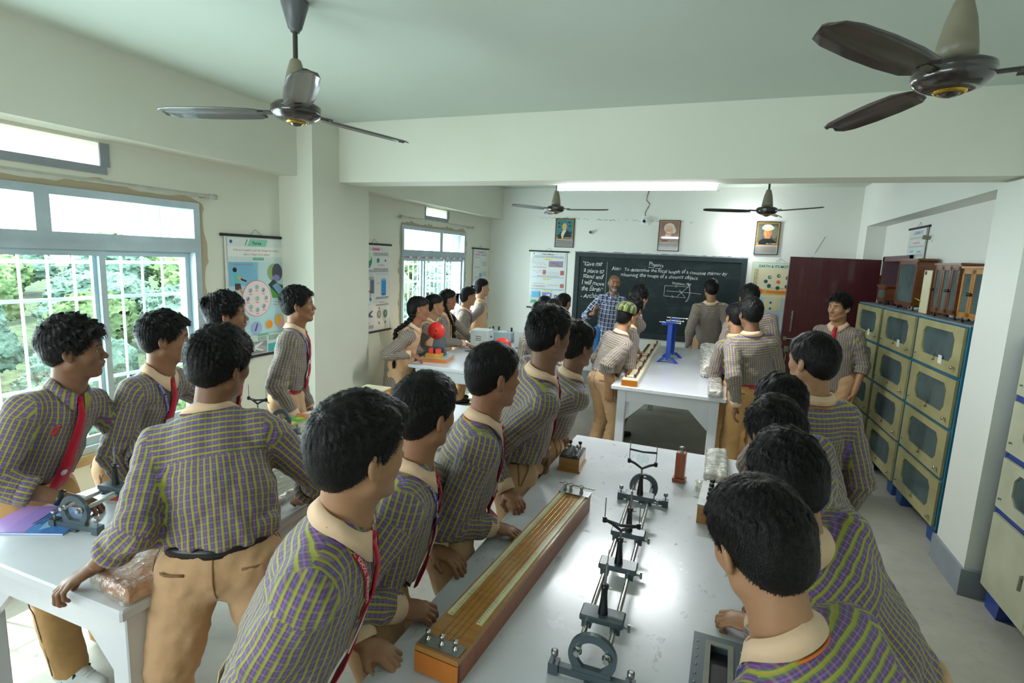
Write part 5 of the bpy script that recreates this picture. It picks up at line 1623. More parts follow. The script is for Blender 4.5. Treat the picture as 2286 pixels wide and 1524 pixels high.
def draw_force(s):
    s.rect(0, 1, 0, 1, '#cfe0e0'); s.rect(0, 1, 0.93, 1, '#d9e3df'); s.poly([(0.33, 0.935), (0.66, 0.935), (0.70, 0.995), (0.38, 0.995)], '#86c9ae')
    s.poly([(0.29, 0.94), (0.305, 0.94), (0.34, 0.99), (0.325, 0.99)], '#2c8a63'); s.circle(0.06, 0.968, 0.014, '#4a5a9a')
    s.text('Force', 0.50, 0.949, 0.038, '#1f3d3a', thick=0.0008)
    s.rect(0, 1, 0.845, 0.93, '#e8ece8')
    s.text('A force is a push or pull that changes the motion,', 0.5, 0.893, 0.026, '#a8203c', sx=0.9); s.text('size or shape of an object.', 0.5, 0.858, 0.026, '#a8203c')
    s.rect(0.42, 0.62, 0.815, 0.842, '#7cc7a4'); s.text('Effects of Force', 0.52, 0.821, 0.018, '#234')
    s.rect(0.01, 0.50, 0.475, 0.80, '#7fb9d6'); s.rect(0.01, 0.50, 0.475, 0.60, '#a9d3e2'); s.rect(0.01, 0.50, 0.472, 0.495, '#7db43a')
    s.text('Change the direction of motion', 0.25, 0.775, 0.015, '#c03070')
    s.circle(0.105, 0.735, 0.020, '#2a2a33'); s.poly([(0.09, 0.72), (0.16, 0.70), (0.18, 0.62), (0.10, 0.62)], '#5cc3ba'); s.poly([(0.15, 0.69), (0.24, 0.66), (0.24, 0.64), (0.15, 0.66)], '#e0a070'); s.poly([(0.20, 0.665), (0.30, 0.645), (0.29, 0.63), (0.20, 0.65)], '#23242c')
    s.poly([(0.10, 0.62), (0.19, 0.62), (0.21, 0.57), (0.10, 0.56)], '#5a3b45'); s.poly([(0.10, 0.57), (0.14, 0.57), (0.10, 0.51), (0.06, 0.50)], '#d99560'); s.poly([(0.16, 0.575), (0.20, 0.575), (0.25, 0.53), (0.22, 0.52)], '#d99560')
    s.poly([(0.06, 0.51), (0.10, 0.52), (0.07, 0.485), (0.03, 0.485)], '#1e2430'); s.poly([(0.22, 0.53), (0.25, 0.54), (0.30, 0.485), (0.26, 0.485)], '#1e2430')
    s.rect(0.52, 0.99, 0.475, 0.80, '#bcd9dc'); s.circle(0.80, 0.71, 0.075, '#8fa86c'); s.disc(0.86, 0.71, 0.10, 0.08, '#4a4a5c'); s.disc(0.84, 0.66, 0.07, 0.03, '#8d86c8')
    s.poly([(0.70, 0.60), (0.99, 0.60), (0.99, 0.48), (0.76, 0.48)], '#4d9a38'); s.poly([(0.68, 0.60), (0.78, 0.65), (0.99, 0.57), (0.88, 0.50)], '#23343a'); s.poly([(0.76, 0.59), (0.86, 0.62), (0.97, 0.55), (0.88, 0.51)], '#79a8cc')
    s.rect(0.01, 0.99, 0.17, 0.47, '#b9dce2'); s.circle(0.47, 0.485, 0.150, '#c65a86'); s.circle(0.47, 0.485, 0.146, '#f0dcdc')
    for i in range(9):
        a = i * 2 * math.pi / 8; r = 0.095 if i < 8 else 0
        x, z = 0.47 + r * math.cos(a) / s.w, 0.485 + r * math.sin(a) / s.h
        s.circle(x, z, 0.021, '#8ecbe0'); s.poly([(x - 0.02, z - 0.012), (x + 0.012, z + 0.018), (x + 0.024, z + 0.004), (x - 0.01, z - 0.02)], ('#d9743a', '#c84a3c', '#e0a43a')[i % 3]); s.rect(x - 0.028, x + 0.028, z - 0.036, z - 0.031, '#c4506c')
    s.text('Set a stationary', 0.15, 0.43, 0.018, '#c03070'); s.text('object in motion', 0.15, 0.405, 0.018, '#c03070'); s.text('Change of', 0.85, 0.44, 0.018, '#c03070'); s.text('shape or size', 0.85, 0.415, 0.018, '#c03070')
    s.circle(0.22, 0.30, 0.052, '#a8bfe0'); s.circle(0.44, 0.225, 0.055, '#a3b4e0'); s.poly([(0.40, 0.20), (0.43, 0.20), (0.47, 0.26), (0.45, 0.27)], '#3d4466')
    s.circle(0.68, 0.245, 0.040, '#f0e2b0'); s.circle(0.68, 0.245, 0.036, '#f0941e'); s.poly([(0.80, 0.32), (0.90, 0.33), (0.99, 0.24), (0.99, 0.19), (0.86, 0.20), (0.79, 0.25)], '#e8aab4'); s.disc(0.855, 0.28, 0.05, 0.045, '#f2b81e')
    s.rect(0.01, 0.99, 0.0, 0.165, '#c4dcd0'); s.rect(0.44, 0.66, 0.150, 0.168, '#7cc7a4'); s.text('Combining Force', 0.55, 0.154, 0.014, '#234')
    s.rect(0.01, 0.62, 0.0, 0.105, '#8a8c8e'); s.poly([(0.12, 0.105), (0.62, 0.0), (0.62, 0.05), (0.30, 0.105)], '#a3a5a7')
    s.poly([(0.22, 0.075), (0.26, 0.085), (0.56, 0.02), (0.53, 0.012)], '#e8e8e6'); s.poly([(0.34, 0.06), (0.52, 0.098), (0.56, 0.096), (0.42, 0.045)], '#e0e0de'); s.poly([(0.36, 0.05), (0.30, 0.006), (0.36, 0.006), (0.43, 0.042)], '#e0e0de')
    s.rect(0.64, 0.99, 0.0, 0.07, '#3fa8b4'); s.disc(0.90, 0.06, 0.03, 0.03, '#5a2a7c')
    s.lines(0.46, 0.62, 0.11, 0.145, 5, '#333', 0.5, 3); s.lines(0.66, 0.84, 0.10, 0.148, 6, '#333', 0.5, 4)
def draw_gravitation(s):
    s.rect(0, 1, 0, 1, '#d9dcd9'); s.poly([(0.36, 0.945), (0.66, 0.945), (0.70, 0.985), (0.40, 0.985)], '#e8a4bc'); s.text('Gravitation', 0.53, 0.953, 0.028, '#3a2230', thick=0.0006); s.circle(0.05, 0.968, 0.012, '#5a6aa0')
    for x in (0.32, 0.72): s.poly([(x, 0.95), (x + 0.012, 0.95), (x + 0.03, 0.982), (x + 0.018, 0.982)], '#b8385c')
    s.disc(0.22, 0.83, 0.17, 0.10, '#3e8a5e'); s.disc(0.25, 0.87, 0.12, 0.05, '#b9d8b4'); s.poly([(0.10, 0.86), (0.17, 0.88), (0.22, 0.80), (0.20, 0.74), (0.08, 0.75)], '#b8343c'); s.disc(0.28, 0.76, 0.05, 0.02, '#4a86c8')
    s.lines(0.44, 0.96, 0.885, 0.925, 4, '#444'); s.circle(0.60, 0.83, 0.028, '#2f9e80'); s.circle(0.86, 0.83, 0.014, '#6a4a8c'); s.text('F = G M m / r', 0.72, 0.765, 0.024, '#b03048')
    s.lines(0.44, 0.96, 0.69, 0.74, 4, '#555'); s.lines(0.04, 0.42, 0.69, 0.72, 3, '#555')
    s.rect(0.05, 0.42, 0.655, 0.675, '#c8d2d8'); s.rect(0.52, 0.97, 0.655, 0.675, '#c8d2d8'); s.lines(0.04, 0.46, 0.60, 0.64, 3, '#555', seed=5)
    s.rect(0.33, 0.46, 0.44, 0.60, '#6b7480'); s.circle(0.22, 0.54, 0.022, '#3a62b8'); s.poly([(0.14, 0.50), (0.34, 0.47), (0.32, 0.45), (0.15, 0.48)], '#c8783a'); s.circle(0.12, 0.41, 0.016, '#3a86c8'); s.circle(0.34, 0.37, 0.018, '#3a86c8')
    s.rect(0.10, 0.108, 0.41, 0.52, '#555'); s.rect(0.335, 0.343, 0.38, 0.50, '#555')
    s.rect(0.72, 0.88, 0.42, 0.60, '#3e8fd0'); s.disc(0.80, 0.60, 0.08, 0.014, '#7ab8e4'); s.disc(0.80, 0.42, 0.08, 0.014, '#2a6cb0'); s.text('g = GM/r', 0.60, 0.55, 0.018, '#b03048'); s.lines(0.52, 0.96, 0.365, 0.395, 2, '#555')
    s.rect(0.12, 0.40, 0.305, 0.325, '#c8d2d8'); s.text('Weight', 0.26, 0.308, 0.018, '#333'); s.text('Magnetostatics', 0.74, 0.322, 0.015, '#333'); s.lines(0.52, 0.96, 0.285, 0.305, 2, '#555')
    s.poly([(0.08, 0.235), (0.14, 0.24), (0.40, 0.17), (0.42, 0.15), (0.20, 0.165)], '#2f57a4'); s.poly([(0.20, 0.18), (0.38, 0.235), (0.42, 0.23), (0.28, 0.165)], '#26304c'); s.poly([(0.20, 0.175), (0.10, 0.14), (0.16, 0.135), (0.27, 0.16)], '#4a78c0'); s.text('W = mg', 0.24, 0.085, 0.020, '#b03048')
    for x in (0.64, 0.86): s.disc(x, 0.18, 0.065, 0.05, '#5c463c'); s.disc(x, 0.185, 0.04, 0.03, '#3da070'); s.circle(x, 0.075, 0.012, '#30549c')
    s.poly([(0.60, 0.25), (0.66, 0.27), (0.67, 0.24)], '#c8343c'); s.lines(0.05, 0.45, 0.02, 0.06, 3, '#555', seed=9)
def draw_newton(s):
    s.rect(0, 1, 0, 1, '#dcded9'); s.rect(0.15, 0.85, 0.94, 0.985, '#b9c6d0'); s.text("Universal Forces", 0.5, 0.950, 0.022, '#2a2f3a', thick=0.0005); s.rect(0.08, 0.45, 0.905, 0.925, '#cf8a90'); s.rect(0.52, 0.92, 0.905, 0.925, '#cf8a90')
    for i in range(4): s.lines(0.08, 0.45, 0.86 - 0.17 * i, 0.885 - 0.17 * i, 2, '#777', seed=i); s.lines(0.62, 0.94, 0.72 - 0.17 * i, 0.80 - 0.17 * i, 4, '#777', seed=i + 8)
    for i in range(3): s.poly([(0.46, 0.80 - 0.19 * i), (0.56, 0.87 - 0.19 * i), (0.60, 0.79 - 0.19 * i), (0.50, 0.73 - 0.19 * i)], '#c3d4e2')
    s.rect(0.42, 0.60, 0.53, 0.60, '#5aa6cf'); s.rect(0.05, 0.95, 0.49, 0.495, '#6a9ac0'); s.rect(0.60, 0.94, 0.06, 0.16, '#d9a4a8'); s.lines(0.08, 0.5, 0.05, 0.15, 6, '#888', seed=3)
def draw_wave(s):
    s.rect(0, 1, 0, 1, '#d3d9da'); s.text('Wave Motion', 0.5, 0.955, 0.034, '#20242c', thick=0.0008); s.circle(0.07, 0.975, 0.010, '#556')
    for x in (0.28, 0.72): s.poly([(x, 0.955), (x + 0.01, 0.955), (x + 0.035, 0.985), (x + 0.025, 0.985)], '#4a5a80')
    s.lines(0.08, 0.95, 0.90, 0.94, 2, '#666'); s.rect(0.38, 0.62, 0.865, 0.885, '#e6dd3c'); s.text('Transverse Wave', 0.5, 0.868, 0.014, '#333')
    def wave(x0, x1, z, am, n, c):
        k = 40; up = [(x0 + (x1 - x0) * i / k, z + am * math.sin(i / k * n * 6.283)) for i in range(k + 1)]
        for a, b in zip(up[:-1], up[1:]): s.poly([a, b, (b[0], b[1] - 0.004), (a[0], a[1] - 0.004)], c)
    s.rect(0.52, 0.94, 0.74, 0.85, '#8a8494'); s.poly([(0.60, 0.82), (0.64, 0.83), (0.88, 0.76), (0.86, 0.75)], '#c84a54'); s.poly([(0.70, 0.81), (0.78, 0.82), (0.80, 0.80), (0.72, 0.79)], '#4a7ac8')
    wave(0.06, 0.45, 0.80, 0.022, 3, '#6a8494'); wave(0.06, 0.40, 0.65, 0.022, 2, '#6a8494'); wave(0.50, 0.84, 0.63, 0.02, 5, '#6a8494')
    s.rect(0.36, 0.43, 0.60, 0.68, '#b8625a'); s.rect(0.88, 0.96, 0.60, 0.68, '#c05a5c'); s.rect(0.05, 0.48, 0.725, 0.733, '#c87a80'); s.rect(0.05, 0.98, 0.545, 0.553, '#5ab4d4'); s.rect(0.20, 0.85, 0.57, 0.577, '#cf8088')
    s.rect(0.36, 0.60, 0.505, 0.523, '#e6dd3c'); s.text('Longitudinal Wave', 0.48, 0.507, 0.013, '#333'); wave(0.08, 0.44, 0.43, 0.008, 9, '#556'); wave(0.52, 0.84, 0.41, 0.008, 12, '#556'); s.rect(0.90, 0.96, 0.37, 0.44, '#b8504c'); s.lines(0.08, 0.45, 0.365, 0.395, 2, '#c87a80', seed=2); s.rect(0.03, 0.98, 0.325, 0.334, '#5ab4d4')
    s.rect(0.34, 0.64, 0.292, 0.308, '#e6dd3c'); s.rect(0.06, 0.29, 0.17, 0.28, '#58b4dc'); s.rect(0.38, 0.62, 0.16, 0.27, '#7886c4'); s.poly([(0.38, 0.16), (0.62, 0.22), (0.62, 0.25), (0.38, 0.20)], '#cfd9f0'); s.circle(0.78, 0.21, 0.026, '#3c4658'); s.circle(0.78, 0.21, 0.013, '#9ac4dc')
    for r in (0.035, 0.05, 0.065): s.poly([(0.80 + r * 1.4, 0.235), (0.812 + r * 1.4, 0.235), (0.812 + r * 1.4, 0.185), (0.80 + r * 1.4, 0.185)], '#dc6a70')
    s.poly([(0.02, 0.05), (0.06, 0.12), (0.20, 0.12), (0.24, 0.05), (0.13, 0.075)], '#35a06a'); s.lines(0.32, 0.9, 0.04, 0.12, 5, '#777', seed=6)
def draw_earth(s):
    s.rect(0, 1, 0.53, 1, '#ddd4ae'); s.rect(0, 1, 0.93, 1, '#c9dcc8'); s.rect(0, 1, 0, 0.53, '#b9cdd6'); s.text('EARTH & ITS MOTIONS', 0.10, 0.945, 0.048, '#1d5a48', 'LEFT', thick=0.0012, sx=0.95)
    for i in range(8):
        a = math.pi * 0.75 - i * math.pi / 4; x, z = 0.50 + 0.24 * math.cos(a), 0.75 + 0.085 * math.sin(a)
        s.circle(x, z, 0.026, '#2a5c6a' if i > 3 else '#3c72a8'); s.disc(x + 0.012, z + 0.004, 0.022, 0.015, '#1d4a3c' if i > 3 else '#c8b84c')
    s.circle(0.50, 0.75, 0.024, '#dd6a3a'); s.lines(0.30, 0.75, 0.655, 0.668, 1, '#555'); s.rect(0.20, 0.95, 0.575, 0.635, '#e0a83c'); s.rect(0.30, 0.95, 0.592, 0.618, '#dc7434'); s.circle(0.16, 0.605, 0.040, '#dd6450')
    s.lines(0.02, 0.10, 0.60, 0.92, 16, '#8a8458', seed=2); s.rect(0.02, 0.22, 0.40, 0.52, '#a4c8dc'); s.rect(0.26, 0.60, 0.34, 0.53, '#d4cda4')
    for x, z in ((0.16, 0.46), (0.40, 0.455), (0.40, 0.37), (0.16, 0.355)): s.circle(x, z, 0.017, '#3a78b0'); s.circle(x, z, 0.010, '#123c44')
    s.lines(0.20, 0.60, 0.04, 0.30, 14, '#8e9cab', seed=4); s.rect(0.66, 0.96, 0.17, 0.30, '#dd9a3c'); s.rect(0.70, 0.92, 0.20, 0.27, '#d9643c'); s.rect(0.66, 0.96, 0.34, 0.52, '#c9bd8e')
def draw_motion(s):
    s.rect(0, 1, 0, 1, '#d5dad9'); s.poly([(0.22, 0.905), (0.80, 0.905), (0.84, 0.965), (0.28, 0.965)], '#a9b4d4'); s.text('MOTION', 0.53, 0.918, 0.028, '#3a4058', thick=0.0006)
    s.lines(0.08, 0.94, 0.83, 0.87, 2, '#777'); s.rect(0.32, 0.70, 0.75, 0.78, '#dc9aa8'); s.lines(0.08, 0.94, 0.69, 0.72, 2, '#777'); s.rect(0.18, 0.40, 0.61, 0.645, '#6ab8dc'); s.rect(0.58, 0.84, 0.60, 0.635, '#6ab8dc'); s.lines(0.06, 0.94, 0.53, 0.58, 3, '#777')
    for i, c in enumerate(('#6a9a6c', '#8a8a6c', '#7cab5a', '#9c7c80')): s.rect(0.06 + 0.235 * i, 0.26 + 0.235 * i, 0.22, 0.45, c); s.poly([(0.06 + 0.235 * i, 0.38), (0.26 + 0.235 * i, 0.45), (0.06 + 0.235 * i, 0.45)], '#5b8ed0')
    s.lines(0.06, 0.94, 0.08, 0.18, 4, '#777', seed=7)
hanging_chart('wall_chart', 'pale blue chart headed Force, hanging by the near window', (XL, 3.43, 2.01), math.pi / 2, 0.62, 0.99, draw_force)
hanging_chart('wall_chart', 'white chart headed Gravitation with red heading strip, past the left pillar', (XL, 5.06, 2.01), math.pi / 2, 0.58, 0.97, draw_gravitation)
hanging_chart('wall_chart', 'narrow pale chart between the far window and the back corner', (XL, 7.86, 2.045), math.pi / 2, 0.56, 0.95, draw_newton)
hanging_chart('wall_chart', 'white chart headed Wave Motion left of the chalkboard', (-2.59, YB, 2.05), 0, 0.60, 0.90, draw_wave)
hanging_chart('wall_chart', 'creased yellow and blue chart headed EARTH, partly behind the door', (0.72, YB, 2.02), 0, 0.70, 1.02, draw_earth, rods=False, ground='#c9ccb8')
hanging_chart('wall_chart', 'small white chart with four green photos above the cabinets on the right wall', (XR, 6.60, 2.40), -math.pi / 2, 0.55, 0.62, draw_motion)

# ------------------------------------------------------------------ framed portraits over the board
def portrait(label, x, z, bg, draw, caption):
    t = thing('framed_portrait', label, 'portrait', (x, YB, z), 0, 'portraits above the chalkboard')
    w, h = 0.30, 0.44
    m = MB()
    for a in ((-w / 2, w / 2, 0, 0.010), (-w / 2, w / 2, h - 0.010, h), (-w / 2, -w / 2 + 0.010, 0, h), (w / 2 - 0.010, w / 2, 0, h)): boxx(m, a[0], a[1], -0.022, -0.001, a[2], a[3])
    m.build('frame', 'blackmat', t)
    s = Sheet(w - 0.02, h - 0.02); s.rect(0, 1, 0, 1, '#b3b0a8'); s.rect(0.0, 1, 0.27, 1, '#b8862e'); s.rect(0.05, 0.95, 0.295, 0.975, bg); draw(s)
    s.circle(0.10, 0.33, 0.006, '#dde'); s.text(caption, 0.93, 0.315, 0.017, '#e8e8ea', 'RIGHT', thick=0.0003); s.lines(0.04, 0.96, 0.02, 0.25, 12, '#6c6a68', 0.6, 5)
    s.m.build('picture', 'print', t, (-w / 2 + 0.01, -0.014, 0.01))
def p_coat(s):
    for i in range(14): s.disc(0.1 + 0.8 * ((i * 37) % 100) / 100, 0.4 + 0.55 * ((i * 53) % 100) / 100, 0.07, 0.035, '#1d4650')
    s.poly([(0.10, 0.295), (0.16, 0.44), (0.38, 0.55), (0.66, 0.60), (0.86, 0.50), (0.90, 0.295)], '#252b2c'); s.poly([(0.36, 0.295), (0.30, 0.46), (0.40, 0.60), (0.60, 0.60), (0.46, 0.42), (0.40, 0.295)], '#d5cfae')
    s.disc(0.48, 0.75, 0.15, 0.125, '#b78f3e'); s.disc(0.48, 0.715, 0.125, 0.125, '#d0b273'); s.disc(0.42, 0.735, 0.02, 0.006, '#3a2c1c'); s.disc(0.55, 0.735, 0.02, 0.006, '#3a2c1c'); s.disc(0.485, 0.70, 0.012, 0.022, '#b4935a'); s.disc(0.485, 0.655, 0.035, 0.006, '#8c4c3c')
def p_white(s):
    s.rect(0.05, 0.95, 0.295, 0.975, '#7d5448'); s.poly([(0.06, 0.295), (0.12, 0.42), (0.30, 0.52), (0.70, 0.52), (0.90, 0.42), (0.94, 0.295)], '#5a1c28'); s.poly([(0.30, 0.48), (0.32, 0.55), (0.64, 0.50), (0.52, 0.44)], '#cfc68c')
    s.disc(0.50, 0.76, 0.27, 0.17, '#cfc7b8'); s.disc(0.70, 0.68, 0.14, 0.10, '#c9c0b0'); s.disc(0.49, 0.68, 0.19, 0.175, '#cf9a7c'); s.disc(0.48, 0.80, 0.18, 0.055, '#d4a588')
    s.disc(0.40, 0.715, 0.035, 0.008, '#33241e'); s.disc(0.58, 0.715, 0.035, 0.008, '#33241e'); s.rect(0.35, 0.45, 0.735, 0.745, '#d8d0c4'); s.rect(0.53, 0.63, 0.735, 0.745, '#d8d0c4'); s.disc(0.49, 0.665, 0.03, 0.04, '#bf8468'); s.disc(0.49, 0.605, 0.11, 0.022, '#e2dccf'); s.disc(0.49, 0.58, 0.05, 0.007, '#8c4a40')
def p_turban(s):
    s.rect(0.05, 0.95, 0.295, 0.975, '#4e5248'); s.disc(0.8, 0.7, 0.15, 0.2, '#6c6f62'); s.poly([(0.10, 0.295), (0.16, 0.42), (0.36, 0.50), (0.68, 0.50), (0.88, 0.40), (0.92, 0.295)], '#1c1e20'); s.poly([(0.36, 0.49), (0.40, 0.53), (0.62, 0.53), (0.64, 0.49)], '#8c8a80')
    s.disc(0.50, 0.66, 0.18, 0.17, '#c07a4a'); s.disc(0.46, 0.68, 0.10, 0.12, '#cf8c58'); s.disc(0.50, 0.83, 0.27, 0.085, '#ddd0ac'); s.disc(0.48, 0.885, 0.20, 0.06, '#e8ddbe'); s.poly([(0.23, 0.80), (0.50, 0.77), (0.77, 0.80), (0.72, 0.86), (0.28, 0.86)], '#d3c59c')
    s.disc(0.43, 0.705, 0.03, 0.007, '#241812'); s.disc(0.58, 0.705, 0.03, 0.007, '#241812'); s.disc(0.50, 0.65, 0.025, 0.04, '#a8643a'); s.disc(0.50, 0.59, 0.055, 0.007, '#7c3a2c')
portrait('portrait of a fair-haired man in a dark coat on a teal ground, left of three', -2.35, 2.12, '#2f7c86', p_coat, 'DR. GEORGE OHM')
portrait('portrait of a white-haired man with a moustache in maroon, middle of three', -0.78, 2.12, '#7d5448', p_white, 'ALBERT EINSTEIN')
portrait('portrait of a man in a cream turban, right of three beside the lamp', 0.52, 2.12, '#4e5248', p_turban, 'DR. C.V. RAMAN')

# camera and lamp sockets on the back wall, cracks
t = thing('security_camera', 'small white dome security camera on the back wall above the board', 'camera', (-1.14, YB, 2.55))
MB().box((0, -0.01, 0), (0.11, 0.02, 0.13)).build('mount', 'white', t); MB().ball((0, -0.055, -0.005), 0.045, 18, 12).build('dome', 'white', t)
MB().lathe([(0.0, 0.045), (0.020, 0.042), (0.024, 0.03)], 16, (0, -0.06, -0.01), (0, -1, -0.1)).build('lens', 'black', t)
m = MB(); m.tube([(0.0, -0.006, 0.06), (-0.005, -0.006, 0.12), (0.035, -0.006, 0.20), (0.05, -0.006, 0.24), (0.0, -0.006, 0.29), (0.005, -0.006, 0.35), (0.03, -0.006, 0.44)], 0.006, 6); m.build('cable', 'fancup', t)
def lamp_holder(label, loc, axis):
    t = thing('lamp_holder', label, 'lamp holder', loc)
    MB().lathe([(0.034, 0), (0.034, 0.010), (0.020, 0.014)], 18, (0, 0, 0), axis).build('rose', 'white', t)
    MB().lathe([(0.018, 0.012), (0.020, 0.06), (0.022, 0.075), (0.016, 0.076), (0.014, 0.05)], 18, (0, 0, 0), axis).build('socket', 'fancup', t)
lamp_holder('empty lamp holder on the back wall beside the teal portrait', (-1.93, YB, 2.36), (0, -1, 0))
lamp_holder('empty lamp holder on the right wall beside the small chart', (XR, 6.22, 2.28), (-1, 0, 0.1))
m = MB(); rng = random.Random(2); p = None
for i in range(90):
    u = i / 89; x = -2.78 + 2.35 * u; z = 2.57 - 0.03 * u + 0.012 * math.sin(i * 2.3) + 0.008 * rng.uniform(-1, 1)
    if p and rng.random() < 0.55: m.tube([p, (x, YB - 0.001, z)], 0.0009 + 0.0018 * rng.random(), 5)
    p = (x, YB - 0.001, z)
o = m.build('trim_7', 'blackmat'); o['kind'] = 'structure'
m = MB(); m.tube([(1.22, YB - 0.001, 2.38), (1.12, YB - 0.001, 2.16)], 0.003, 5); m.tube([(1.10, YB - 0.001, 2.12), (1.0, YB - 0.001, 1.9)], 0.0025, 5); o = m.build('trim_8', 'skirt'); o['kind'] = 'structure'
# ------------------------------------------------------------------ laboratory tables
TZ = 0.865
def lab_table(label, x0, x1, y0, y1, mat, inset=0.07):
    t = thing('laboratory_table', label, 'table', ((x0 + x1) / 2, (y0 + y1) / 2, 0), 0, 'white laboratory tables')
    w, l = x1 - x0, y1 - y0
    MB().bevbox((0, 0, TZ - 0.019), (w, l, 0.038), 0.006).build('tabletop', mat, t)
    a = MB(); zx, zy = w / 2 - inset, l / 2 - inset
    for sy in (-1, 1): a.box((0, sy * zy, TZ - 0.038 - 0.055), (2 * zx, 0.025, 0.11))
    for sx in (-1, 1): a.box((sx * zx, 0, TZ - 0.038 - 0.055), (0.025, 2 * zy, 0.11))
    a.build('apron', 'table', t)
    for sx in (-1, 1):
        for sy in (-1, 1):
            MB().bevbox((sx * (zx - 0.02), sy * (zy - 0.02), (TZ - 0.038) / 2), (0.075, 0.075, TZ - 0.038), 0.004).build('leg', 'table', t)
            q = Matrix.Translation((sx * (zx - 0.058), sy * (zy - 0.02), TZ - 0.148)) @ Matrix.Rotation(math.pi / 2, 4, 'X')
            MB().prism([(0, 0), (-sx * 0.17, 0), (0, -0.17)][::sx], -0.012, 0.012, q).build('corner_brace', 'table', t)
            q = Matrix.Translation((sx * (zx - 0.02), sy * (zy - 0.058), TZ - 0.148)) @ Matrix.Rotation(math.pi / 2, 4, 'Z') @ Matrix.Rotation(math.pi / 2, 4, 'X')
            MB().prism([(0, 0), (-sy * 0.17, 0), (0, -0.17)][::sy], -0.012, 0.012, q).build('corner_brace', 'table', t)
    return t
lab_table('scratched white laboratory table in the foreground with the optical bench on it', -0.75, 0.19, 0.62, 3.16, 'table_worn')
lab_table('white laboratory table under the near window with a blue-purple magazine', -2.46, -1.53, 0.93, 3.40, 'table', 0.05)
lab_table('white laboratory table before the chalkboard with the blue stand on it', -0.82, 0.13, 4.64, 7.30, 'table')
lab_table('white laboratory table by the far window with the red disc apparatus', -2.78, -1.71, 4.47, 7.05, 'table')

# ------------------------------------------------------------------ optical benches
def optical_bench(label, loc, rz, length, rod_gap, riders):
    t = thing('optical_bench', label, 'optical bench', loc, rz, 'optical benches')
    zr = 0.088
    for sx in (-1, 1):
        MB().rod((sx * rod_gap / 2, -0.025, zr), (sx * rod_gap / 2, length + 0.025, zr), 0.0075, seg=16).build('rod', 'steel', t)
    for yy, sg in ((0, -1), (length, 1)):
        q = Matrix.Translation((0, yy, 0.075)) @ Matrix.Rotation(math.pi / 2, 4, 'X')
        e = MB(); e.ringplate(0.062, 0.040, -0.007, 0.007, q, 40)
        e.box((0, yy, 0.018), (0.21, 0.018, 0.020)); e.box((0, yy, 0.030), (0.10, 0.016, 0.022))
        for sx in (-1, 1): e.box((sx * 0.098, yy, 0.018), (0.026, 0.030, 0.030)); 
        e.box((0, yy, 0.005), (0.03, 0.03, 0.010))
        e = e.build('end_ring', 'cast', t)
        for sx in (-1, 1):
            MB().lathe([(0.011, 0), (0.012, 0.004), (0.008, 0.006), (0.006, 0.012), (0.004, 0.014)], 14, (sx * rod_gap / 2, yy + sg * 0.008, zr), (0, sg, 0)).build('bolt', 'steel', e)
            s = MB(); s.rod((sx * 0.098, yy, 0.0), (sx * 0.098, yy, 0.052), 0.003); s.lathe([(0.004, 0.048), (0.0095, 0.050), (0.0095, 0.062), (0.005, 0.064)], 12, (sx * 0.098, yy, 0)); s.build('levelling_screw', 'dsteel', e)
    for yy, kind in riders:
        r = MB(); r.bevbox((0, yy, zr + 0.014), (rod_gap + 0.045, 0.060, 0.018), 0.003)
        for sx in (-1, 1): r.box((sx * (rod_gap / 2 + 0.002), yy, zr - 0.002), (0.026, 0.058, 0.022))
        r = r.build('rider', 'cast', t)
        s = MB(); s.rod((rod_gap / 2 + 0.012, yy, zr - 0.004), (rod_gap / 2 + 0.038, yy, zr - 0.004), 0.0035); s.rod((rod_gap / 2 + 0.036, yy, zr - 0.014), (rod_gap / 2 + 0.036, yy, zr + 0.008), 0.004); s.build('clamp_screw', 'dsteel', r)
        p = MB(); p.lathe([(0.014, 0), (0.0125, 0.012), (0.0095, 0.045), (0.0085, 0.072), (0.0105, 0.075), (0.0105, 0.085), (0.006, 0.087)], 16, (0, yy, zr + 0.022)); p.build('post', 'black', r)
        MB().rod((0.008, yy, zr + 0.10), (0.020, yy, zr + 0.10), 0.003).build('post_screw', 'steel', r)
        zt = zr + 0.108
        if kind == 'pin':
            MB().rod((0, yy, zt), (0.002, yy, zt + 0.065), 0.0038).build('rod_stem', 'dsteel', r)
            MB().rod((0.002, yy, zt + 0.060), (0.004, yy, zt + 0.105), 0.002, 0.0006).build('needle', 'dsteel', r)
        elif kind in ('yoke', 'lens'):
            MB().rod((0, yy, zt), (0, yy, zt + 0.022), 0.004).build('rod_stem', 'dsteel', r)
            y_ = MB(); zz = zt + 0.022
            y_.tube([(-0.052, yy, zz + 0.030), (-0.030, yy, zz + 0.022), (0, yy, zz + 0.004), (0.030, yy, zz + 0.022), (0.052, yy, zz + 0.030)], 0.0055, 8)
            for sx in (-1, 1): y_.lathe([(0.007, -0.008), (0.007, 0.010)], 10, (sx * 0.054, yy, zz + 0.030))
            y_.build('yoke', 'black', r)
            hh = 0.085 if kind == 'lens' else 0.075
            for sx in (-1, 1): MB().rod((sx * 0.054, yy, zz + 0.03), (sx * 0.054, yy, zz + 0.03 + hh), 0.0018).build('side_pin', 'dsteel', r)
            if kind == 'lens':
                MB().tube([(-0.056, yy, zz + 0.080), (0, yy, zz + 0.076), (0.056, yy, zz + 0.080)], 0.0042, 8).build('top_bar', 'black', r)
                g = MB(); g.ball((0, yy, zz + 0.045), 0.026, 22, 12, (1, 0.16, 1)); g.build('lens', 'glass', r)
            else:
                MB().tube([(-0.052, yy - 0.012, zz + 0.034), (0, yy - 0.014, zz + 0.028), (0.052, yy - 0.012, zz + 0.034)], 0.005, 8).build('cross_bar', 'black', r)
    return t
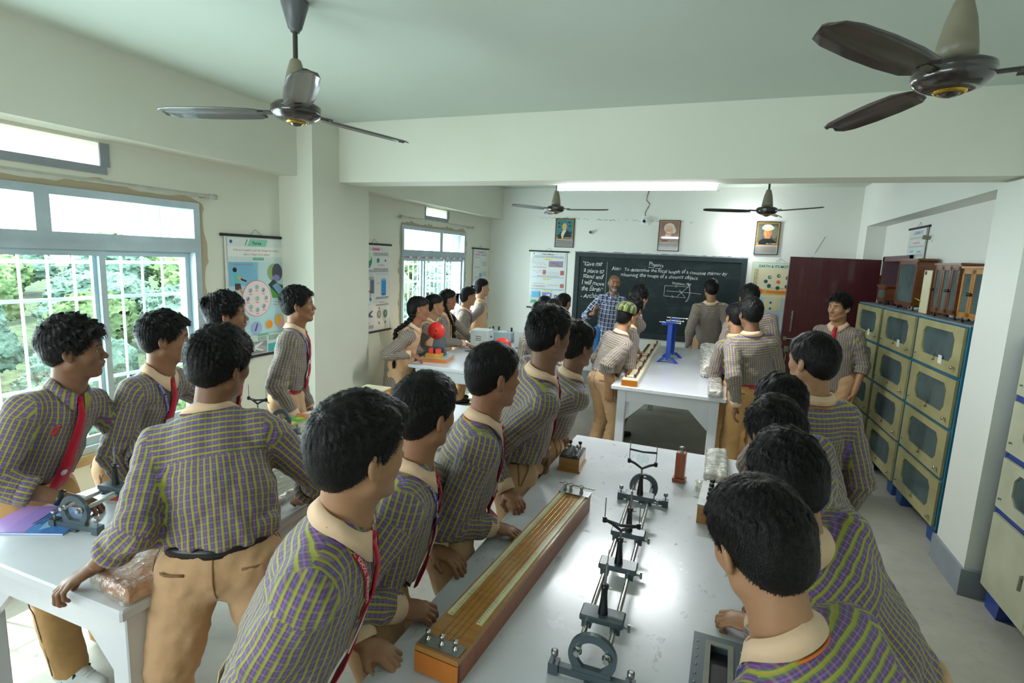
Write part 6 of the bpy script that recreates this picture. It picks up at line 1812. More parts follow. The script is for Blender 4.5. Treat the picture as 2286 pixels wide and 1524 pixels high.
optical_bench('grey optical bench with steel rods and four uprights on the foreground table', (-0.215, 1.235, TZ), math.radians(1.2), 1.13, 0.074,
              [(0.13, 'pin'), (0.40, 'yoke'), (0.63, 'pin'), (0.965, 'lens')])
optical_bench('grey optical bench on the table under the near window', (-2.135, 1.17, TZ), math.radians(8.5), 1.20, 0.074,
              [(0.165, 'pin'), (0.62, 'pin'), (1.0, 'yoke')])

# ------------------------------------------------------------------ potentiometer on the foreground table
t = thing('potentiometer', 'long varnished wooden box with two ivory rulers beside the optical bench', 'potentiometer', (-0.580, 1.085, TZ), math.radians(-4.2))
L = 1.10
m = MB(); 
for a in ((-0.062, 0.062, 0, 0.012, 0, 0.062), (-0.062, 0.062, L - 0.012, L, 0, 0.062), (-0.062, -0.050, 0, L, 0, 0.062), (0.050, 0.062, 0, L, 0, 0.062)): boxx(m, *a)
m.build('case', 'woodred', t)
boxx(MB(), -0.064, 0.064, -0.003, L + 0.003, 0.062, 0.076).build('wire_board', 'woodlight', t)
boxx(MB(), -0.064, 0.064, -0.0045, -0.0005, 0.004, 0.060).build('end_panel', 'woodorange', t)
for x0 in (-0.056, 0.036):
    o = boxx(MB(), x0, x0 + 0.018, 0.14, L - 0.05, 0.076, 0.080).build('ruler', 'ivory', t)
    m = MB()
    for i in range(90): m.box((x0 + (0.013 if x0 < 0 else 0.005), 0.145 + i * 0.010, 0.0803), (0.008 if i % 10 == 0 else 0.004, 0.0012, 0.0006))
    m.build('graduations', 'black', o)['kind'] = 'stuff'
for i in range(4): MB().rod((-0.026 + i * 0.017, 0.05, 0.0785), (-0.026 + i * 0.017, L - 0.03, 0.0785), 0.0007, seg=5).build('resistance_wire', 'gold', t)
boxx(MB(), -0.060, 0.060, 0.006, 0.045, 0.076, 0.080).build('terminal_plate', 'dsteel', t)
for x_ in (-0.042, 0.0, 0.040): MB().lathe([(0.008, 0), (0.008, 0.006), (0.004, 0.008), (0.004, 0.016), (0.0075, 0.018), (0.0075, 0.026), (0.003, 0.028)], 14, (x_, 0.026, 0.080)).build('terminal', 'steel', t)
p = MB(); boxx(p, -0.066, 0.066, L - 0.05, L + 0.006, 0.076, 0.082); p.box((0, L + 0.004, 0.05), (0.11, 0.006, 0.06)); p = p.build('end_bracket', 'dsteel', t)
MB().rod((-0.075, L - 0.02, 0.108), (0.085, L - 0.02, 0.108), 0.003).build('tension_rod', 'steel', p)
for x_ in (-0.045, -0.02, 0.028): MB().lathe([(0.006, 0), (0.009, 0.004), (0.005, 0.014), (0.008, 0.02), (0.008, 0.034), (0.003, 0.036)], 12, (x_, L - 0.025, 0.082)).build('terminal', 'steel', p)

# plug key box
t = thing('plug_key_box', 'small wooden box with black terminal plates at the far left of the foreground table', 'key box', (-0.640, 2.645, TZ), math.radians(3))
boxx(MB(), -0.058, 0.058, -0.095, 0.095, 0, 0.012).build('base', 'woodlight', t)
boxx(MB(), -0.052, 0.052, -0.090, 0.090, 0.012, 0.072).build('case', 'woodlight', t)
boxx(MB(), -0.052, 0.052, -0.090, 0.090, 0.072, 0.077).build('top_plate', 'black', t)
for x_ in (-0.026, 0.026):
    boxx(MB(), x_ - 0.013, x_ + 0.013, -0.075, 0.075, 0.077, 0.085).build('contact_bar', 'dsteel', t)
    for y_ in (-0.055, 0.0, 0.055):
        k_ = MB().lathe([(0.006, 0), (0.006, 0.02), (0.010, 0.022), (0.010, 0.032), (0.004, 0.034)], 12, (x_, y_, 0.085)); k_.build('terminal', 'steel' if y_ < 0.05 else 'black', t)

# reddish wooden stand with a round knob
t = thing('wooden_block', 'upright reddish wooden block with a round metal knob beyond the optical bench', 'wooden stand', (-0.104, 2.70, TZ), math.radians(-6))
MB().bevbox((0, 0, 0.010), (0.062, 0.062, 0.020), 0.003).build('base', 'woodred', t)
MB().bevbox((0, 0, 0.085), (0.046, 0.046, 0.130), 0.003).build('column', 'woodred', t)
k_ = MB().lathe([(0.012, 0.0), (0.010, 0.004), (0.004, 0.006), (0.004, 0.020), (0.013, 0.023), (0.013, 0.027), (0.003, 0.029)], 18, (0, 0, 0.150)); k_.build('knob', 'dsteel', t)

def wrapped(label, loc, rz, w, l, h, mat='foil', core=None, seed=1, cat='wrapped package', amp=0.006, group=None, name='wrapped_box'):
    """a package in crinkled film: a rounded, dented, unevenly swollen box"""
    t = thing(name, label, cat, loc, rz, group)
    rng = np.random.default_rng(seed); s = Solid(); r = min(w, h) * 0.32
    f = flow_noise(rng, 7, (0.03, 0.10)); f2 = flow_noise(rng, 6, (0.015, 0.04))
    def fn(X, Y, Z):
        qx = np.abs(X) - (w / 2 - r); qy = np.abs(Y - l / 2) - (l / 2 - r); qz = np.abs(Z - h / 2) - (h / 2 - r)
        return np.sqrt(np.maximum(qx, 0) ** 2 + np.maximum(qy, 0) ** 2 + np.maximum(qz, 0) ** 2) + np.minimum(np.maximum(qx, np.maximum(qy, qz)), 0) - r
    s.p.append(('u', Prim('fn', 0.01, (np.array([-w / 2, 0, 0]), np.array([w / 2, l, h])), fn=fn)))
    s.cut((0, 0, 0.0015), (0, 0, -1))
    V, Q = s.mesh(0.007, disp=lambda P: amp * f(P) * 0.6 + amp * 0.4 * f2(P))
    link('film', np_mesh('film', V, Q, [M[mat]]), t)
    if core:
        cw, cl0, cl1, ch, cm = core
        boxx(MB(), -cw / 2, cw / 2, cl0, cl1, 0.006, ch).build('contents', cm, t)
    return t
wrapped('film-wrapped flat package at the far right corner of the foreground table', (0.065, 2.74, TZ), 0, 0.115, 0.44, 0.05, seed=3, amp=0.004)
# resistance box half hidden behind the boys on the right
t = thing('resistance_box', 'wooden resistance box with grey top at the right edge of the foreground table', 'resistance box', (0.085, 2.27, TZ), math.radians(-3))
boxx(MB(), -0.09, 0.09, 0, 0.27, 0, 0.075).build('case', 'woodlight', t)
boxx(MB(), -0.092, 0.092, -0.002, 0.272, 0.075, 0.083).build('top_plate', 'dsteel', t)
for i in range(5):
    for sx in (-0.05, 0.0, 0.05): MB().lathe([(0.006, 0), (0.007, 0.012), (0.011, 0.014), (0.011, 0.026), (0.004, 0.028)], 12, (sx, 0.035 + i * 0.05, 0.083)).build('plug', 'black', t)
wrapped('small crumpled piece of clear film behind the resistance box', (0.03, 2.585, TZ), 0, 0.09, 0.10, 0.03, 'wrap', seed=9, amp=0.012, cat='plastic film', name='crumpled_film')
# grey scale plate near the bottom of the picture
t = thing('scale_box', 'flat dark grey plate with a recessed scale at the front right of the foreground table', 'instrument', (0.085, 1.235, TZ), math.radians(-1))
m = MB(); 
for a in ((-0.068, 0.068, 0, 0.042), (-0.068, 0.068, 0.232, 0.272), (-0.068, -0.026, 0.042, 0.232), (0.026, 0.068, 0.042, 0.232)): boxx(m, a[0], a[1], a[2], a[3], 0, 0.034)
m.build('plate', 'cast', t); boxx(MB(), -0.026, 0.026, 0.042, 0.232, 0, 0.014).build('recess', 'black', t)
fr = MB()
for a in ((-0.036, 0.036, 0.030, 0.046), (-0.036, 0.036, 0.228, 0.244), (-0.036, -0.022, 0.046, 0.228), (0.022, 0.036, 0.046, 0.228)): boxx(fr, a[0], a[1], a[2], a[3], 0.034, 0.038)
fr.build('scale_border', plain('grey_brass', '#77766a', 0.4), t)
for sx in (-0.056, 0.056):
    for i in range(7): MB().lathe([(0.003, 0), (0.003, 0.0015), (0.001, 0.002)], 8, (sx, 0.04 + i * 0.032, 0.034)).build('screw', 'dsteel', t)

# ------------------------------------------------------------------ things on the table by the near window
def booklet(name, label, cat, loc, rz, w, l, h, draw, cover):
    t = thing(name, label, cat, loc, rz)
    MB().box((0, 0, h / 2), (w - 0.004, l - 0.004, h * 0.8)).build('pages', 'paper', t)
    m = MB(); m.box((0, 0, h - 0.0008), (w, l, 0.0016)); m.box((0, 0, 0.0008), (w, l, 0.0016)); m.build('cover', cover, t)
    s = Sheet(w * 0.99, l * 0.99); draw(s); s.m.v = [(v[0] - w * 0.495, v[2] - l * 0.495, h + 0.0003 - v[1]) for v in s.m.v]
    s.m.build('cover_print', 'print', t)
    return t
def c_mag(s): s.rect(0, 1, 0, 1, '#5c8fcf'); s.rect(0, 1, 0.72, 1, '#3f7cc4'); s.rect(0.0, 1, 0.0, 0.42, '#b48fd0'); s.poly([(0, 0.42), (1, 0.55), (1, 0.3), (0, 0.2)], '#a58ad0'); s.lines(0.1, 0.7, 0.46, 0.60, 3, '#2c3c5c', 0.5, 2); s.poly([(0.2, 0.62), (0.8, 0.74), (0.9, 0.66), (0.3, 0.56)], '#8fc0e8')
booklet('magazine', 'blue and purple magazine at the near corner of the window-side table', 'magazine', (-2.315, 1.16, TZ), math.radians(-66), 0.21, 0.30, 0.008, c_mag, plain('blue_cover', '#6a94c8', 0.3, coat=0.5))
def c_tab(s): s.rect(0, 1, 0, 1, '#8fb2d8'); s.rect(0.1, 0.9, 0.1, 0.9, '#a9c4e2')
t = booklet('spiral_notebook', 'notebook with a black spiral under the leaning boy\'s forearm', 'notebook', (-1.755, 1.13, TZ), math.radians(24), 0.20, 0.16, 0.010, c_tab, plain('grey_blue_cover', '#7e93ad', 0.4))
m = MB()
for i in range(16): m.ringplate(0.010, 0.0078, -0.0012, 0.0012, Matrix.Translation((-0.103, -0.075 + i * 0.010, 0.009)) @ Matrix.Rotation(math.pi / 2, 4, 'X'), 14)
m.build('spiral_binding', 'black', t)['kind'] = 'stuff'
def c_col(s):
    s.rect(0, 1, 0, 1, '#e8e4dc'); s.rect(0, 1, 0.62, 1, '#3a5eb0'); s.poly([(0, 0.62), (1, 0.45), (1, 0.62)], '#d87c34'); s.rect(0, 1, 0.10, 0.42, '#58a848'); s.poly([(0, 0.42), (0.5, 0.55), (1, 0.40), (1, 0.3), (0, 0.3)], '#d0702c'); s.poly([(0.6, 0.85), (0.9, 0.95), (0.8, 0.7)], '#e2c234'); s.rect(0.05, 0.95, 0.02, 0.09, '#e8d83c')
    s.disc(0.3, 0.7, 0.1, 0.08, '#b8482c'); s.disc(0.7, 0.55, 0.12, 0.05, '#2a4c8c'); s.disc(0.5, 0.25, 0.2, 0.06, '#b4c83c')
booklet('colour_booklet', 'bright green, orange and blue booklet behind the optical bench near the window', 'booklet', (-2.385, 2.70, TZ), math.radians(-4), 0.15, 0.44, 0.006, c_col, 'paper')
def c_or(s): s.rect(0, 1, 0, 1, '#d8492c'); s.rect(0.1, 0.9, 0.55, 0.9, '#e8792c'); s.rect(0.2, 0.8, 0.1, 0.35, '#f0e6dc')
booklet('orange_booklet', 'orange and white booklet under the far ring of the window-side bench', 'booklet', (-2.36, 2.36, TZ), math.radians(10), 0.16, 0.22, 0.006, c_or, 'paper')
def c_red(s): s.rect(0, 1, 0, 1, '#c8421e'); s.rect(0.0, 0.6, 0.3, 0.8, '#e8b42c'); s.rect(0.5, 1, 0.1, 0.5, '#dfe4e8')
booklet('red_booklet', 'red, yellow and white booklet under the near end of the window-side bench', 'booklet', (-2.235, 1.50, TZ), math.radians(20), 0.18, 0.24, 0.006, c_red, 'paper')
G_ = None
wrapped('long film-wrapped cream board lying next to the colour booklet', (-2.20, 2.36, TZ), math.radians(4), 0.12, 0.95, 0.05, 'wrap', (0.09, 0.03, 0.92, 0.040, 'cream'), 5, amp=0.005)
wrapped('long film-wrapped grey board between the back-turned boy and the nearest boy', (-1.72, 1.42, TZ), math.radians(4), 0.24, 0.95, 0.052, 'wrap', (0.20, 0.03, 0.92, 0.044, plain('greyed_board', '#9a948a', 0.4)), 6, amp=0.005)
wrapped('film-wrapped wooden box at the far right corner of the window-side table', (-1.81, 2.50, TZ), math.radians(2), 0.22, 0.80, 0.06, 'wrap', (0.19, 0.02, 0.78, 0.052, 'woodorange'), 7, amp=0.004)
wrapped('film-wrapped orange wooden case at the near right corner of the window-side table', (-1.62, 0.95, TZ), math.radians(-6), 0.19, 0.40, 0.065, 'wrap', (0.16, 0.02, 0.38, 0.055, 'woodorange'), 8, amp=0.005)
t = thing('cream_box', 'cream box with orange sides at the far end of the window-side table', 'box', (-2.33, 3.13, TZ), math.radians(4))
boxx(MB(), -0.10, 0.10, 0, 0.24, 0, 0.055).build('case', 'woodorange', t); boxx(MB(), -0.102, 0.102, -0.002, 0.242, 0.055, 0.062).build('lid', 'cream', t)
t = thing('screwdriver', 'short tool with a black tip lying on the window-side table', 'tool', (-1.98, 1.98, TZ), math.radians(30))
MB().rod((0, -0.09, 0.006), (0, 0.03, 0.006), 0.002).build('shaft', 'dsteel', t); MB().rod((0, 0.03, 0.008), (0, 0.07, 0.008), 0.008, 0.007).build('grip', 'black', t)

# ------------------------------------------------------------------ metre bridge, stand and parcels on the table before the board
t = thing('metre_bridge', 'long cream board with brass strips and red terminals along the back table\'s left edge', 'metre bridge', (-0.665, 4.66, TZ), math.radians(1.6))
L = 2.62
boxx(MB(), -0.068, 0.068, 0, L, 0, 0.058).build('board', 'cream', t)
boxx(MB(), -0.069, 0.069, -0.003, 0.001, 0, 0.054).build('end_panel', 'woodorange', t)
boxx(MB(), -0.066, -0.030, 0.18, L * 0.52, 0.058, 0.061).build('scale_strip', 'gold', t); boxx(MB(), -0.066, -0.034, L * 0.56, L * 0.86, 0.058, 0.061).build('scale_strip', 'gold', t)
for i in range(6):
    y_ = 0.10 + i * 0.40; boxx(MB(), 0.022, 0.042, y_, y_ + 0.30, 0.058, 0.064).build('metal_strip', 'dsteel', t)
    for dy in (0.0, 0.30): MB().lathe([(0.009, 0), (0.010, 0.010), (0.007, 0.012), (0.011, 0.014), (0.011, 0.026), (0.004, 0.03)], 12, (0.032, y_ + dy, 0.064)).build('terminal', M['dark_red_knob'], t)
for y_ in (0.10, L * 0.50): MB().lathe([(0.009, 0), (0.010, 0.010), (0.011, 0.026), (0.004, 0.03)], 12, (-0.048, y_, 0.061)).build('terminal', M['dark_red_knob'], t)
boxx(MB(), -0.05, 0.035, 0.095, 0.107, 0.060, 0.066).build('end_strip', 'dsteel', t); boxx(MB(), -0.05, 0.035, L * 0.50, L * 0.505, 0.060, 0.066).build('cross_strip', 'dsteel', t)
t = thing('open_notebook', 'open white notebook held beside the metre bridge on the back table', 'notebook', (-0.80, 6.25, TZ + 0.004), math.radians(12))
MB().box((0, 0, 0.006), (0.20, 0.28, 0.010)).build('pages', 'paper', t)
t = thing('loose_sheet', 'white sheet of paper at the back table\'s left edge beneath the boys\' hands', 'paper', (-0.775, 5.15, TZ + 0.001), math.radians(4))
MB().box((0, 0, 0.0015), (0.09, 0.42, 0.002)).build('sheet', 'paper', t)

t = thing('blue_stand', 'blue metal two-post laboratory stand on the back table', 'stand', (-0.475, 6.05, TZ), math.radians(-2))
for y_ in (0.0, 0.40):
    f_ = MB(); q = Matrix.Translation((0, y_, 0)) @ Matrix.Rotation(math.pi / 2, 4, 'X')
    f_.prism([(-0.115, 0), (-0.085, 0), (-0.045, 0.032), (0.045, 0.032), (0.085, 0), (0.115, 0), (0.055, 0.058), (-0.055, 0.058)], -0.022, 0.022, q); f_ = f_.build('foot', 'blue', t)
    MB().box((0, y_, 0.055 + 0.19), (0.045, 0.026, 0.38)).build('post', 'blue', t)
    for sx in (-1, 1): MB().lathe([(0.007, 0), (0.007, 0.008), (0.003, 0.01)], 10, (sx * 0.028, y_ - 0.022, 0.045), (0, -1, 0)).build('bolt', 'steel', f_)
MB().rod((0, 0, 0.05), (0.0, 0.40, 0.05), 0.008).build('tie_rod', 'dsteel', t)
boxx(MB(), -0.022, -0.016, 0.03, 0.37, 0.06, 0.43).build('grey_panel', plain('grey_sheet_metal', '#7c848a', 0.35, metal=0.5), t)
m = MB(); boxx(m, -0.05, 0.06, -0.03, 0.43, 0.435, 0.450); m.box((-0.06, 0.02, 0.425), (0.07, 0.02, 0.03)); m.build('head', 'blue', t)
for i, (a, b) in enumerate((((-0.12, 0.02, 0.44), (0.10, 0.02, 0.44)), ((-0.06, 0.10, 0.455), (0.12, 0.10, 0.455)), ((-0.08, 0.30, 0.47), (0.14, 0.30, 0.47)), ((0.0, 0.0, 0.42), (0.0, 0.0, 0.50)))):
    m = MB(); m.rod(a, b, 0.005); m.lathe([(0.011, -0.006), (0.011, 0.006)], 10, b, nz(np.array(b) - np.array(a))); m.build('adjusting_screw', 'steel', t)

wrapped('large bundle in crinkled silver film along the back table\'s right edge', (-0.015, 5.42, TZ), math.radians(2), 0.19, 1.62, 0.13, 'foil', None, 12, amp=0.010)
wrapped('narrow film-wrapped package with orange ends at the near right corner of the back table', (0.035, 4.62, TZ), math.radians(1), 0.115, 0.78, 0.07, 'foil', None, 13, amp=0.004)
wrapped('small film-wrapped yellow parcel in front of the large silver bundle', (0.0, 5.30, TZ + 0.07), 0, 0.13, 0.14, 0.05, 'wrap', (0.12, 0.01, 0.13, 0.045, 'gold'), 14, amp=0.004)

# ------------------------------------------------------------------ apparatus on the far left table
def disc_apparatus(label, loc, rz, dz=0.0):
    t = thing('resonance_disc_apparatus', label, 'apparatus', loc, rz, 'red disc apparatus')
    boxx(MB(), -0.135, 0.135, -0.12, 0.18, 0.0, 0.042).build('base', 'woodorange', t); boxx(MB(), -0.136, 0.136, -0.121, 0.181, 0.042, 0.046).build('base_top', 'greybox2', t)
    m = MB(); vs = []
    for (x0, x1, y0, y1, z) in ((-0.075, 0.075, 0.03, 0.12, 0.046), (-0.028, 0.028, 0.05, 0.10, 0.33 + dz)): vs += [(x0, y0, z), (x1, y0, z), (x1, y1, z), (x0, y1, z)]
    m.add(vs, [(0, 3, 2, 1), (4, 5, 6, 7), (0, 1, 5, 4), (1, 2, 6, 5), (2, 3, 7, 6), (3, 0, 4, 7)]); m.build('tapered_stand', 'cast', t)
    d_ = MB(); d_.lathe([(0.0, 0), (0.088, 0), (0.088, 0.008), (0.0, 0.008)], 44, (-0.02, 0.045, 0.30 + dz), (0, -1, 0)); d_ = d_.build('disc', 'red', t)
    MB().lathe([(0.008, 0.008), (0.008, 0.014), (0.0, 0.015)], 12, (-0.02, 0.045, 0.30 + dz), (0, -1, 0)).build('hub', 'black', d_)
    MB().lathe([(0.009, 0.008), (0.009, 0.02), (0.0, 0.021)], 12, (-0.035, 0.045, 0.245 + dz), (0, -1, 0)).build('crank_pin', 'black', d_)
    b_ = boxx(MB(), -0.085, 0.075, -0.10, -0.01, 0.046, 0.085).build('terminal_block', plain('yellow_block', '#c9922c', 0.4) if 'yellow_block' not in bpy.data.materials else bpy.data.materials['yellow_block'], t)
    for sx in (-1, 1): boxx(MB(), sx * 0.035 - 0.022, sx * 0.035 + 0.022, -0.080, -0.028, 0.085, 0.135).build('magnet', 'red', b_)
    m = MB(); m.ringplate(0.028, 0.016, -0.02, 0.02, Matrix.Translation((0, -0.055, 0.115)) @ Matrix.Rotation(math.pi / 2, 4, 'X'), 20); m.build('coil', 'black', b_)
    return t
disc_apparatus('red disc on a tapered black stand at the near corner of the far-left table', (-2.62, 4.75, TZ), math.radians(12))
disc_apparatus('second red disc apparatus further back on the far-left table, mostly behind the heads', (-1.875, 4.70, TZ), math.radians(8), -0.085)
M['yb'] = bpy.data.materials['yellow_block']
def power_box(label, loc, rz):
    t = thing('power_supply', label, 'power supply', loc, rz, 'pale grey power supply boxes')
    MB().bevbox((0, 0, 0.105), (0.22, 0.24, 0.19), 0.004).build('case', 'greybox', t)
    for sx in (-1, 1):
        for sy in (-1, 1): MB().rod((sx * 0.09, sy * 0.10, 0), (sx * 0.09, sy * 0.10, 0.012), 0.010).build('foot', 'black', t)
    for i in range(3): MB().box((-0.01, -0.1205, 0.085 + i * 0.022), (0.07, 0.002, 0.006)).build('vent_slot', 'blackmat', t)
    for i in range(2): MB().lathe([(0.009, 0), (0.009, 0.008), (0.004, 0.010)], 12, (0.11, -0.02 + i * 0.03, 0.12), (1, 0, 0)).build('socket', 'black', t)
    return t
power_box('pale grey power box in front of the tall girl with the ponytail', (-2.62, 5.86, TZ), math.radians(8))
power_box('pale grey power box beside the long-braided girl\'s shoulder', (-2.13, 6.05, TZ), math.radians(4))
t = thing('instrument_box', 'low blue-grey instrument box with black knobs behind the power box', 'instrument', (-2.60, 6.42, TZ), math.radians(6))
MB().bevbox((0, 0, 0.06), (0.34, 0.26, 0.11), 0.004).build('case', 'greybox2', t)
MB().lathe([(0.055, 0.0), (0.055, 0.004), (0.0, 0.005)], 26, (0.02, 0, 0.115)).build('dial', 'white', t)
for x_, y_ in ((-0.13, -0.08), (-0.13, 0.06), (-0.06, 0.09), (0.12, 0.06)): MB().lathe([(0.012, 0), (0.014, 0.015), (0.010, 0.03), (0.014, 0.034), (0.012, 0.05), (0.004, 0.052)], 14, (x_, y_, 0.115)).build('knob', 'black', t)
for nm, lab, pts in (('cable', 'thin violet cable between the power box and the second disc', [(-2.50, 5.80, .05), (-2.42, 5.85, .06), (-2.30, 5.7, .01), (-2.15, 5.45, .006)]), ('cable', 'black looped mains cable in front of the power box', [(-2.60, 5.73, .006), (-2.52, 5.55, .006), (-2.62, 5.40, .006), (-2.5, 5.36, .006), (-2.42, 5.5, .006), (-2.35, 5.48, .006)]), ('cable', 'black cable by the second power box', [(-2.02, 5.9, .09), (-1.97, 5.85, .05), (-1.95, 5.7, .006), (-2.10, 5.5, .006), (-2.15, 5.2, .006)])):
    o = MB().tube([(p[0], p[1], p[2] + TZ) for p in pts], 0.004, 6).build(nm, 'lanyard' if 'violet' in lab else 'black'); tag(o, lab, 'cable')
t = thing('mains_plug', 'black plug lying on the far-left table by the looped cable', 'plug', (-2.33, 5.47, TZ + 0.001))
MB().bevbox((0, 0, 0.012), (0.05, 0.03, 0.022), 0.003).build('body', 'black', t)

# ------------------------------------------------------------------ steel cabinets along the right wall
def cab_door(parent, x, y0, y1, z0, z1, frame_mat, sticker=False, knob=True, solid=False):
    """door facing -X, frame with an octagonal pane"""
    w, h = y1 - y0, z1 - z0; cy, cz = (y0 + y1) / 2, (z0 + z1) / 2
    q = Matrix(((0, 0, 1, x), (1, 0, 0, cy), (0, 1, 0, cz), (0, 0, 0, 1)))
    a, b = w * 0.345, h * 0.31; c = 0.045
    out = [(-w / 2, -h / 2), (w / 2, -h / 2), (w / 2, h / 2), (-w / 2, h / 2)]
    m = MB()
    dz = h * 0.045
    if solid: m.prism(out, -0.018, 0.0, q); d_ = m.build('door', frame_mat, parent)
    else:
        o8 = [(-w / 2, -h / 2), (w / 2, -h / 2), (w / 2, -h / 2), (w / 2, h / 2), (w / 2, h / 2), (-w / 2, h / 2), (-w / 2, h / 2), (-w / 2, -h / 2)]
        i8 = [(-a + c, -b + dz), (a - c, -b + dz), (a, -b + c + dz), (a, b - c + dz), (a - c, b + dz), (-a + c, b + dz), (-a, b - c + dz), (-a, -b + c + dz)]
        vs = []; fs = []
        for hz2 in (-0.018, 0.0): vs += [(p[0], p[1], hz2) for p in o8] + [(p[0], p[1], hz2) for p in i8]
        for k_ in range(8):
            j = (k_ + 1) % 8
            fs += [(k_, 8 + k_, 8 + j, j), (16 + k_, 16 + j, 24 + j, 24 + k_), (8 + k_, 24 + k_, 24 + j, 8 + j), (k_, j, 16 + j, 16 + k_)]
        m.add(vs, fs, False, q); d_ = m.build('door', frame_mat, parent)
        g = MB(); g.prism(i8, -0.008, -0.005, q); g.build('door_pane', 'caseglass', d_)
    xx = x - 0.018
    if knob:
        for yy in (y0 + 0.06,) if not solid else ():
            MB().lathe([(0.006, 0), (0.006, 0.014), (0.012, 0.017), (0.013, 0.025), (0.004, 0.028)], 12, (xx, yy, z0 + 0.055), (-1, 0, 0)).build('lock_knob', 'steel', d_)
        MB().lathe([(0.004, 0), (0.004, 0.008), (0.0075, 0.010), (0.004, 0.014)], 10, (xx, y1 - 0.05, z0 + 0.06), (-1, 0, 0)).build('screw', 'dsteel', d_)
    if not solid:
        m = MB(); m.box((xx - 0.006, cy, z0 + 0.058), (0.010, 0.030, 0.010)); m.box((xx - 0.004, cy, z0 + 0.085), (0.004, 0.008, 0.05)); m.build('catch', 'steel', d_)
    if sticker: MB().box((xx - 0.0008, cy - 0.10, z0 + 0.075), (0.0012, 0.062, 0.062)).build('sticker', 'white', d_)
    return d_
CROW = math.atan2(-0.115, -2.66)          # the row stands slightly askew
def cabinet(label, k):
    w = 0.888; yy = 4.50 + k * w
    t = thing('storage_cabinet', label, 'cabinet', (1.600 - k * 0.0385, yy, 0), math.radians(2.3), 'blue-green steel cabinets in the row')
    D = 0.165; z0, z1 = 0.125, 1.60
    m = MB(); boxx(m, 0, D, 0.004, 0.030, z0, z1); boxx(m, 0, D, w - 0.030, w - 0.004, z0, z1); boxx(m, D - 0.008, D, 0.004, w - 0.004, z0, z1)
    th = (z1 - z0) / 4
    for i in range(5):
        zc = z0 + th * i; boxx(m, 0, D, 0.03, w - 0.03, zc - 0.012 if i else zc, zc + 0.012 if i < 4 else zc + 0.001)
    m.build('carcass', 'teal', t)
    boxx(MB(), -0.004, D, 0.0, w, z1, z1 + 0.006).build('top', plain('grey_top', '#8e979b', 0.5) if 'grey_top' not in bpy.data.materials else bpy.data.materials['grey_top'], t)
    boxx(MB(), D - 0.014, D - 0.009, 0.03, w - 0.03, z0, z1).build('back_lining', 'inside', t)
    for i in range(4): cab_door(t, -0.002, 0.034, w - 0.034, z0 + th * i + 0.014, z0 + th * (i + 1) - 0.014, 'tan', sticker=(i == 3))
    for yf in (0.11, w - 0.11):
        m = MB(); vs = []
        m.prism([(-0.055, 0), (0.055, 0), (0.075, 0.118), (-0.075, 0.118)], 0, 0.13, Matrix(((0, 0, 1, 0.012), (1, 0, 0, yf), (0, 1, 0, 0.004), (0, 0, 0, 1)))); m.build('foot', 'bluefoot', t)
    return t
cabinet('blue-green four-door cabinet nearest the camera, beside the right pillar', 0)
cabinet('blue-green four-door cabinet in the middle of the row of three', 1)
cabinet('blue-green four-door cabinet furthest back, beside the boy at the door', 2)
t = thing('storage_cabinet', 'royal blue cabinet with cream doors at the right edge of the picture', 'cabinet', (1.635, 2.80, 0), 0)
D = 0.11; w = 1.06; z0, z1 = 0.11, 1.605
m = MB(); boxx(m, 0, D, 0.004, 0.036, z0, z1); boxx(m, 0, D, w - 0.036, w - 0.004, z0, z1); boxx(m, D - 0.008, D, 0, w, z0, z1)
lv = [z0, 0.60, 0.935, 1.27, z1]
for zc in lv: boxx(m, 0, D, 0.03, w - 0.03, max(z0, zc - 0.018), min(z1, zc + 0.018))
m.build('carcass', 'royal', t); boxx(MB(), -0.004, D, 0, w, z1, z1 + 0.006).build('top', bpy.data.materials['grey_top'], t)
boxx(MB(), D - 0.014, D - 0.009, 0.03, w - 0.03, z0, z1).build('back_lining', 'inside', t)
for i in range(1, 4): cab_door(t, -0.002, 0.04, w - 0.04, lv[i] + 0.02, lv[i + 1] - 0.02, 'tan2')
for a, b in ((0.04, w / 2 - 0.002), (w / 2 + 0.002, w - 0.04)): cab_door(t, -0.002, a, b, z0 + 0.018, lv[1] - 0.02, 'tan2', solid=True, knob=False)
m = MB(); m.lathe([(0.026, 0), (0.026, 0.01), (0.012, 0.014), (0.010, 0.03)], 18, (-0.02, w / 2 - 0.06, 0.43), (-1, 0, 0)); m.tube([(-0.048, w / 2 - 0.06, 0.43), (-0.052, w / 2 + 0.01, 0.428), (-0.052, w / 2 + 0.03, 0.42), (-0.052, w / 2 + 0.033, 0.34)], 0.009, 8); m.build('turn_handle', 'steel', t)
for yf in (0.14, w - 0.14):
    m = MB(); m.prism([(-0.07, 0), (0.07, 0), (0.085, 0.106), (-0.085, 0.106)], 0, 0.10, Matrix(((0, 0, 1, 0.008), (1, 0, 0, yf), (0, 1, 0, 0.002), (0, 0, 0, 1)))); m.build('foot', 'royal', t)

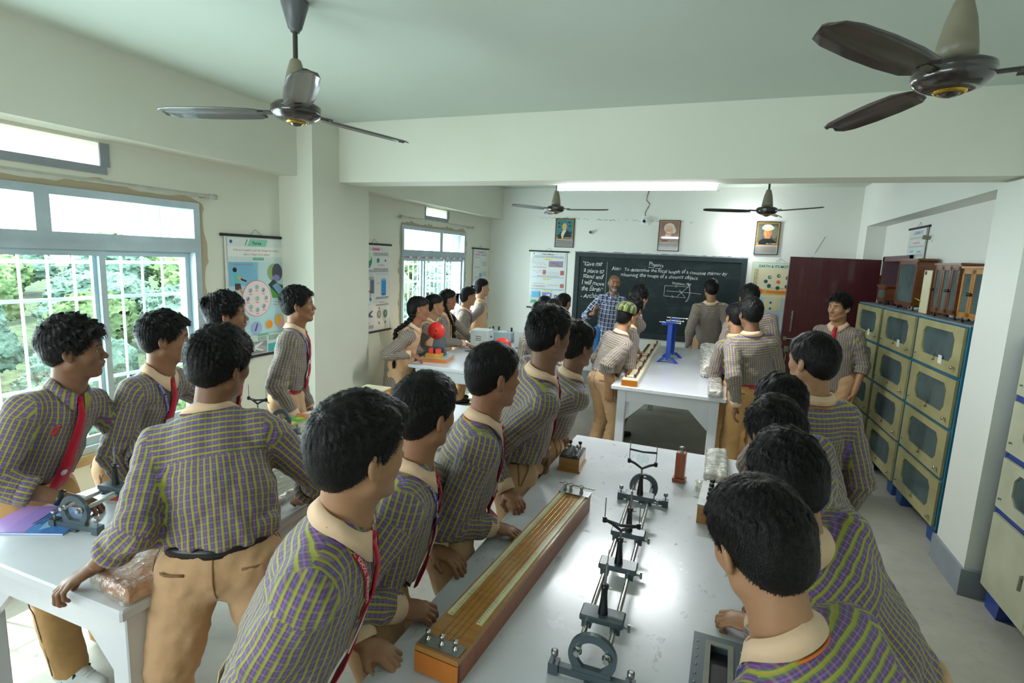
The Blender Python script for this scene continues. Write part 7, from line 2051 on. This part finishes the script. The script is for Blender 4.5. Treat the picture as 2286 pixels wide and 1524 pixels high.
# ------------------------------------------------------------------ instruments standing on the cabinets
ZT = 1.608
def glass_case(name, label, y0, y1, h, wmat, panes=1, x=1.60, d=0.15, feet=True, crown=True):
    t = thing(name, label, 'instrument case', (x, y0, ZT), math.radians(2.3))
    w = y1 - y0; f0 = 0.035 if feet else 0.0
    m = MB(); boxx(m, 0, d, 0, w, f0, f0 + 0.02); boxx(m, 0, d, 0, w, h - 0.02, h); boxx(m, 0.004, d, 0, 0.018, f0, h); boxx(m, 0.004, d, w - 0.018, w, f0, h); boxx(m, d - 0.01, d, 0, w, f0, h)
    if crown: boxx(m, -0.014, d + 0.006, -0.014, w + 0.014, h, h + 0.016)
    m.build('case', wmat, t)
    pw = w / panes
    for i in range(panes):
        a, b = i * pw + 0.003, (i + 1) * pw - 0.003; s_ = 0.028
        m = MB(); boxx(m, -0.006, 0.006, a, a + s_, f0 + 0.01, h - 0.01); boxx(m, -0.006, 0.006, b - s_, b, f0 + 0.01, h - 0.01); boxx(m, -0.006, 0.006, a, b, f0 + 0.01, f0 + 0.01 + s_); boxx(m, -0.006, 0.006, a, b, h - 0.01 - s_, h - 0.01)
        d_ = m.build('door', wmat, t); boxx(MB(), -0.001, 0.001, a + s_, b - s_, f0 + 0.01 + s_, h - 0.01 - s_).build('door_pane', 'caseglass', d_)
        if panes > 1: MB().ball((-0.016, a + 0.014 if i % 2 else b - 0.014, f0 + (h - f0) * 0.48), 0.013, 12, 8).build('knob', 'black', d_)
    if feet:
        for yy in (0.04, w - 0.04):
            for xx in (0.02, d - 0.02): MB().lathe([(0.014, 0), (0.014, 0.008), (0.006, 0.012), (0.008, f0)], 12, (xx, yy, 0)).build('foot', 'black', t)
    return t
glass_case('galvanometer', 'small wooden glass-fronted box at the far end of the cabinet tops', 6.66, 6.92, 0.19, 'wood', x=1.60, d=0.12)
glass_case('balance_case', 'large reddish-brown balance case with one tall glass front on the cabinets', 5.86, 6.34, 0.455, 'wood', x=1.625, d=0.14)
t = thing('panel_box', 'upright cream-fronted wooden box with brass fittings between the glass cases', 'instrument case', (1.635, 5.50, ZT), math.radians(2.3))
boxx(MB(), 0.0, 0.11, 0, 0.17, 0, 0.37).build('case', 'wood', t); boxx(MB(), -0.006, 0.0, 0.004, 0.166, 0.004, 0.366).build('panel', 'cream', t)
m = MB(); m.tube([(-0.008, 0.15, 0.10), (-0.03, 0.18, 0.12), (-0.03, 0.23, 0.12), (-0.03, 0.235, 0.04)], 0.006, 8); m.build('brass_arm', 'gold', t)
boxx(MB(), -0.010, -0.006, 0.11, 0.14, 0.33, 0.36).build('small_plate', 'black', t)
glass_case('balance_case', 'brown wooden case with three narrow glass doors on the cabinets', 4.93, 5.38, 0.41, 'wood', 3, x=1.635, d=0.13)
glass_case('balance_case', 'varnished yellow-brown case with two glass doors next to the pillar', 4.53, 4.87, 0.385, 'woodlight', 2, x=1.645, d=0.12)
# ------------------------------------------------------------------ the class
def hd(x, y, z): return (x, y, z)
A_ = lambda *v: np.array(v, float)
SH = dict(top=0.020, side=0.008, amp=0.003)
g_uni = 'school boys in checked shirts'
# --- boys on the window side of the near window table
person('boy with wind-swept hair and plain checked collar, leftmost, by the near window', -2.62, 1.26, (-2.45, 1.39, 1.48), -80, -38, 2, 3, hs=0.97, skin='dark', lod=2, seed=21, tie=True,
       hair=dict(top=0.036, side=0.014, amp=0.007, messy=0.04, lift=0.010, len=0.036, fringe=0.006, tuft=0.006, lumps=(((0.02, 0.07, 0.085), (0.045, 0.030, 0.022)),)),
       collar='same', cuffs=None, sleeve=('roll', 'roll'), belt='belt_black', card=True, wristband='R', shoes='shoe_white', trousers='khaki_dark',
       Rr=dict(w=(-2.30, 1.235, 0.925), d=(0.8, 0.35, -0.15), n=(0, 0, 1), curl=0.6, hint=(-0.5, -1, -0.2)), L=dict(w=(-2.28, 1.52, 0.925), d=(0.9, -0.2, -0.1), n=(0, 0, 1), curl=0.6, hint=(-0.6, 0.7, -0.2)),
       feet=((-2.60, 1.52), (-2.50, 1.30)))
person('boy with beige collar and violet lanyard, second from the left, looking right', -2.64, 1.70, (-2.46, 1.79, 1.475), -72, -37, 2, 2, hs=0.97, skin='mid', lod=2, seed=22, tie=True, lanyard=True, belt='belt_red',
       hair=dict(top=0.030, side=0.011, amp=0.005, messy=0.03, lift=0.006, len=0.03, lumps=(((0.0, 0.072, 0.080), (0.048, 0.030, 0.022)),)), moustache=0.25,
       Rr='down', L=dict(w=(-2.36, 2.05, 0.92), d=(0.9, 0.0, -0.2), n=(0, 0, 1), hint=(-0.6, 0.8, 0)))
person('boy with a thin moustache and curled back hair, in front of the Force chart', -2.74, 2.26, (-2.63, 2.285, 1.535), -55, -36, -2, 4, hs=0.98, skin='mid', lod=2, seed=23, tie=True, moustache=0.85, stubble=0.2,
       hair=dict(top=0.030, side=0.007, amp=0.006, messy=0.03, lift=0.010, len=0.034, lumps=(((0.0, -0.095, 0.055), (0.045, 0.030, 0.030)), ((0.01, -0.105, 0.085), (0.03, 0.022, 0.02)))), belt='belt_red')
person('slim boy with red belt standing by the left pillar, hands behind his back', -2.70, 2.80, (-2.66, 2.885, 1.55), -62, -46, -3, 2, hs=0.96, skin='mid', lod=2, seed=24, tie=True, lanyard=True, belt='belt_red', width=0.93,
       hair=dict(top=0.028, side=0.010, amp=0.004, lift=0.005, lumps=(((0.0, 0.078, 0.072), (0.048, 0.026, 0.022)),)), Rr='down', L='down')
# --- boy seen from behind between the two near tables
person('boy seen from behind with hands on the window-side table, sleeves rolled', -1.41, 1.17, (-1.57, 1.335, 1.525), 38, 4, 6, 5, hs=0.98, skin='dark', lod=2, seed=25, tie=True, tuck=True, pz=0.95, neck=0.040, girth=1.16, width=1.05, belt='belt_black',
       hair=dict(top=0.032, side=0.016, amp=0.005, lift=0.006, len=0.034, messy=0.02), sleeve=('roll', 'roll'), cuffs=None, trousers='khaki',
       L=dict(w=(-1.715, 0.985, 0.935), d=(-0.25, -0.85, -0.30), n=(-0.25, -0.2, 1), curl=0.75, hint=(0.8, -0.6, -0.3)),
       Rr=dict(w=(-1.50, 1.62, 0.93), d=(-0.3, 0.8, -0.3), n=(0, 0, 1), curl=0.5, hint=(1, 0.1, 0)), feet=((-1.56, 0.92), (-1.24, 1.26)))
# --- left side of the foreground table
person('boy nearest the camera on the left of the foreground table, swept-back hair', -0.90, 0.86, (-0.70, 0.935, 1.50), -66, -22, 2, 4, hs=1.0, skin='light', lod=2, seed=26, neck=0.016, tie=True, lanyard='tie', belt='belt_red',
       hair=dict(top=0.026, side=0.010, amp=0.0022, lift=0.001, len=0.030, comb=0.8, messy=0.01, lumps=(((0.0, 0.070, 0.084), (0.052, 0.036, 0.026)),)), stubble=0.12,
       Rr=dict(w=(-0.79, 0.60, 0.83), d=(0, 0, -1), n=(0, -1, 0), hint=(-0.6, 0.6, 0)), L=dict(w=(-0.80, 1.08, 0.90), d=(0.8, 0.1, -0.2), n=(0, 0, 1), hint=(-1, 0.6, 0)))
person('boy with short black hair, second along the left of the foreground table', -0.93, 1.31, (-0.80, 1.39, 1.455), -64, -16, 2, 6, hs=0.98, skin='mid', lod=2, seed=27, tie=True, lanyard=True, belt='belt_red', pz=0.86,
       hair=dict(top=0.018, side=0.010, amp=0.0025, lift=0.003, len=0.018, messy=0.03),
       Rr=dict(w=(-0.79, 1.235, 0.905), d=(0.75, 0.35, -0.1), n=(0.1, -0.2, 1), curl=0.9, hint=(-0.3, -1, -0.1)), L=dict(w=(-0.84, 1.55, 0.915), d=(0.9, -0.2, -0.1), n=(0, 0, 1), hint=(-0.2, 1, 0)))
person('boy with close-cropped sides reaching to the table edge, third on its left side', -0.90, 1.74, (-0.76, 1.82, 1.49), -62, -38, 2, 3, hs=0.98, skin='red', lod=2, seed=28, tie=True, lanyard=True, card=False, belt='belt_red',
       hair=dict(top=0.020, side=0.006, amp=0.002, lift=0.002, len=0.014, messy=0.03), thread=True,
       Rr=dict(w=(-0.735, 1.80, 0.905), d=(0.85, 0.15, -0.1), n=(0, 0, 1), curl=0.7, hint=(-0.5, -1, -0.1)), L=dict(w=(-0.79, 2.09, 0.915), d=(0.7, -0.5, -0.1), n=(0, 0, 1), curl=0.8, hint=(-0.6, 1, 0)))
person('tall boy with black belt at the far left corner of the foreground table', -0.90, 2.40, (-0.71, 2.34, 1.585), -55, -36, 2, 2, hs=1.0, skin='dark', lod=2, seed=29, tie=True, belt='belt_black', width=1.08, S=1.02, girth=1.1,
       hair=dict(top=0.028, side=0.007, amp=0.005, lift=0.006, len=0.022, messy=0.05, tuft=0.004), Rr=dict(w=(-1.0, 2.20, 0.86), d=(0, 0, -1), n=(-0.6, -0.8, 0), hint=(-1, -0.3, 0)), L='front')
person('boy half hidden behind the tall boy with the black belt, facing right', -0.90, 2.90, (-0.72, 2.93, 1.455), -40, -34, 2, 2, hs=0.97, skin='dark', lod=2, seed=30, tie=True, lanyard=True,
       hair=dict(top=0.034, side=0.010, amp=0.006, lift=0.008, len=0.03, messy=0.05, lumps=(((0.0, 0.07, 0.085), (0.05, 0.03, 0.025)),)), L='front', Rr=dict(w=(-1.0, 2.74, 0.86), d=(0, 0, -1), n=(-0.6, -0.8, 0), hint=(-1, -0.3, 0)))
# --- right side of the foreground table
person('boy nearest the camera on the right, leaning over the table with a fist on it', 0.42, 0.96, (0.115, 1.075, 1.41), 46, 30, 18, -10, hs=1.0, skin='light', lod=2, seed=31, tie=True, lanyard=True, thread=True, pz=0.86, S=0.98,
       hair=dict(top=0.018, side=0.009, amp=0.0025, lift=0.003, len=0.018, messy=0.03, crown=(0.02, -0.05, 0.11)),
       L=dict(w=(0.195, 1.60, 0.905), d=(-0.95, 0.12, -0.05), n=(0, -0.1, 1), curl=0.95, hint=(0.6, 0.6, -0.2)), Rr=dict(w=(0.26, 1.02, 0.93), d=(-0.9, 0, -0.2), n=(0, 0, 1), hint=(0.8, -0.6, 0)))
person('boy leaning in behind the nearest boy on the right, bent head of thick black hair', 0.52, 1.52, (0.203, 1.477, 1.394), 46, 22, 22, -6, hs=0.99, skin='light', lod=2, seed=32, tie=True, pz=0.86, S=0.98,
       hair=dict(top=0.030, side=0.010, amp=0.004, lift=0.005, len=0.032, messy=0.02), L=dict(w=(0.28, 1.68, 0.93), d=(-0.9, 0.2, -0.2), n=(0, 0, 1), hint=(0.5, 0.7, 0)))
person('boy on the right whose wavy hair shows between two heads, third in the line', 0.48, 1.92, (0.215, 1.95, 1.375), 45, 26, 14, -4, hs=0.98, skin='mid', lod=2, seed=33, pz=0.85, S=0.96,
       hair=dict(top=0.032, side=0.011, amp=0.005, lift=0.006, len=0.034, messy=0.02), L=dict(w=(0.28, 2.1, 0.93), d=(-0.9, 0.2, -0.2), n=(0, 0, 1), hint=(0.5, 0.7, 0)))
person('boy on the right with the lowest head, fourth in the line, before the standing boy', 0.47, 2.36, (0.265, 2.36, 1.385), 40, 30, 10, -4, hs=0.98, skin='mid', lod=2, seed=34, pz=0.85, S=0.96,
       hair=dict(top=0.030, side=0.011, amp=0.004, lift=0.006, len=0.03, messy=0.03), L='front')
person('boy standing upright at the far right of the foreground table, back to camera', 0.44, 2.70, (0.405, 2.67, 1.535), 18, 42, 2, -3, hs=1.0, skin='light', lod=2, seed=35, thread=True, width=0.93,
       hair=dict(top=0.020, side=0.008, amp=0.0025, lift=0.003, len=0.02, messy=0.02), L='front', Rr='down')
# --- boy by the door
person('boy in red tie standing alone in front of the maroon door, untucked shirt', 1.10, 5.86, (1.045, 5.80, 1.60), 152, 136, 2, -2, hs=1.02, skin='light', lod=2, seed=36, tie=True, tuck=False, cuffs=None, sleeve=('half', 'half'), moustache=0.35,
       hair=dict(top=0.032, side=0.012, amp=0.004, lift=0.006, len=0.034, comb=0.5, lumps=(((0.02, 0.068, 0.080), (0.05, 0.03, 0.024)),)), L='down', Rr='down', trousers='khaki')
# --- right of the back table
person('boy with red belt at the near right corner of the back table, back to camera', 0.31, 4.76, (0.238, 4.74, 1.567), 14, 24, 6, -4, hs=1.0, skin='dark', lod=1, seed=37, belt='belt_red', trousers='khaki_dark', tuck=True,
       hair=dict(top=0.026, side=0.012, amp=0.003, lift=0.004, len=0.03), L=dict(w=(0.20, 4.57, 0.84), d=(-0.1, 0, -1), n=(-1, 0, 0), hint=(0, -1, 0)), Rr='front')
person('boy with cropped hair and lanyard just left of the red-belted boy', 0.26, 5.25, (0.145, 5.20, 1.49), 22, 26, 4, -4, hs=0.97, skin='light', lod=1, seed=38, lanyard=True, belt='belt_red', trousers='khaki_dark',
       hair=dict(top=0.020, side=0.006, amp=0.002), L='front')
person('boy behind the red-belted boy, broad back in front of the yellow chart', 0.42, 5.62, (0.255, 5.60, 1.645), -6, 10, 4, 0, hs=1.0, skin='mid', lod=1, seed=39, tuck=False, width=1.1, trousers='khaki',
       hair=dict(top=0.028, side=0.012, amp=0.004, messy=0.03))
person('boy standing at the chalkboard with his left hand at his side', -0.10, 7.62, (-0.118, 7.42, 1.635), 8, 18, 4, 0, hs=1.02, skin='mid', lod=1, seed=40, tuck=False, width=1.02,
       hair=dict(top=0.026, side=0.011, amp=0.005, messy=0.04, tuft=0.003), L='down', Rr='down')
# --- left of the back table
person('boy in a green checked cap at the near left corner of the back table', -0.95, 4.93, (-0.80, 5.02, 1.435), -42, -16, 6, 6, hs=0.97, skin='light', lod=2, seed=41, tuck=True, cap=True, trousers='khaki',
       hair=dict(top=0.0, side=0.004, amp=0.001), tie=True, Rr=dict(w=(-0.86, 4.76, 0.80), d=(0.1, 0, -1), n=(0.3, -1, 0), curl=0.5, hint=(-0.6, -0.8, 0)), L='front', sleeve=('full', 'half'), cuffs=None)
person('boy with ruffled hair directly behind the boy in the cap', -0.98, 5.42, (-0.790, 5.42, 1.475), -50, -20, 4, 4, hs=0.98, skin='mid', lod=1, seed=42, tie=True,
       hair=dict(top=0.030, side=0.012, amp=0.005, messy=0.04), L=dict(w=(-0.78, 5.62, 0.93), d=(0.8, 0.2, -0.1), n=(0, 0, 1), hint=(-0.6, 0.7, 0)))
person('boy with straight brownish mop of hair next to the teacher', -1.00, 5.92, (-0.805, 5.88, 1.565), -48, -32, 2, 4, hs=1.0, skin='fair', lod=1, seed=43, tie=True,
       hair=dict(top=0.034, side=0.016, amp=0.004, messy=0.02), L=dict(w=(-0.82, 6.16, 0.93), d=(0.8, 0.2, -0.1), n=(0, 0, 1), hint=(-0.6, 0.7, 0)), Rr=dict(w=(-0.84, 5.84, 0.93), d=(0.8, 0.3, -0.1), n=(0, 0, 1), hint=(-0.6, -0.7, 0)))
person('bald bearded teacher in a navy and white checked shirt before the chalkboard', -1.47, 7.68, (-1.405, 7.62, 1.635), 196, 204, -2, -3, hs=0.98, S=1.06, skin='mid', lod=2, seed=44, shirt='plaid_teacher', trousers='jeans', tuck=False, collar='same', cuffs=None,
       moustache=1.0, stubble=0.75, shaved=True, shoes='shoe_yellow', sleeve=('roll', 'roll'), width=1.0, feet=((-1.38, 7.74), (-1.62, 7.82)),
       Rr=dict(w=(-1.60, 7.32, 1.22), d=(0.10, -0.25, 0.9), n=(-1, -0.2, 0), curl=0.95, hint=(-0.7, 0.4, -0.6)), L='down')
# --- girls at the right of the far-left table
gh = dict(top=0.010, side=0.008, amp=0.0012, long=True, messy=0.006, ridges=34, lift=0.001)
person('girl with one very long braid down her back, nearest of the right-hand girls', -1.44, 4.68, (-1.525, 4.69, 1.424), 30, 14, 6, 0, hs=0.98, skin='mid', lod=1, seed=51, hair=gh, girl=dict(braids=(-1,), len=0.62, vest=False, r=0.026), hem=0.50, tuck=False, collar=None, cuffs=None, trousers='vest', S=0.92)
person('girl with hair parted and drawn back, behind the long-braided girl', -1.88, 5.97, (-1.895, 6.00, 1.385), 20, 0, 6, 0, hs=0.98, skin='mid', lod=1, seed=52, hair=gh, girl=dict(braids=(-1, 1), len=0.4, vest=False), hem=0.50, tuck=False, collar=None, cuffs=None, trousers='vest', S=0.93)
person('girl with a white bow at the back of her head', -1.56, 5.42, (-1.600, 5.40, 1.405), 10, -4, 6, 0, hs=0.98, skin='mid', lod=1, seed=53, hair=gh, girl=dict(braids=(-1, 1), len=0.4, vest=False, bow=True), hem=0.50, tuck=False, collar=None, cuffs=None, trousers='vest', S=0.92)
person('girl with a bun and pink hair band beside the chalkboard', -1.80, 6.62, (-1.835, 6.60, 1.390), -12, -24, 4, 2, hs=0.99, skin='red', lod=1, seed=54, hair=gh, girl=dict(bun=True, bunz=-0.01, vest=False), hem=0.50, tuck=False, collar=None, cuffs=None, trousers='vest', S=0.94, hairband='hairband', thread=True)
# --- five girls by the far window
gw = dict(tuck=False, hem=0.48, trousers='vest', lod=1, collar='collar')
person('girl with a thick braid at the left end of the window row', -2.99, 4.62, (-2.745, 4.60, 1.395), -66, -52, 6, 0, hs=0.98, skin='red', seed=55, hair=gh, girl=dict(braids=(1,), len=0.40, r=0.026), S=0.92, cuffs='collar', Rr=dict(w=(-2.74, 4.45, 0.96), d=(0.9, 0.2, -0.3), n=(0, 0, 1), hint=(-0.8, -0.8, 0)), **gw)
person('girl second from the left in the window row, small ear stud, no braid visible', -3.00, 5.04, (-2.830, 5.06, 1.392), -62, -50, 4, 0, hs=0.96, skin='light', seed=56, hair=gh, girl=dict(bun=True, bunz=-0.02), S=0.91, Rr=dict(w=(-2.76, 4.92, 0.93), d=(0.9, 0.2, -0.2), n=(0, 0, 1), hint=(-0.8, -0.8, 0)), hairband='hair', **gw)
person('girl in the middle of the window row with two looped braids in front', -3.12, 5.74, (-2.990, 5.665, 1.410), -66, -48, 4, 3, hs=0.97, skin='red', seed=57, hair=gh, girl=dict(braids=(-1, 1), front=True, r=0.020), S=0.94, Rr=dict(w=(-2.70, 5.56, 0.92), d=(0.8, 0.2, -0.2), n=(0, 0, 1), hint=(-0.5, -0.9, 0)), L=dict(w=(-2.74, 5.84, 0.92), d=(0.9, 0.0, -0.2), n=(0, 0, 1), hint=(-0.5, 0.9, 0)), **gw)
person('girl with red tie and short ponytail, second from the right in the window row', -3.17, 6.30, (-3.02, 6.28, 1.415), -60, -46, 4, 3, hs=0.97, skin='light', seed=58, hair=gh, girl=dict(tail=True, vest=False), S=0.94, tie=True, lanyard=True, tuck=True, belt='belt_red', trousers='khaki', lod=1, collar='collar', L='back', Rr=dict(w=(-2.90, 6.20, 0.93), d=(0.9, 0.0, -0.2), n=(0, 0, 1), hint=(-0.8, -0.8, 0)))
person('tall girl in beige vest, lanyard and ponytail, right end of the window row', -3.16, 6.86, (-3.07, 6.80, 1.505), -58, -44, 0, 2, hs=0.98, skin='fair', seed=59, hair=gh, girl=dict(tail=True, vest_long=True), S=0.99, lanyard=True, L='back', Rr='back', **gw)
